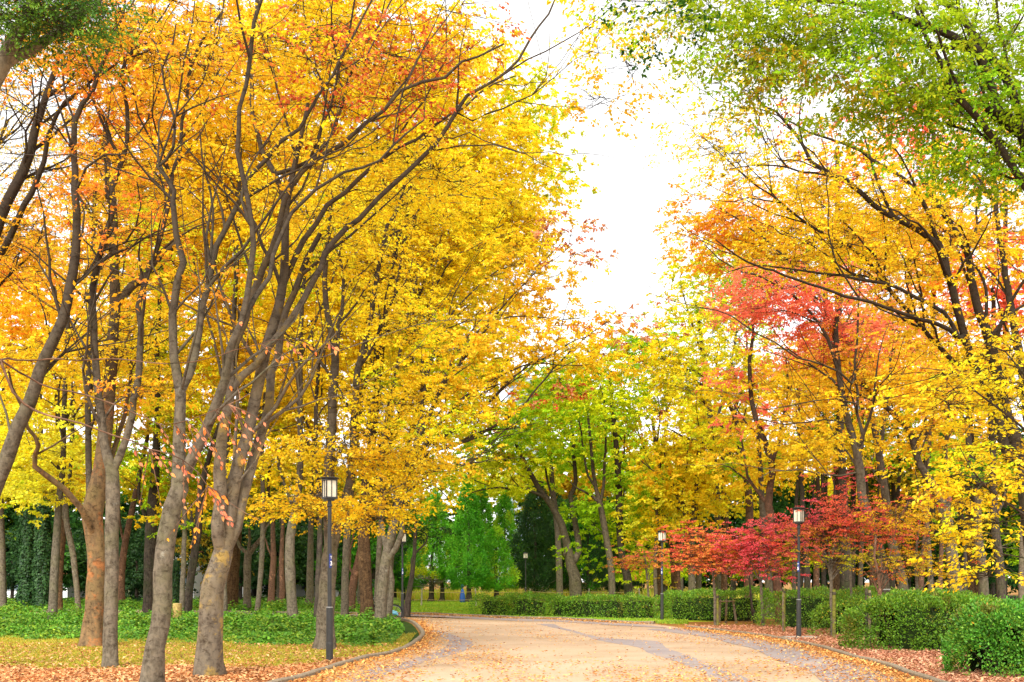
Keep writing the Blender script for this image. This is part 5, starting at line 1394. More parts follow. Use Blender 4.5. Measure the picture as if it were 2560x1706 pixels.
T('zelkova_tree', 'dark slim trunk immediately left of the twin stemmed trunk by the lamp', 45.5,
  [(791, 1552, 15), (795, 1450, 15), (800, 1350, 14), (798, 1250, 13), (792, 1150, 12), (790, 1020, 10), (800, 880, 8)], [],
  [(850, 860, 120, 110, 47, 3, ('gold', 'yellow', 0.5), 1.3), (880, 640, 150, 130, 48, 4, ('yellow', 'gold', 0.5), 1.5)], bark='dark', group=GL, seed=219, subs=22, subr=1.6, leaf=(0.14, 0.085))
T('oak_tree', 'reddish brown trunk with a bent side stem, left of the furrowed brown trunk', 60,
  [(877, 1530, 22), (880, 1480, 20), (886, 1440, 20), (896, 1400, 17), (905, 1340, 13), (910, 1250, 11), (905, 1150, 9)],
  [([(880, 1455), (874, 1420), (878, 1370), (884, 1330)], 8, 5, 1)],
  [(890, 1120, 110, 70, 61, 3, ('gold', 'amber', 0.3), 1.3), (960, 900, 130, 120, 62, 5, ('yellow', 'gold', 0.5), 1.7)], bark='reddish', group=GL, seed=220, leaf=(0.17, 0.1))
T('zelkova_tree', 'slim upright stem behind the leaning multi stemmed group', 50,
  [(940, 1545, 15), (944, 1450, 14), (951, 1327, 14), (958, 1250, 12), (962, 1150, 10), (975, 1020, 8)], [],
  [(1110, 700, 130, 120, 54, 4, ('gold', 'yellow', 0.5), 1.4), (1000, 1100, 100, 70, 50, 3, 'gold', 1.1)], bark='grey', group=GL, seed=221, subs=22, subr=1.6, leaf=(0.14, 0.085))
T('camphor_tree', 'short dark leaning trunk beside the bicycle', 52,
  [(1014, 1545, 16), (1020, 1500, 15), (1030, 1440, 12), (1036, 1380, 10), (1040, 1300, 8)], [],
  [(1030, 1330, 50, 60, 56, 2, 'darkgreen', 1.2)], bark='dark', seed=222, leaf=(0.14, 0.08), lmat='evergreen')
# tall crowns behind, up to the sky line
T('zelkova_tree', 'tall golden tree whose rounded crown ends against the white sky', 56,
  [(968, 1536, 22), (975, 1400, 19), (1000, 1200, 17), (1050, 1000, 15), (1100, 800, 12), (1140, 600, 9)],
  [([(1060, 1000), (1130, 900), (1200, 800)], 9, 4, 2)],
  [(1230, 470, 170, 130, 57, 6, ('yellow', 'gold', 0.5), 1.9), (1280, 610, 120, 90, 57, 4, ('gold', 'amber', 0.3), 1.7), (1150, 340, 160, 150, 58, 6, ('yellow', 'gold', 0.5), 1.9), (1180, 620, 130, 90, 56, 5, ('yellow', 'gold', 0.4), 1.6), (1100, 480, 130, 130, 56, 5, ('yellow', 'yelgreen', 0.2), 1.7)],
  bark='grey', seed=231, subs=22, subr=1.6, leaf=(0.16, 0.1))
T('zelkova_tree', 'yellow green tree top showing at the left side of the open sky', 70,
  [(900, 1520, 20), (930, 1200, 17), (1050, 800, 13), (1180, 500, 9)], [],
  [(1330, 360, 85, 100, 72, 4, ('yelgreen', 'yellow', 0.5), 1.7), (1290, 270, 90, 70, 72, 4, ('yelgreen', 'yellow', 0.4), 1.5), (1380, 450, 45, 80, 72, 3, ('yelgreen', 'gold', 0.4), 1.3), (1150, 190, 120, 130, 72, 6, ('gold', 'yellow', 0.5), 1.8)],
  bark='grey', seed=232, leaf=(0.2, 0.12))
T('zelkova_tree', 'golden tree filling the top behind the red leaved boughs', 50,
  [(860, 1560, 20), (870, 1300, 18), (900, 1000, 15), (930, 700, 12), (960, 400, 9)], [([(900, 1000), (960, 820), (1000, 640)], 9, 4, 2)],
  [(1000, 150, 170, 150, 52, 6, ('yellow', 'gold', 0.5), 1.9), (900, 330, 170, 150, 51, 6, ('yellow', 'gold', 0.5), 1.8), (1020, 320, 130, 130, 51, 5, ('gold', 'yellow', 0.5), 1.5), (1110, 90, 110, 100, 52, 5, ('gold', 'rust', 0.3), 1.3), (860, 60, 150, 120, 52, 5, ('yellow', 'gold', 0.5), 1.7)],
  bark='grey', seed=233, subs=22, subr=1.6, leaf=(0.15, 0.09))
T('zelkova_tree', 'golden orange tree behind the dark upright stems, top left of centre', 48,
  [(560, 1548, 18), (560, 1300, 17), (570, 1000, 15), (590, 700, 12), (600, 400, 9)], [([(570, 1000), (520, 800), (480, 640)], 9, 4, 2)],
  [(640, 350, 160, 150, 50, 6, ('gold', 'amber', 0.5), 1.7), (700, 160, 170, 150, 51, 6, ('gold', 'yellow', 0.5), 1.7), (520, 300, 150, 140, 50, 5, ('amber', 'gold', 0.5), 1.5), (520, 110, 150, 120, 51, 5, ('amber', 'orange', 0.4), 1.5), (500, 520, 140, 120, 50, 5, ('amber', 'gold', 0.5), 1.6)],
  bark='grey', seed=234, subs=22, subr=1.6, leaf=(0.15, 0.09))
T('zelkova_tree', 'orange tree filling the top left behind the leaning trunk', 46,
  [(230, 1556, 18), (225, 1300, 17), (220, 1000, 15), (230, 700, 12), (240, 400, 8)], [([(220, 1000), (280, 800), (320, 620)], 9, 4, 2)],
  [(340, 330, 140, 130, 47, 5, ('orange', 'amber', 0.5), 1.3), (280, 120, 150, 110, 47, 5, ('orange', 'amber', 0.5), 1.4), (220, 520, 120, 110, 47, 4, ('amber', 'orange', 0.5), 1.0), (400, 130, 130, 110, 48, 5, ('orange', 'amber', 0.5), 1.4), (110, 120, 70, 60, 46, 3, ('amber', 'orange', 0.4), 0.7)],
  bark='grey', seed=235, subs=22, subr=1.6, leaf=(0.14, 0.085))
T('bare_tree', 'nearly bare grey twigged tree against the white sky at the upper left', 38,
  [(-190, 1570, 26), (-160, 1200, 22), (-110, 800, 18), (-60, 520, 14), (-20, 400, 10), (20, 300, 7)],
  [([(-60, 520), (0, 440), (60, 380), (120, 340)], 6, 2, 1), ([(-110, 800), (-40, 660), (30, 560), (80, 480)], 7, 2, 2), ([(-20, 400), (20, 350), (80, 310), (150, 300)], 4, 2, 1), ([(-60, 520), (-20, 380), (10, 250), (50, 180)], 5, 2, 1)],
  [(80, 300, 120, 90, 38, 3, 'amber', 0.10), (60, 430, 100, 70, 38, 3, 'amber', 0.12), (20, 220, 70, 70, 38, 2, 'amber', 0.08), (40, 560, 90, 90, 38, 3, 'orange', 0.2)],
  bark='grey', seed=236, leaf=(0.06, 0.035), L=4, tw=1.3, limbbark='grey', subs=60, subr=1.4)
T('zelkova_tree', 'yellow crown low behind the bright leaves at the left edge', 82,
  [(90, 1508, 20), (95, 1300, 15), (100, 1100, 11), (100, 900, 8)], [],
  [(100, 1080, 170, 150, 84, 6, ('bright', 'yellow', 0.4), 2.0), (60, 800, 150, 160, 85, 6, ('amber', 'yellow', 0.5), 1.7), (240, 900, 130, 150, 84, 6, ('yellow', 'amber', 0.5), 1.8), (20, 620, 100, 110, 84, 5, ('amber', 'orange', 0.5), 1.4)],
  bark='grey', seed=237, leaf=(0.24, 0.15), twigs=False)
T('zelkova_tree', 'golden crown in the depth of the wood behind the orange barked trunk', 86,
  [(420, 1508, 20), (425, 1300, 15), (430, 1100, 11), (440, 900, 8)], [],
  [(430, 900, 170, 170, 88, 6, ('amber', 'yelgreen', 0.4), 2.0), (420, 640, 170, 160, 89, 6, ('amber', 'gold', 0.5), 2.0), (380, 400, 150, 150, 89, 6, ('amber', 'gold', 0.5), 1.6), (560, 460, 150, 160, 89, 6, ('gold', 'yellow', 0.5), 1.6)],
  bark='grey', seed=238, leaf=(0.25, 0.15), twigs=False)
T('zelkova_tree', 'yellow crown in the depth of the wood behind the nearest lamp', 88,
  [(700, 1508, 20), (705, 1300, 15), (710, 1100, 11), (720, 900, 8)], [],
  [(700, 940, 170, 170, 90, 6, ('yellow', 'gold', 0.5), 2.0), (720, 660, 170, 160, 91, 6, ('yellow', 'yelgreen', 0.3), 2.0), (900, 800, 160, 180, 91, 6, ('yellow', 'gold', 0.5), 2.0), (760, 400, 170, 160, 91, 6, ('yellow', 'gold', 0.5), 1.9), (940, 500, 160, 170, 91, 6, ('yellow', 'yelgreen', 0.3), 2.0)],
  bark='grey', seed=239, leaf=(0.25, 0.15), twigs=False)
T('zelkova_tree', 'broad yellow crown behind the fanning boughs right of the lamp', 90,
  [(850, 1505, 18), (900, 1300, 15), (980, 1100, 11), (1080, 900, 8)], [],
  [(1100, 960, 170, 150, 92, 6, ('gold', 'yelgreen', 0.4), 2.0), (1120, 730, 170, 160, 93, 6, ('yellow', 'gold', 0.5), 2.0), (1280, 860, 110, 130, 92, 5, ('gold', 'amber', 0.3), 1.4), (1060, 560, 150, 160, 93, 6, ('yellow', 'gold', 0.5), 2.0), (1240, 560, 140, 140, 93, 5, ('yellow', 'gold', 0.4), 1.9), (1180, 1070, 120, 60, 92, 4, ('yelgreen', 'lime', 0.5), 1.5)],
  bark='grey', seed=240, leaf=(0.25, 0.15), twigs=False)

T('zelkova_tree', 'yellow green crown in the far distance above the bright conifers', 122,
  [(1130, 1492, 10), (1135, 1400, 9), (1140, 1300, 7)], [],
  [(1060, 1220, 110, 80, 124, 5, ('yelgreen', 'yellow', 0.4), 2.2), (1200, 1200, 120, 80, 124, 5, ('yelgreen', 'bright', 0.4), 2.2), (1310, 1210, 90, 80, 125, 5, ('yelgreen', 'lime', 0.4), 2.2), (1180, 1330, 160, 80, 126, 5, ('darkgreen', 'lime', 0.3), 2.4), (980, 1330, 90, 100, 126, 5, ('darkgreen', 'deepgreen', 0.4), 2.4)],
  bark='grey', seed=241, leaf=(0.3, 0.19), twigs=False)
# dark evergreen undergrowth closing the view under the crowns
def shrub(name, label, x, d, rx, ry, yc, pal, seed, cov=3.2, cat='shrub', group='dark evergreens at the back of the wood', leaf=(0.24, 0.13)):
    return tree(name, label, cat, d, [(x, HY + EYE * FL / d, 10), (x + 3, yc + ry * 0.3, 8), (x, yc, 6)], [], [(x, yc, rx, ry, d, rx * d / FL * 0.7, pal, cov)],
                bark='dark', group=group, seed=seed, leaf=leaf, twigs=False, lmat='evergreen', k=6, autolimb=0, spr=0.7, L=18)
for i, (x, d, rx, ry, yc, pal, lab) in enumerate([
    (30, 84, 70, 80, 1400, 'deepgreen', 'dark evergreen shrub at the left edge of the wood'),
    (150, 86, 60, 80, 1410, ('darkgreen', 'conifer', 0.3), 'green evergreen shrub behind the straight grey trunk'),
    (230, 90, 60, 90, 1400, 'deepgreen', 'dark evergreen shrub behind the orange barked trunk'),
    (340, 80, 50, 120, 1400, 'deepgreen', 'tall dark evergreen shrub behind the reddish leaning trunk'),
    (420, 88, 60, 110, 1390, 'deepgreen', 'dark evergreen shrub behind the smooth leaning trunk'),
    (520, 84, 60, 90, 1370, ('deepgreen', 'olive', 0.3), 'dark evergreen shrub behind the thick mottled fork'),
    (600, 92, 50, 100, 1370, 'deepgreen', 'dark evergreen shrub behind the broad brown trunk'),
    (700, 84, 70, 80, 1370, ('darkgreen', 'deepgreen', 0.5), 'low spreading dark green tree behind the bulging fork'),
    (770, 95, 60, 110, 1360, ('deepgreen', 'darkgreen', 0.5), 'dark evergreen shrub left of the nearest lamp'),
    (860, 84, 50, 100, 1400, ('conifer', 'deepgreen', 0.5), 'green evergreen shrub right of the nearest lamp'),
    (930, 92, 60, 110, 1390, ('deepgreen', 'conifer', 0.4), 'dark evergreen shrub behind the furrowed brown trunk')]):
    shrub('evergreen_shrub', lab, x, d, rx, ry, yc, pal, 400 + i)

def ivy_column(x, d, w, ytop, label, seed):
    """a trunk wholly wrapped in climbing ivy"""
    rg = np.random.default_rng(seed); X = (x - CX) * d / FL; H = EYE + (HY - ytop) * d / FL; r = w * 0.5 * d / FL
    root = empty('ivy_clad_tree', (X, d, 0), label, 'tree')
    zs = np.linspace(-0.05, H, 12); c = np.c_[np.sin(zs * 0.4) * 0.08, zs * 0, zs]
    V, Q = tubes(c[None], np.linspace(r * 0.6, r * 0.35, 12)[None], 10); mesh_np('trunk', V, Q, M['dark'], root, smooth=True)
    n = int(H * r * 2600)
    z = rg.random(n) * H; th = rg.uniform(0, 2 * math.pi, n); rr = r * (1 + 0.22 * noise3(np.c_[np.cos(th), np.sin(th), z], 0.6, seed)) * rg.uniform(0.75, 1.05, n) * (1 - 0.25 * z / H)
    p = np.c_[rr * np.cos(th) + np.sin(z * 0.4) * 0.08, rr * np.sin(th), z]
    D = np.c_[np.cos(th) * 0.4 + rg.normal(size=n) * 0.4, np.sin(th) * 0.4 + rg.normal(size=n) * 0.4, -0.8 + rg.normal(size=n) * 0.3]
    nr = np.c_[np.cos(th), np.sin(th), rg.normal(size=n) * 0.5 + 0.4]; S = np.cross(nr, D); S /= np.linalg.norm(S, axis=1, keepdims=True)
    V = np.stack([p, p + D * 0.06 + S * 0.06, p + D * 0.13, p + D * 0.06 - S * 0.06], 1)
    mesh_np('ivy', V.reshape(-1, 3), quads_for(n), M['evergreen'], root, fcol=pal_cols(rg, PAL['deepgreen'], p, seed, 0.6, 0.2))
    LEAFCOUNT[0] += n
ivy_column(64, 66, 42, 1270, 'trunk wrapped in dark ivy, left one of the pair at the left edge', 501)
ivy_column(104, 64, 44, 1255, 'trunk wrapped in dark ivy, right one of the pair at the left edge', 502)
ivy_column(437, 70, 18, 1400, 'thin ivy wrapped trunk behind the pale log stump', 503)

# closing rows of dark evergreens far behind the left trunks
rgb_ = random.Random(77)
_adj = ['broad', 'narrow', 'rounded', 'ragged', 'low', 'tall', 'leaning', 'dense', 'loose', 'pointed', 'spreading', 'slim', 'bushy']
_near = ['at the far left edge', 'left of the ivy clad pair', 'right of the ivy clad pair', 'beyond the orange barked trunk', 'beyond the slim forked trunk', 'beyond the dark rough trunk', 'beyond the log stump', 'beyond the thick mottled fork', 'beyond the broad brown trunk', 'beyond the bulging fork', 'beyond the nearest lamp', 'beyond the furrowed brown trunk', 'beyond the bicycle']
for i in range(13):
    x = -30 + i * 83
    d = 112 + rgb_.uniform(-6, 10)
    tree('background_tree', _adj[i] + ' dark evergreen in the last row, ' + _near[i], 'tree', d, [(x, HY + EYE * FL / d, 14), (x + 3, 1400, 11), (x, 1330, 8)], [],
         [(x, 1345 + rgb_.uniform(-10, 14), 68, 105, d, 3.5, rgb_.choice(['deepgreen', ('deepgreen', 'darkgreen', 0.4), ('deepgreen', 'green', 0.25)]), 3.2), (x + rgb_.uniform(-20, 20), 1425, 62, 42, d - 2, 3.0, 'deepgreen', 2.6),
          (x + rgb_.uniform(-20, 20), 1220 + rgb_.uniform(-20, 20), 75, 70, d + 3, 3.5, rgb_.choice([('olive', 'gold', 0.4), ('yelgreen', 'gold', 0.4), ('green', 'yellow', 0.5)]), 2.2)],
         bark='dark', group='last row of trees behind the left wood', seed=420 + i, leaf=(0.32, 0.2), twigs=False, autolimb=0, k=6, spr=0.9, tw=1.3)
# ---------------------------------------------------------------- conifers beyond the lawn
def conifer(label, x, ytop, ybot, hw, d, pal, seed, trunks=((0, 1.0),), dead=0.0, taper=0.85, tuft=1.0, cov=1.5, group='conifers on the lawn'):
    rg = np.random.default_rng(seed); X = (x - CX) * d / FL
    zt = EYE + (HY - ytop) * d / FL; zb = max(EYE + (HY - ybot) * d / FL, 0.3); R = hw * 0.88 * d / FL
    root = empty('conifer', (X, d, 0), label, 'conifer', group)
    VB, QB, nb = [], [], 0
    for dx, f in trunks:
        c = catmull(np.array([[dx, 0, -0.05, 0.27 * f], [dx + 0.05, 0, zb * 0.6, 0.2 * f], [dx * 0.6, 0, zb + (zt - zb) * 0.4, 0.12 * f], [0, 0, zb + (zt - zb) * 0.85, 0.04]]), 0.4)
        c[:, 3] *= 1 + 0.35 * np.exp(-np.maximum(c[:, 2], 0) / 0.3)
        V, Q = tubes(c[None, :, :3], c[None, :, 3], 12, (0.22, 0.25, seed + dx)); VB.append(V); QB.append(Q + nb); nb += len(V)
    mesh_np('trunk', np.vstack(VB), np.vstack(QB), M['dark'], root, smooth=True)
    area = 2 * math.pi * R * (zt - zb) * 0.6
    n = int(area * 16 * cov)
    t = rg.random(n) ** 1.25
    prof = np.minimum(1.0, (1 - t) ** taper * 1.08) * np.minimum(1, 0.55 + t * 4)
    th = rg.uniform(0, 2 * math.pi, n)
    lum = 1 + 0.42 * noise3(np.c_[np.cos(th) * R * 0.9, np.sin(th) * R * 0.9, t * (zt - zb) * 0.45], 0.9, seed)
    rr = R * prof * lum * rg.uniform(0.55, 1.0, n) ** 0.5
    O = np.c_[rr * np.cos(th), rr * np.sin(th), zb + t * (zt - zb) + 0.25 * noise3(np.c_[np.cos(th) * 2, np.sin(th) * 2, t * 4], 0.7, seed)]
    D = np.c_[np.cos(th) * 0.45, np.sin(th) * 0.45, np.full(n, 1.0)] + rg.normal(size=(n, 3)) * 0.22
    V = place_sprays(rg, O, D, tuft, 16, 0.62, 0.24, 0.055, 0.0, 2.0)
    C = V.mean(axis=2).reshape(-1, 3)
    colp = pal_cols(rg, PAL[pal[0]], C, seed, 0.9, 0.14, grp=16)
    if pal[1]:
        c2 = pal_cols(rg, PAL[pal[1]], C, seed + 3, 0.9, 0.14, grp=16); w = noise3(C, 1.1, seed + 5) * 0.5 + 0.5 + rg.normal(size=len(C)) * 0.1
        colp = np.where((w < pal[2])[:, None], c2, colp)
    mesh_np('foliage', V.reshape(-1, 3), quads_for(len(C)), M['evergreen'], root, fcol=colp)
    LEAFCOUNT[0] += len(C)
    # dead lower boughs
    if dead > 0:
        m = int(90 * dead); a = rg.uniform(0, 2 * math.pi, m); ln = R * rg.uniform(0.5, 1.15, m); z0 = zb * rg.uniform(0.8, 1.5, m)
        p0 = np.c_[np.zeros((m, 2)), z0]; p2 = np.c_[np.cos(a) * ln, np.sin(a) * ln, z0 + rg.uniform(-0.2, 1.3, m)]; p1 = (p0 + p2) / 2 + rg.normal(size=(m, 3)) * 0.25 - [0, 0, 0.2]
        tt = np.linspace(0, 1, 7)[None, :, None]
        B = (1 - tt) ** 2 * p0[:, None] + 2 * tt * (1 - tt) * p1[:, None] + tt ** 2 * p2[:, None]
        V, Q = tubes(B, np.linspace(0.035, 0.008, 7)[None].repeat(m, 0), 4)
        mesh_np('dead_boughs', V, Q, M['pale'], root)
    return root
conifer('conifer with twin trunks and bare grey lower boughs, nearest to the path', 1085, 1250, 1455, 78, 92, ('conifer2', 'yelgreen', 0.15), 601, trunks=((-0.25, 1.0), (0.65, 0.9)), dead=1.0, taper=0.8)
conifer('conifer on a single trunk beside the blue bag', 1172, 1205, 1470, 56, 90, ('conifer', 'conifer2', 0.4), 602, taper=0.8)
conifer('small rounded bright conifer between the two tall pointed ones', 1240, 1330, 1478, 44, 93, ('conifer2', 'lime', 0.15), 603, taper=0.5)
conifer('tall bright green conifer at the back left of the group', 1030, 1300, 1480, 46, 104, ('conifer2', 'conifer', 0.4), 604)
conifer('pointed bright conifer behind the single trunked one', 1205, 1225, 1470, 50, 104, ('conifer2', 'conifer', 0.3), 605)
conifer('broad light green conifer with feathery top in the middle of the group', 1262, 1240, 1480, 58, 108, ('conifer2', 'lime', 0.25), 606)
conifer('very dark tall conifer behind the small far lamp', 1338, 1215, 1478, 66, 96, ('deepgreen', 'darkgreen', 0.4), 607, dead=0.4, taper=0.55)
conifer('dark conifer behind the forked leaning tree', 1405, 1270, 1478, 52, 100, ('darkgreen', 'conifer', 0.4), 608, dead=0.3)
conifer('dark conifer between the two single stemmed trees', 1470, 1290, 1475, 60, 98, ('deepgreen', 'conifer', 0.3), 609, dead=0.3, taper=0.5)
conifer('conifer partly hidden by the orange leaves left of the group', 985, 1340, 1480, 45, 96, ('conifer', 'deepgreen', 0.4), 610)
conifer('small conifer behind the dark leaning trunk by the bicycle', 1140, 1320, 1480, 44, 108, ('conifer', 'conifer2', 0.4), 611)
conifer('dark conifer behind the dark upright trunk right of centre', 1545, 1300, 1478, 60, 104, ('deepgreen', 'darkgreen', 0.4), 612, dead=0.3, taper=0.5)

# ---------------------------------------------------------------- tall trees beyond the bend
T('camphor_tree', 'forked tree leaning left over the path bend, its bough arching toward the conifers', 62,
  [(1442, 1485, 33), (1436, 1440, 29), (1428, 1415, 26), (1415, 1349, 19), (1404, 1310, 18), (1391, 1285, 17), (1367, 1246, 16), (1348, 1222, 14), (1330, 1190, 12), (1308, 1150, 10), (1290, 1110, 8)],
  [([(1432, 1420), (1445, 1380), (1441, 1327), (1430, 1270), (1427, 1240), (1440, 1203), (1434, 1150), (1432, 1090), (1420, 1020), (1400, 950)], 19, 7, 1),
   ([(1360, 1240), (1320, 1225), (1271, 1221), (1220, 1222), (1180, 1232)], 10, 3, -2), ([(1391, 1285), (1378, 1230), (1366, 1190), (1364, 1150)], 8, 5, 1),
   ([(1330, 1190), (1290, 1155), (1240, 1150), (1190, 1165)], 7, 3, -1), ([(1418, 1360), (1408, 1390), (1404, 1372)], 7, 4, -1)],
  [(1270, 1180, 100, 50, 61, 3, ('yelgreen', 'olive', 0.3), 1.4), (1350, 1080, 110, 80, 63, 4, ('yelgreen', 'lime', 0.5), 1.6), (1230, 1110, 90, 50, 62, 3, ('lime', 'yelgreen', 0.4), 1.2), (1400, 960, 100, 80, 64, 4, ('yelgreen', 'lime', 0.5), 1.5), (1160, 1170, 60, 30, 60, 2, ('yelgreen', 'lime', 0.4), 0.8), (1410, 1160, 70, 60, 63, 3, ('lime', 'yelgreen', 0.4), 1.2)],
  bark='grey', group=GC, seed=701, covk=1.4, leaf=(0.17, 0.1), autolimb=2)
T('camphor_tree', 'smooth brown tree with thin ascending stems, right of the forked leaning tree', 60,
  [(1532, 1488, 19), (1528, 1430, 17), (1519, 1363, 16), (1508, 1300, 16), (1500, 1260, 14), (1490, 1220, 10), (1483, 1180, 9), (1478, 1120, 8), (1470, 1040, 6)],
  [([(1500, 1268), (1480, 1240), (1462, 1230), (1441, 1221), (1425, 1205)], 9, 4, 0), ([(1504, 1275), (1508, 1221), (1512, 1150), (1515, 1080), (1510, 1000)], 10, 5, 1), ([(1490, 1230), (1470, 1190), (1462, 1150), (1452, 1080), (1440, 1010)], 7, 4, 0)],
  [(1480, 1060, 90, 110, 61, 4, ('lime', 'yelgreen', 0.5), 1.3), (1470, 920, 90, 60, 62, 4, ('yelgreen', 'gold', 0.3), 1.3), (1480, 1330, 60, 90, 62, 3, ('green', 'lime', 0.4), 1.2)],
  bark='grey', group=GC, seed=702, covk=1.4, leaf=(0.17, 0.1), autolimb=1)
T('camphor_tree', 'dark straight trunk with small side boughs behind the hedge, right of centre', 61,
  [(1574, 1488, 24), (1568, 1440, 21), (1556, 1400, 18), (1550, 1327, 17), (1547, 1221, 17), (1543, 1150, 15), (1535, 1055, 11), (1528, 1000, 9), (1524, 930, 7)],
  [([(1547, 1195), (1530, 1185), (1515, 1188)], 8, 4, 0), ([(1546, 1180), (1560, 1140), (1562, 1090)], 6, 4, 0)],
  [(1550, 980, 80, 80, 62, 4, ('lime', 'yelgreen', 0.4), 1.2), (1560, 1240, 70, 90, 63, 4, ('lime', 'green', 0.4), 1.5), (1570, 1370, 60, 80, 63, 3, ('green', 'yelgreen', 0.5), 1.4), (1590, 870, 55, 75, 64, 3, ('green', 'lime', 0.5), 1.6), (1595, 890, 50, 50, 62, 2, 'rust', 0.25)],
  bark='dark', group=GC, seed=703, covk=1.4, leaf=(0.17, 0.1), autolimb=1)
T('zelkova_tree', 'yellow green crown filling the gap above the conifers', 84,
  [(1400, 1508, 18), (1395, 1350, 15), (1380, 1200, 12), (1370, 1080, 9)], [],
  [(1400, 1080, 150, 110, 86, 6, ('yelgreen', 'lime', 0.4), 1.9), (1390, 960, 70, 60, 87, 4, ('yelgreen', 'gold', 0.2), 1.4), (1280, 1180, 130, 50, 87, 5, ('bright', 'yelgreen', 0.4), 1.5), (1540, 1100, 90, 130, 88, 5, ('lime', 'yelgreen', 0.5), 1.7), (1490, 960, 60, 55, 88, 4, ('yelgreen', 'lime', 0.5), 1.2)],
  bark='grey', seed=704, covk=1.4, leaf=(0.23, 0.14))
T('bare_tree', 'leafless grey twigged tree among the green and yellow crowns', 66,
  [(1690, 1480, 16), (1680, 1380, 14), (1665, 1280, 13), (1650, 1200, 11), (1640, 1120, 9), (1630, 1040, 7)],
  [([(1668, 1290), (1640, 1225), (1600, 1165), (1560, 1110), (1530, 1060)], 8, 3, 0), ([(1650, 1200), (1610, 1120), (1580, 1040), (1570, 980)], 7, 3, 0), ([(1640, 1120), (1650, 1050), (1640, 960)], 6, 3, 0), ([(1665, 1280), (1700, 1200), (1710, 1120)], 7, 3, 0), ([(1680, 1380), (1640, 1280), (1600, 1200), (1560, 1150)], 7, 3, 0)],
  [(1620, 990, 75, 85, 66, 3, 'rust', 0.12), (1580, 1080, 80, 80, 66, 3, 'rust', 0.10), (1560, 960, 60, 50, 66, 3, 'rust', 0.1), (1640, 900, 40, 40, 66, 2, 'rust', 0.1)],
  bark='reddish', seed=705, leaf=(0.12, 0.07), L=4, tw=1.6, limbbark='grey', autolimb=2, subs=70, subr=1.6)
# yellow and amber trees right of centre
T('zelkova_tree', 'golden domed tree with pale curving boughs, right of the open sky', 58,
  [(1872, 1530, 26), (1872, 1400, 22), (1874, 1300, 20), (1868, 1200, 18), (1850, 1110, 15), (1834, 1030, 13), (1803, 985, 11), (1770, 945, 9), (1732, 928, 8), (1693, 922, 6)],
  [([(1868, 1200), (1841, 1132), (1821, 1088), (1778, 1030), (1752, 989), (1740, 930)], 10, 4, 1), ([(1872, 1230), (1839, 1142), (1770, 1111), (1706, 1093), (1680, 1076)], 9, 4, -1), ([(1834, 1030), (1860, 960), (1868, 880), (1860, 800)], 9, 4, 2), ([(1803, 985), (1790, 920), (1800, 860)], 6, 3, 1)],
  [(1740, 900, 120, 90, 58, 4, ('yellow', 'yelgreen', 0.4), 1.6), (1800, 840, 110, 60, 58, 4, ('yellow', 'yelgreen', 0.4), 1.3), (1680, 1010, 95, 80, 57, 4, ('yellow', 'yelgreen', 0.4), 1.5), (1740, 1110, 120, 70, 57, 4, ('yellow', 'yelgreen', 0.3), 1.5), (1860, 960, 110, 80, 59, 4, ('yellow', 'yelgreen', 0.4), 1.3), (1650, 880, 60, 55, 58, 2, ('gold', 'yellow', 0.5), 1.2)],
  bark='reddish', group=GC, seed=711, leaf=(0.14, 0.085), autolimb=1, subs=25, subr=1.6)
T('zelkova_tree', 'pale green and yellow tree whose sparse top fades into the white sky', 68,
  [(1800, 1510, 20), (1795, 1300, 17), (1780, 1100, 14), (1760, 900, 11), (1740, 760, 8)],
  [([(1780, 1100), (1830, 900), (1850, 740)], 9, 4, 0), ([(1760, 900), (1720, 780), (1700, 700)], 6, 3, 0)],
  [(1720, 680, 60, 80, 68, 3, ('yellow', 'yelgreen', 0.4), 0.7), (1760, 770, 90, 70, 68, 4, ('yelgreen', 'yellow', 0.5), 1.1), (1840, 700, 80, 70, 69, 4, ('yelgreen', 'lime', 0.4), 1.4), (1690, 770, 50, 50, 68, 3, ('yellow', 'yelgreen', 0.3), 0.45), (1880, 640, 90, 70, 69, 4, ('yelgreen', 'yellow', 0.5), 1.3), (1770, 620, 60, 50, 68, 3, ('yellow', 'amber', 0.4), 0.8), (1860, 800, 80, 60, 70, 3, ('green', 'lime', 0.5), 1.0)],
  bark='grey', group=GC, seed=712, covk=1.4, leaf=(0.15, 0.09))
T('zelkova_tree', 'grey multi stemmed tree with bright yellow leaves behind the coral maple', 60,
  [(1728, 1515, 19), (1730, 1451, 18), (1728, 1380, 17), (1730, 1310, 16), (1738, 1240, 13), (1742, 1180, 10), (1750, 1100, 8)],
  [([(1728, 1340), (1712, 1290), (1704, 1230), (1716, 1170), (1720, 1100)], 9, 4, 0), ([(1728, 1330), (1745, 1270), (1762, 1200), (1790, 1130)], 8, 4, 1), ([(1710, 1300), (1690, 1230), (1670, 1170), (1650, 1090)], 7, 3, -1), ([(1730, 1310), (1700, 1240), (1648, 1190), (1600, 1150)], 6, 3, -1)],
  [(1700, 1240, 110, 80, 60, 3, ('bright', 'gold', 0.5), 1.1), (1790, 1220, 90, 80, 60, 3, ('gold', 'yellow', 0.5), 1.1), (1640, 1280, 70, 60, 61, 3, ('bright', 'yellow', 0.5), 1.2), (1700, 1330, 80, 40, 59, 2, ('amber', 'gold', 0.4), 0.8), (1620, 1180, 60, 60, 61, 3, ('yelgreen', 'bright', 0.4), 1.0)],
  bark='grey', group=GC, seed=713, covk=1.4, leaf=(0.14, 0.09))
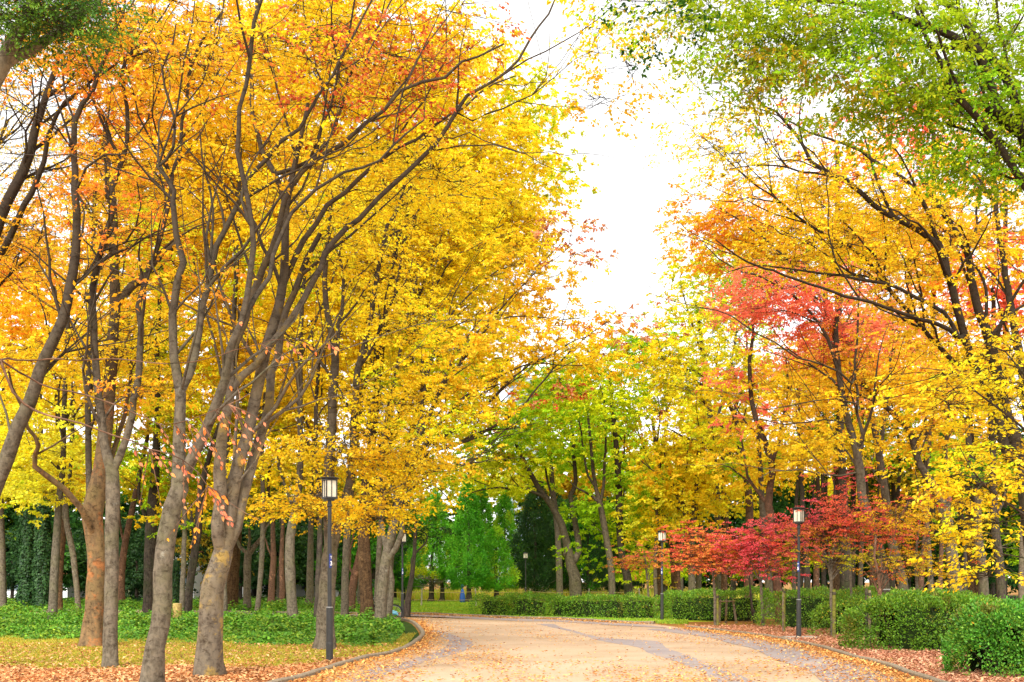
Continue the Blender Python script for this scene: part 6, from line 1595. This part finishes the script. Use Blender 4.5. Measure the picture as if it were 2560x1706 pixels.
for i, (x, w, d, top, lab, bk) in enumerate([
    (1650, 16, 62, 1180, 'brown trunk rising directly behind the hedge junction lamp', 'brown'),
    (1696, 15, 63, 1200, 'smooth trunk behind the coral maple, left of its stem', 'reddish'),
    (1748, 15, 64, 1150, 'light trunk just right of the multi stemmed tree behind the coral maple', 'grey'),
    (1812, 17, 64, 1180, 'brown trunk between the coral and crimson maples', 'reddish'),
    (1640, 10, 60, 1240, 'thin pale stem with tiny boughs left of the hedge junction lamp', 'grey')]):
    T('zelkova_tree', lab, d, [(x, HY + EYE * FL / d, w), (x - 2, 1400, w * 0.9), (x + 3, 1300, w * 0.8), (x - 4, 1200, w * 0.65), (x + 8, top - 80, w * 0.4)], [],
      [(x + 10, top - 60, 70, 70, d, 3, ('yellow', 'amber', 0.4), 1.2)], bark=bk, group='trunks behind the long hedge', seed=720 + i, leaf=(0.16, 0.1), autolimb=1)
T('zelkova_tree', 'bright yellow crown in the distance behind the coral maple', 92,
  [(1700, 1504, 18), (1700, 1350, 14), (1700, 1250, 10)], [],
  [(1680, 1200, 110, 120, 94, 5, ('bright', 'yellow', 0.5), 2.0), (1800, 1140, 130, 130, 95, 6, ('yellow', 'amber', 0.4), 2.0), (1640, 1330, 60, 60, 94, 4, ('bright', 'yellow', 0.5), 1.8), (1740, 1020, 130, 110, 95, 5, ('yelgreen', 'yellow', 0.4), 1.9)],
  bark='grey', seed=729, leaf=(0.24, 0.15), twigs=False)

# ---------------------------------------------------------------- right hand wood
T('oak_tree', 'brown trunked tree with a high V fork, behind the crimson maple', 46,
  [(1952, 1556, 26), (1946, 1500, 22), (1940, 1420, 20), (1934, 1340, 20), (1928, 1295, 22), (1920, 1262, 20), (1926, 1220, 18), (1931, 1185, 17), (1929, 1161, 17), (1912, 1103, 15), (1890, 1050, 13), (1879, 1004, 12), (1874, 902, 10), (1883, 840, 8), (1880, 780, 6)],
  [([(1922, 1270), (1902, 1240), (1881, 1214), (1868, 1190), (1862, 1150), (1850, 1080)], 12, 5, 1), ([(1929, 1161), (1948, 1100), (1956, 1050), (1967, 1010), (1970, 970), (1965, 900)], 11, 6, 1), ([(1912, 1103), (1897, 1090), (1860, 1050), (1834, 1010)], 7, 3, 0)],
  [(1960, 1080, 100, 90, 46, 3, ('amber', 'gold', 0.5), 1.1), (1900, 960, 90, 80, 47, 3, ('gold', 'salmon', 0.3), 1.0), (1990, 960, 90, 80, 47, 3, ('amber', 'gold', 0.5), 1.0), (1930, 1180, 100, 50, 46, 2.5, ('amber', 'gold', 0.5), 0.9), (1900, 1060, 60, 40, 46, 2, 'salmon', 0.6), (1800, 1170, 60, 50, 47, 2, ('amber', 'yellow', 0.4), 0.8)],
  bark='reddish', group=GR, seed=731, leaf=(0.13, 0.08), autolimb=1)
_ringed = T('zelkova_tree', 'grey green trunk forking into a straight and a sinuous stem, above the red maples', 36,
  [(2218, 1590, 27), (2216, 1505, 24), (2206, 1400, 23), (2180, 1310, 22), (2154, 1239, 23), (2151, 1180, 24), (2140, 1125, 20), (2122, 1060, 18), (2111, 1013, 17), (2098, 940, 15), (2093, 879, 14), (2089, 812, 13), (2100, 768, 11), (2104, 730, 8)],
  [([(2148, 1140), (2156, 1110), (2158, 1090), (2140, 1036), (2147, 985), (2136, 940), (2142, 857), (2147, 754), (2150, 690)], 12, 5, -0.8),
   ([(2106, 985), (2080, 950), (2039, 920), (1972, 879), (1930, 870)], 9, 3, 1), ([(2130, 960), (2100, 930), (2060, 915), (1995, 893), (1940, 855), (1892, 835), (1830, 790), (1760, 770), (1740, 770)], 9, 2.5, -2, -0.8),
   ([(2100, 930), (2070, 850), (2048, 812), (1995, 750), (1928, 705), (1852, 679), (1798, 647), (1760, 610)], 10, 2.5, -1.5), ([(2093, 879), (2070, 800), (2040, 720), (2010, 660)], 7, 3, 1),
   ([(2142, 1010), (2090, 1000), (1990, 1010), (1920, 1025), (1890, 1020)], 5, 2, -1, -0.8), ([(2120, 1070), (2060, 1050), (1960, 1060), (1870, 1040)], 5, 2, -1), ([(2156, 1200), (2100, 1190), (2000, 1175), (1930, 1180), (1900, 1195)], 6, 2, -1)],
  [(1960, 760, 130, 75, 36.5, 2.5, 'salmon', 1.9), (2070, 810, 110, 75, 37.5, 2.5, ('salmon', 'coral', 0.3), 1.6), (1890, 730, 60, 55, 36.5, 2, 'salmon', 1.6), (2010, 1000, 110, 60, 36, 2, ('gold', 'amber', 0.5), 0.8), (1990, 1110, 110, 50, 35.5, 2, ('gold', 'amber', 0.4), 0.7), (2180, 900, 90, 80, 37, 2, ('amber', 'coral', 0.4), 1.0), (2060, 900, 90, 50, 37, 2, ('amber', 'coral', 0.5), 0.8)],
  bark='grey', group=GR, seed=732, leaf=(0.095, 0.055), autolimb=1, subs=40, subr=1.3)
M['wire'] = plain('pale_band', (0.6, 0.6, 0.55), 0.6)
for yy, xx in ((1474, 2213), (1500, 2216)):
    pr_ = P(xx, yy, 36) - np.array(_ringed.location)
    b = MB(); b.lathe([(0.165, -0.02), (0.178, -0.018), (0.178, 0.018), (0.165, 0.02)], pr_, 20); b.build('tie_band', M['wire'], _ringed)
T('zelkova_tree', 'dark many stemmed tree at the right edge with boughs sweeping far left over the path', 27,
  [(2620, 1640, 56), (2600, 1500, 50), (2580, 1320, 46), (2562, 1200, 40), (2548, 1125, 34), (2517, 1036, 28), (2495, 946, 26), (2472, 848, 24), (2437, 745, 20), (2419, 634, 17), (2374, 558, 14), (2343, 509, 12), (2300, 440, 9)],
  [([(2555, 1180), (2522, 1143), (2486, 1013), (2440, 920), (2419, 870), (2392, 768), (2365, 679), (2347, 612), (2240, 545), (2157, 494), (2112, 452), (2027, 402), (1993, 333), (1909, 260), (1880, 220)], 30, 4, -2.5),
   ([(2580, 1250), (2575, 1100), (2560, 960), (2540, 840), (2520, 720), (2500, 600), (2490, 480), (2500, 360)], 30, 10, 2),
   ([(2400, 850), (2375, 825), (2330, 808), (2263, 786), (2151, 750), (2048, 719), (1910, 670), (1839, 638), (1790, 600)], 15, 3, -4, -1),
   ([(2397, 830), (2360, 780), (2312, 755), (2218, 714), (2140, 698), (2062, 688), (1995, 674), (1906, 665), (1820, 680)], 14, 2.5, -1.5, -1),
   ([(2390, 915), (2370, 890), (2312, 826), (2231, 732), (2164, 647), (2124, 616), (2053, 580), (1981, 536), (1928, 490), (1870, 452), (1840, 420)], 16, 3, -1, 0.5),
   ([(2350, 620), (2288, 475), (2211, 417), (2119, 364), (2024, 329), (1966, 302), (1890, 270)], 12, 2.5, -2, -1.5),
   ([(2157, 494), (2080, 440), (2004, 429), (1940, 415), (1890, 409), (1813, 425)], 8, 2, -3, -1.8),
   ([(2419, 634), (2440, 560), (2450, 470), (2480, 380)], 9, 5, 1),
   ([(2472, 848), (2520, 790), (2560, 760), (2620, 720)], 10, 5, 1)],
  [(1930, 380, 150, 80, 25.5, 1.6, ('yellow', 'gold', 0.4), 0.42), (1830, 300, 90, 70, 25.5, 1.4, ('yellow', 'gold', 0.4), 0.42), (1830, 430, 100, 40, 25, 1.2, ('yellow', 'gold', 0.4), 0.35), (1850, 220, 110, 60, 26, 1.4, ('yellow', 'rust', 0.2), 0.5), (2120, 480, 150, 80, 25.5, 1.8, ('gold', 'amber', 0.5), 0.8),
   (2250, 560, 150, 90, 26.5, 2, ('gold', 'amber', 0.5), 0.9), (2060, 620, 160, 70, 26, 1.8, ('gold', 'amber', 0.4), 0.9), (2240, 690, 140, 70, 26.5, 2, ('gold', 'amber', 0.4), 0.8), (2430, 600, 130, 110, 27.5, 2, ('amber', 'gold', 0.5), 0.9), (2480, 860, 110, 110, 27, 2, ('gold', 'amber', 0.4), 0.8),
   (1990, 320, 90, 50, 26, 1, 'rust', 0.25), (1760, 370, 60, 30, 25.5, 0.8, ('gold', 'rust', 0.4), 0.25), (2350, 450, 120, 90, 27, 2, ('gold', 'yelgreen', 0.3), 0.7), (2300, 800, 90, 50, 26, 1.5, ('gold', 'amber', 0.4), 0.5)],
  bark='limb', group=GR, seed=733, leaf=(0.085, 0.05), k=14, autolimb=0, subs=80, subr=1.2)
T('zelkova_tree', 'orange domed tree beside the open sky, behind the sweeping boughs', 42,
  [(2265, 1566, 28), (2255, 1450, 26), (2235, 1380, 24), (2222, 1300, 22), (2200, 1150, 18), (2170, 1000, 15), (2120, 860, 12), (2060, 740, 9)],
  [([(2170, 1000), (2100, 860), (2020, 720), (1940, 620), (1860, 560), (1800, 520)], 10, 3, -1), ([(2200, 1150), (2220, 980), (2230, 820), (2220, 700)], 12, 5, 2)],
  [(1800, 580, 95, 80, 43, 3, ('amber', 'orange', 0.45), 1.3), (1890, 530, 130, 80, 43, 3.5, ('amber', 'orange', 0.4), 1.5), (2000, 610, 120, 80, 43, 3, ('amber', 'gold', 0.4), 1.5), (2080, 540, 120, 80, 44, 3, ('amber', 'gold', 0.5), 1.4), (1870, 620, 110, 50, 43, 2.5, ('amber', 'orange', 0.4), 1.1), (2180, 620, 110, 90, 44, 3, ('amber', 'orange', 0.4), 1.3), (2200, 790, 110, 90, 43, 3, ('amber', 'coral', 0.4), 1.1), (1750, 540, 50, 50, 43, 2, 'orange', 0.6)],
  bark='grey', group=GR, seed=734, leaf=(0.12, 0.07), autolimb=1, subs=40, subr=1.5)
T('zelkova_tree', 'smooth grey trunk with a knothole, slanting from lower right to upper left', 38,
  [(2392, 1577, 38), (2388, 1470, 34), (2376, 1360, 29), (2368, 1300, 26), (2350, 1240, 22), (2332, 1214, 20), (2310, 1180, 18), (2297, 1157, 18), (2284, 1110, 17), (2276, 1080, 15), (2250, 1050, 14), (2209, 1013, 12), (2167, 971, 11), (2147, 945, 10), (2100, 900, 7)],
  [([(2368, 1300), (2372, 1220), (2365, 1140), (2368, 1050), (2380, 980)], 14, 7, 1.5), ([(2284, 1110), (2320, 1060), (2350, 1000)], 7, 4, 0)],
  [(2300, 980, 120, 70, 38, 2.5, ('amber', 'gold', 0.5), 1.0), (2180, 1010, 100, 50, 37.5, 2, ('amber', 'coral', 0.4), 0.8), (2330, 1080, 120, 60, 38, 2, ('amber', 'gold', 0.5), 0.9), (2300, 870, 110, 70, 39, 2.5, ('amber', 'coral', 0.35), 1.0), (2400, 980, 80, 60, 38, 2, ('gold', 'amber', 0.5), 0.8)],
  bark='grey', group=GR, seed=735, leaf=(0.11, 0.065), autolimb=1, subs=20)
T('camphor_tree', 'big green tree off the right edge, its dark boughs hanging across the upper right', 17,
  [(2900, 2000, 90), (2860, 1500, 74), (2790, 1000, 62), (2680, 600, 52), (2600, 440, 44), (2560, 330, 40), (2500, 290, 34), (2470, 265, 30)],
  [([(2560, 330), (2520, 200), (2460, 120), (2400, 50), (2350, 0), (2300, -50)], 26, 14, 0.5),
   ([(2640, 560), (2590, 520), (2545, 430), (2500, 360), (2450, 290), (2375, 232), (2368, 200), (2350, 150), (2310, 80), (2290, 20)], 26, 9, -0.8),
   ([(2500, 290), (2440, 120), (2380, 95), (2330, 70), (2290, 55), (2240, 40), (2180, 20), (2100, 10), (2000, 0), (1930, 10)], 26, 6, -1),
   ([(2180, 30), (2150, 45), (2120, 75), (2090, 85)], 7, 3, -0.5), ([(2010, 20), (1970, 5), (1900, 30), (1800, 45), (1720, 60), (1680, 35)], 7, 2.5, -0.6),
   ([(2640, 560), (2600, 470), (2560, 400), (2500, 355), (2440, 330), (2390, 318)], 15, 8, 0.6), ([(2390, 318), (2330, 300), (2260, 260), (2200, 230)], 8, 3, 0.6, 0.6),
   ([(2100, 20), (2050, 70), (2010, 100), (1940, 95)], 6, 2, -0.6), ([(1800, 45), (1730, 30), (1640, 10), (1560, 0)], 4, 1.5, -0.6), ([(1720, 60), (1680, 80), (1665, 120)], 3, 1.5, -0.6)],
  [(1790, 60, 130, 70, 16.2, 0.8, ('canopy', 'yelgreen', 0.25), 1.1), (1930, 90, 130, 80, 16.3, 0.9, 'canopy', 1.5), (2080, 70, 130, 80, 16.5, 1, ('canopy', 'leafgreen', 0.2), 1.5), (2060, 180, 120, 60, 16.3, 0.8, ('green', 'olive', 0.2), 1.1), (1880, 190, 60, 60, 16.2, 0.6, ('canopy', 'leafgreen', 0.5), 0.8),
   (2210, 230, 150, 80, 16.8, 1, ('canopy', 'leafgreen', 0.5), 1.0), (2350, 270, 150, 70, 17, 1.1, ('canopy', 'leafgreen', 0.4), 1.0), (2250, 90, 120, 70, 16.8, 1, 'canopy', 1.0), (2440, 180, 120, 90, 17, 1.1, ('canopy', 'leafgreen', 0.4), 1.1), (2520, 120, 90, 110, 17.4, 1.1, 'canopy', 1.2), (2530, 330, 90, 110, 17, 1, ('canopy', 'leafgreen', 0.2), 1.5), (2480, 420, 110, 50, 17, 0.9, ('canopy', 'leafgreen', 0.5), 0.9), (2420, 20, 140, 50, 17, 1, 'canopy', 1.0), (1700, 15, 90, 40, 16, 0.7, ('green', 'gold', 0.4), 0.7), (1560, 25, 100, 45, 15.8, 0.7, ('gold', 'green', 0.4), 0.35), (1680, 90, 30, 40, 16, 0.4, 'darkgreen', 0.7), (2140, 150, 100, 60, 17, 1, ('canopy', 'leafgreen', 0.2), 0.9)],
  bark='dark', group=None, seed=736, leaf=(0.095, 0.048), twr=0.45, L=20, lmat='leaf', tw=0.8, autolimb=0, k=14, limbbark='dark', subs=40, covk=2.4, upjit=0.7)
T('zelkova_tree', 'golden leaved branches filling the lower right above the bright hedge', 14,
  [(2760, 2010, 50), (2740, 1700, 42), (2710, 1450, 36), (2680, 1250, 30), (2650, 1050, 24), (2630, 900, 18), (2600, 780, 12)],
  [([(2700, 1400), (2640, 1330), (2560, 1290), (2480, 1220), (2430, 1170), (2400, 1120)], 9, 2.5, -0.6), ([(2680, 1250), (2600, 1130), (2520, 1040), (2450, 980), (2380, 930), (2300, 920)], 9, 2.5, 0.6), ([(2650, 1050), (2580, 960), (2500, 880), (2440, 850)], 7, 2.5, 0.3), ([(2700, 1450), (2650, 1420), (2590, 1400), (2530, 1390), (2480, 1380)], 6, 2, -0.8), ([(2690, 1300), (2620, 1200), (2560, 1150), (2500, 1130)], 6, 2, 0.3)],
  [(2470, 1000, 120, 55, 14.5, 0.7, ('gold', 'yellow', 0.5), 1.2), (2360, 960, 80, 40, 14.6, 0.5, ('gold', 'yellow', 0.5), 1.0), (2480, 1100, 90, 40, 14.2, 0.5, ('gold', 'amber', 0.3), 0.9), (2500, 1230, 90, 60, 13.6, 0.6, ('gold', 'amber', 0.4), 1.1), (2520, 1340, 60, 55, 13.4, 0.5, ('gold', 'yelgreen', 0.3), 1.2), (2500, 890, 80, 40, 14.2, 0.5, ('yellow', 'yelgreen', 0.3), 0.9), (2430, 1190, 60, 40, 13.8, 0.4, ('gold', 'amber', 0.4), 0.7), (2550, 1150, 50, 50, 14, 0.5, ('gold', 'yelgreen', 0.4), 0.9), (2470, 1420, 50, 25, 13.4, 0.3, ('gold', 'yelgreen', 0.3), 0.7)],
  bark='limb', group=None, seed=737, leaf=(0.085, 0.05), L=18, tw=0.7, autolimb=0, spr=0.5, covk=2.3)

rb = [  # x, w, depth, lean (px at y 1250), bark, description
    (1924, 20, 52, -14, 'grey', 'leaning grey trunk just behind the brown trunked tree with the V fork'),
    (2020, 17, 62, -10, 'dark', 'dark trunk right of the lamp on the slab'),
    (2040, 16, 66, 3, 'reddish', 'pinkish trunk behind the dark rounded hedge'),
    (2060, 11, 74, -4, 'dark', 'thin dark trunk in the depth behind the dark rounded hedge'),
    (2087, 24, 60, 4, 'brown', 'furrowed trunk behind the stem of the red and orange maple'),
    (2116, 30, 58, -6, 'dark', 'broad dark trunk behind the red and orange maple'),
    (2150, 12, 72, 6, 'grey', 'slim trunk in the depth right of the broad dark trunk'),
    (2186, 18, 64, -12, 'brown', 'brown trunk leaning left behind the white ringed trunk'),
    (2300, 15, 60, 14, 'reddish', 'reddish crooked stem behind the orange maple'),
    (2328, 15, 62, -10, 'grey', 'grey stem left of the knothole trunk'),
    (2350, 12, 66, 5, 'reddish', 'thin reddish stem close to the foot of the knothole trunk'),
    (2436, 28, 48, -8, 'brown', 'rough peeling trunk right of the knothole trunk'),
    (2462, 25, 47, -18, 'grey', 'smooth grey trunk touching the rough peeling trunk'),
    (2505, 24, 41, -16, 'dark', 'dark trunk leaning left beyond the bright hedge'),
    (2552, 14, 44, 4, 'grey', 'mossy trunk at the right edge'),
    (2410, 12, 70, 6, 'dark', 'thin dark trunk behind the knothole trunk'),
    (1985, 12, 72, 2, 'grey', 'slim grey trunk directly behind the lamp on the slab'),
    (2250, 13, 70, -4, 'brown', 'thin brown trunk in the depth behind the biggest rounded hedge')]
for i, (x, w, d, ln, bk, lab) in enumerate(rb):
    yb = HY + EYE * FL / d
    rr_ = random.Random(900 + i)
    tops = rr_.uniform(980, 1120)
    T('oak_tree' if bk in ('brown', 'dark') else 'zelkova_tree', lab, d, [(x, yb, w * 1.05), (x + ln * 0.3, 1430, w * 0.95), (x + ln, 1330, w * 0.85), (x + ln * 1.3 + rr_.uniform(-5, 5), 1230, w * 0.75), (x + ln * 2 + rr_.uniform(-10, 10), tops + 60, w * 0.6), (x + ln * 2.4, tops - 60, w * 0.35)],
      [([(x + ln, 1310), (x + ln + rr_.choice((-1, 1)) * 18, 1260), (x + ln + rr_.choice((-1, 1)) * 30, 1180)], w * 0.45, 3, 1)] if i % 2 else [],
      [(x + ln * 2, rr_.uniform(1080, 1180), 75, 60, d + 1, 3, rr_.choice([('olive', 'gold', 0.4), ('green', 'amber', 0.4), ('amber', 'green', 0.4), ('darkgreen', 'green', 0.4)]), 1.1), (x + ln * 2.4, rr_.uniform(900, 1000), 85, 70, d + 1, 3.5, rr_.choice([('amber', 'gold', 0.4), ('amber', 'coral', 0.35), ('gold', 'amber', 0.4)]), 1.2)],
      bark=bk, group='trunks in the wood behind the right hand hedges', seed=740 + i, leaf=(0.15, 0.09), autolimb=1)
for i, (x, y, rx, ry, d, pal, lab) in enumerate([
    (2130, 1080, 90, 110, 78, ('darkgreen', 'green', 0.4), 'dark green crown behind the sinuous stem'),
    (2000, 1290, 130, 90, 80, ('deepgreen', 'darkgreen', 0.4), 'very dark green crown behind the lamp on the slab'),
    (1930, 1380, 90, 80, 82, ('green', 'yelgreen', 0.4), 'yellow green crown between the crimson maple and the lamp on the slab'),
    (2230, 1180, 140, 90, 76, ('darkgreen', 'olive', 0.4), 'dark green crown behind the slanting knothole trunk'),
    (2420, 1150, 150, 110, 78, ('darkgreen', 'amber', 0.4), 'green crown behind the golden leaved branches'),
    (2250, 1370, 130, 80, 84, ('deepgreen', 'darkgreen', 0.5), 'dark crown low behind the orange maple'),
    (2460, 1380, 130, 90, 82, ('deepgreen', 'green', 0.3), 'dark crown low behind the rough peeling trunk'),
    (1830, 1400, 90, 60, 84, ('darkgreen', 'yelgreen', 0.3), 'green crown low behind the crimson maple'),
    (2090, 1400, 110, 60, 86, 'deepgreen', 'dark crown low behind the broad dark trunk'),
    (2570, 1250, 80, 130, 80, ('darkgreen', 'amber', 0.3), 'dark green crown at the right edge'),
    (1660, 1420, 90, 50, 88, ('green', 'yelgreen', 0.5), 'green crown low behind the hedge junction lamp'),
    (2400, 960, 170, 140, 84, ('amber', 'coral', 0.4), 'amber crown in the depth behind the dark many stemmed tree'),
    (2150, 880, 150, 130, 84, ('amber', 'coral', 0.4), 'amber and coral crown in the depth behind the sinuous stem'),
    (2480, 720, 140, 160, 84, ('amber', 'salmon', 0.45), 'coral tinted crown high at the right edge'),
    (2270, 620, 170, 140, 85, ('amber', 'orange', 0.45), 'amber crown high behind the sweeping boughs'),
    (2060, 640, 120, 90, 85, ('yelgreen', 'yellow', 0.5), 'yellow green crown behind the orange domed tree'),
    (2330, 330, 200, 160, 88, ('amber', 'salmon', 0.4), 'pale amber crown seen through the green boughs'),
    (2090, 400, 110, 100, 88, ('amber', 'salmon', 0.4), 'pale orange crown beside the sky behind the yellow sprays'),
    (2510, 480, 110, 150, 86, ('amber', 'gold', 0.4), 'amber crown behind the dark boughs at the right edge')]):
    T('background_tree', lab, d, [(x, HY + EYE * FL / d, 16), (x + 4, y + ry * 0.6, 12), (x, y, 8)], [], [(x, y, rx, ry, d + 1, 5, pal, 2.0 if y > 500 else 1.0)],
      bark='dark', group='crowns in the depth of the right hand wood', seed=780 + i, leaf=(0.22, 0.135), twigs=False, autolimb=1, k=6)

# ---------------------------------------------------------------- young maples along the hedge
def maple(label, d, trunk, limbs, blobs, seed, **kw):
    a = dict(covk=1.7, bark='grey', group='young maples in front of the hedges', leaf=(0.075, 0.055), L=22, tw=0.7, spr=0.55, autolimb=2, droop=0.1, upjit=0.25, seed=seed)
    a.update(kw)
    return tree('maple_tree', label, 'maple', d, trunk, limbs, blobs, **a)
maple('coral orange young maple beside the three legged support', 42,
      [(1788, 1566, 7), (1787, 1500, 7), (1784, 1450, 7), (1780, 1420, 6), (1772, 1390, 5), (1765, 1360, 4)],
      [([(1784, 1440), (1800, 1400), (1812, 1370)], 4, 2, 0.3), ([(1782, 1425), (1750, 1400), (1715, 1385)], 4, 2, -0.3)],
      [(1770, 1370, 75, 50, 42, 1.0, ('coral', 'scarlet', 0.3), 1.8), (1700, 1400, 50, 28, 42, 0.7, ('coral', 'scarlet', 0.4), 1.5), (1800, 1410, 55, 28, 42, 0.7, ('coral', 'rosemix', 0.3), 1.5), (1740, 1340, 50, 25, 42, 0.7, 'scarlet', 1.2)], 801)
maple('crimson young maple left of the lamp on the slab', 41,
      [(1908, 1572, 7), (1906, 1520, 7), (1902, 1460, 7), (1898, 1420, 6), (1895, 1380, 4)],
      [([(1902, 1450), (1880, 1410), (1850, 1390)], 4, 2, 0), ([(1900, 1430), (1930, 1400), (1960, 1380)], 4, 2, 0)],
      [(1870, 1370, 70, 55, 41, 1.0, ('crimson', 'scarlet', 0.3), 1.9), (1940, 1345, 60, 50, 41, 1.0, ('crimson', 'scarlet', 0.3), 1.8), (1930, 1405, 55, 28, 41, 0.8, ('crimson', 'rosemix', 0.3), 1.4), (1965, 1310, 30, 25, 41, 0.5, 'crimson', 1.0), (2000, 1390, 35, 15, 41, 0.4, 'scarlet', 1.0), (1890, 1430, 60, 18, 41, 0.5, 'crimson', 0.8)], 802)
maple('slim crimson leaved maple with dark crossed stems behind the crimson one', 45,
      [(1888, 1560, 6), (1880, 1520, 6), (1876, 1470, 5), (1872, 1420, 4)], [([(1880, 1510), (1892, 1540), (1900, 1562)], 5, 5, 0)],
      [(1850, 1400, 45, 35, 45, 0.9, ('crimson', 'rosemix', 0.3), 1.4)], 803, bark='dark')
maple('reddish pink small maple left of the hedge junction lamp', 56,
      [(1622, 1536, 6), (1620, 1480, 6), (1616, 1430, 5), (1612, 1390, 4)], [],
      [(1610, 1385, 50, 50, 56, 1.2, ('salmon', 'rosemix', 0.5), 1.0), (1640, 1430, 30, 30, 56, 0.8, ('rosemix', 'olive', 0.4), 1.0), (1575, 1400, 30, 20, 56, 0.8, 'rosemix', 1.0)], 804, leaf=(0.1, 0.07))
maple('wide young maple, red on top and olive below, right of the slab lamp', 33.5,
      [(2080, 1592, 7), (2079, 1540, 7), (2077, 1470, 8), (2078, 1420, 8), (2082, 1380, 6), (2090, 1340, 4)],
      [([(2077, 1430), (2055, 1400), (2035, 1370)], 4, 2, 0), ([(2079, 1410), (2110, 1370), (2150, 1330)], 4, 2, 0.3), ([(2078, 1440), (2100, 1400), (2130, 1380)], 3, 2, -0.5)],
      [(2090, 1290, 75, 38, 33.5, 0.9, ('scarlet', 'crimson', 0.5), 1.4), (2060, 1340, 60, 30, 33.5, 0.8, ('rosemix', 'olive', 0.35), 1.2), (2120, 1335, 80, 35, 33.5, 0.9, ('scarlet', 'rosemix', 0.5), 1.3), (2170, 1270, 60, 30, 33.8, 0.8, ('scarlet', 'olive', 0.3), 1.1), (2130, 1395, 60, 25, 33.5, 0.7, ('olive', 'yelgreen', 0.4), 1.1), (2055, 1385, 45, 20, 33.5, 0.6, ('rosemix', 'olive', 0.4), 1.0), (2190, 1330, 60, 40, 33.6, 0.8, ('scarlet', 'rosemix', 0.5), 1.2)], 805)
maple('young maple with olive and red leaves leaning over the biggest rounded hedge', 31,
      [(2203, 1606, 8), (2202, 1500, 8), (2196, 1440, 7), (2185, 1390, 6), (2190, 1340, 5)],
      [([(2196, 1440), (2160, 1400), (2130, 1380)], 3, 2, 0), ([(2200, 1470), (2212, 1420), (2230, 1370)], 4, 2, 0), ([(2200, 1440), (2225, 1400), (2245, 1385)], 3, 2, 0)],
      [(2200, 1400, 60, 22, 31, 0.7, ('olive', 'rosemix', 0.4), 1.0), (2240, 1430, 35, 18, 31, 0.5, ('rust', 'olive', 0.4), 0.9), (2240, 1270, 60, 35, 31.5, 0.8, ('rust', 'amber', 0.5), 1.1), (2300, 1250, 45, 20, 31.5, 0.6, ('rust', 'scarlet', 0.4), 0.8), (2180, 1430, 30, 12, 31, 0.4, 'olive', 0.7)], 806, bark='reddish')
maple('amber and orange maple right of the red ones, above the biggest rounded hedge', 35,
      [(2296, 1590, 8), (2294, 1500, 8), (2290, 1420, 7), (2292, 1360, 6), (2300, 1300, 4)],
      [([(2290, 1400), (2260, 1360), (2240, 1330)], 3, 2, 0), ([(2291, 1380), (2330, 1340), (2370, 1320)], 4, 2, 0)],
      [(2280, 1320, 75, 45, 35, 1, ('amber', 'orange', 0.5), 1.3), (2350, 1340, 70, 40, 35, 1, ('amber', 'gold', 0.4), 1.2), (2290, 1390, 80, 28, 35, 0.9, ('amber', 'rust', 0.3), 1.1), (2340, 1265, 60, 30, 35.3, 0.8, ('amber', 'gold', 0.5), 0.9), (2380, 1290, 50, 40, 35.3, 0.9, ('amber', 'gold', 0.5), 0.9), (2340, 1430, 40, 20, 35, 0.6, 'amber', 0.7)], 807)
maple('small bright red maple top standing alone against the dark trunks', 37.5,
      [(2130, 1584, 6), (2128, 1450, 6), (2122, 1320, 5), (2118, 1240, 4), (2116, 1200, 3)], [],
      [(2118, 1195, 28, 26, 37.5, 0.5, ('scarlet', 'crimson', 0.5), 1.3), (2105, 1225, 25, 12, 37.5, 0.4, 'scarlet', 0.8)], 808, autolimb=0)

stake(1794, 41.6, 1.25, 'mossy stake tied to the stem of the coral maple', 0.09, 'mossstake')
stake(1958, 37.0, 1.55, 'brown stake left of the lamp on the slab, in the fallen leaves', 0.07, 'stake')
stake(1961.5, 36.2, 1.5, 'mossy green stake next to the brown one left of the lamp', 0.06, 'mossstake')
stake(2085, 32.2, 1.5, 'single mossy stake under the red and olive maple', 0.10, 'mossstake')
stake(2166, 29.6, 1.55, 'dark stake at the left end of the biggest rounded hedge', 0.08, 'dark')
stake(2174, 30.2, 1.5, 'lighter stake right behind the dark stake by the biggest hedge', 0.08, 'stake')
# two white rings painted round the forked trunk

_near = ['left of the forked leaning tree', 'beyond the forked leaning tree', 'beyond the dark straight trunk', 'beyond the hedge junction lamp', 'beyond the coral maple', 'beyond the crimson maple', 'beyond the lamp on the slab', 'beyond the red and olive maple', 'beyond the white ringed trunk', 'beyond the amber maple', 'beyond the knothole trunk', 'beyond the rough peeling trunk', 'beyond the bright hedge', 'at the far right edge']
_adj.append('hazy')
for i in range(14):
    x = 1390 + i * 92
    d = 116 + rgb_.uniform(-6, 10)
    tree('background_tree', _adj[i] + ' dark tree in the last row, ' + _near[i], 'tree', d, [(x, HY + EYE * FL / d, 14), (x + 3, 1400, 11), (x, 1330, 8)], [],
         [(x, 1345 + rgb_.uniform(-10, 14), 72, 105, d, 3.5, rgb_.choice(['deepgreen', ('deepgreen', 'darkgreen', 0.4), ('darkgreen', 'green', 0.4)]), 3.0), (x + rgb_.uniform(-20, 20), 1425, 66, 42, d - 2, 3.0, 'deepgreen', 2.6),
          (x + rgb_.uniform(-20, 20), 1220 + rgb_.uniform(-20, 20), 80, 75, d + 3, 3.5, rgb_.choice([('olive', 'gold', 0.4), ('yelgreen', 'gold', 0.4), ('amber', 'gold', 0.5)]), 2.2)],
         bark='dark', group='last row of trees behind the right wood', seed=440 + i, leaf=(0.32, 0.2), twigs=False, autolimb=0, k=6, spr=0.9, tw=1.3)
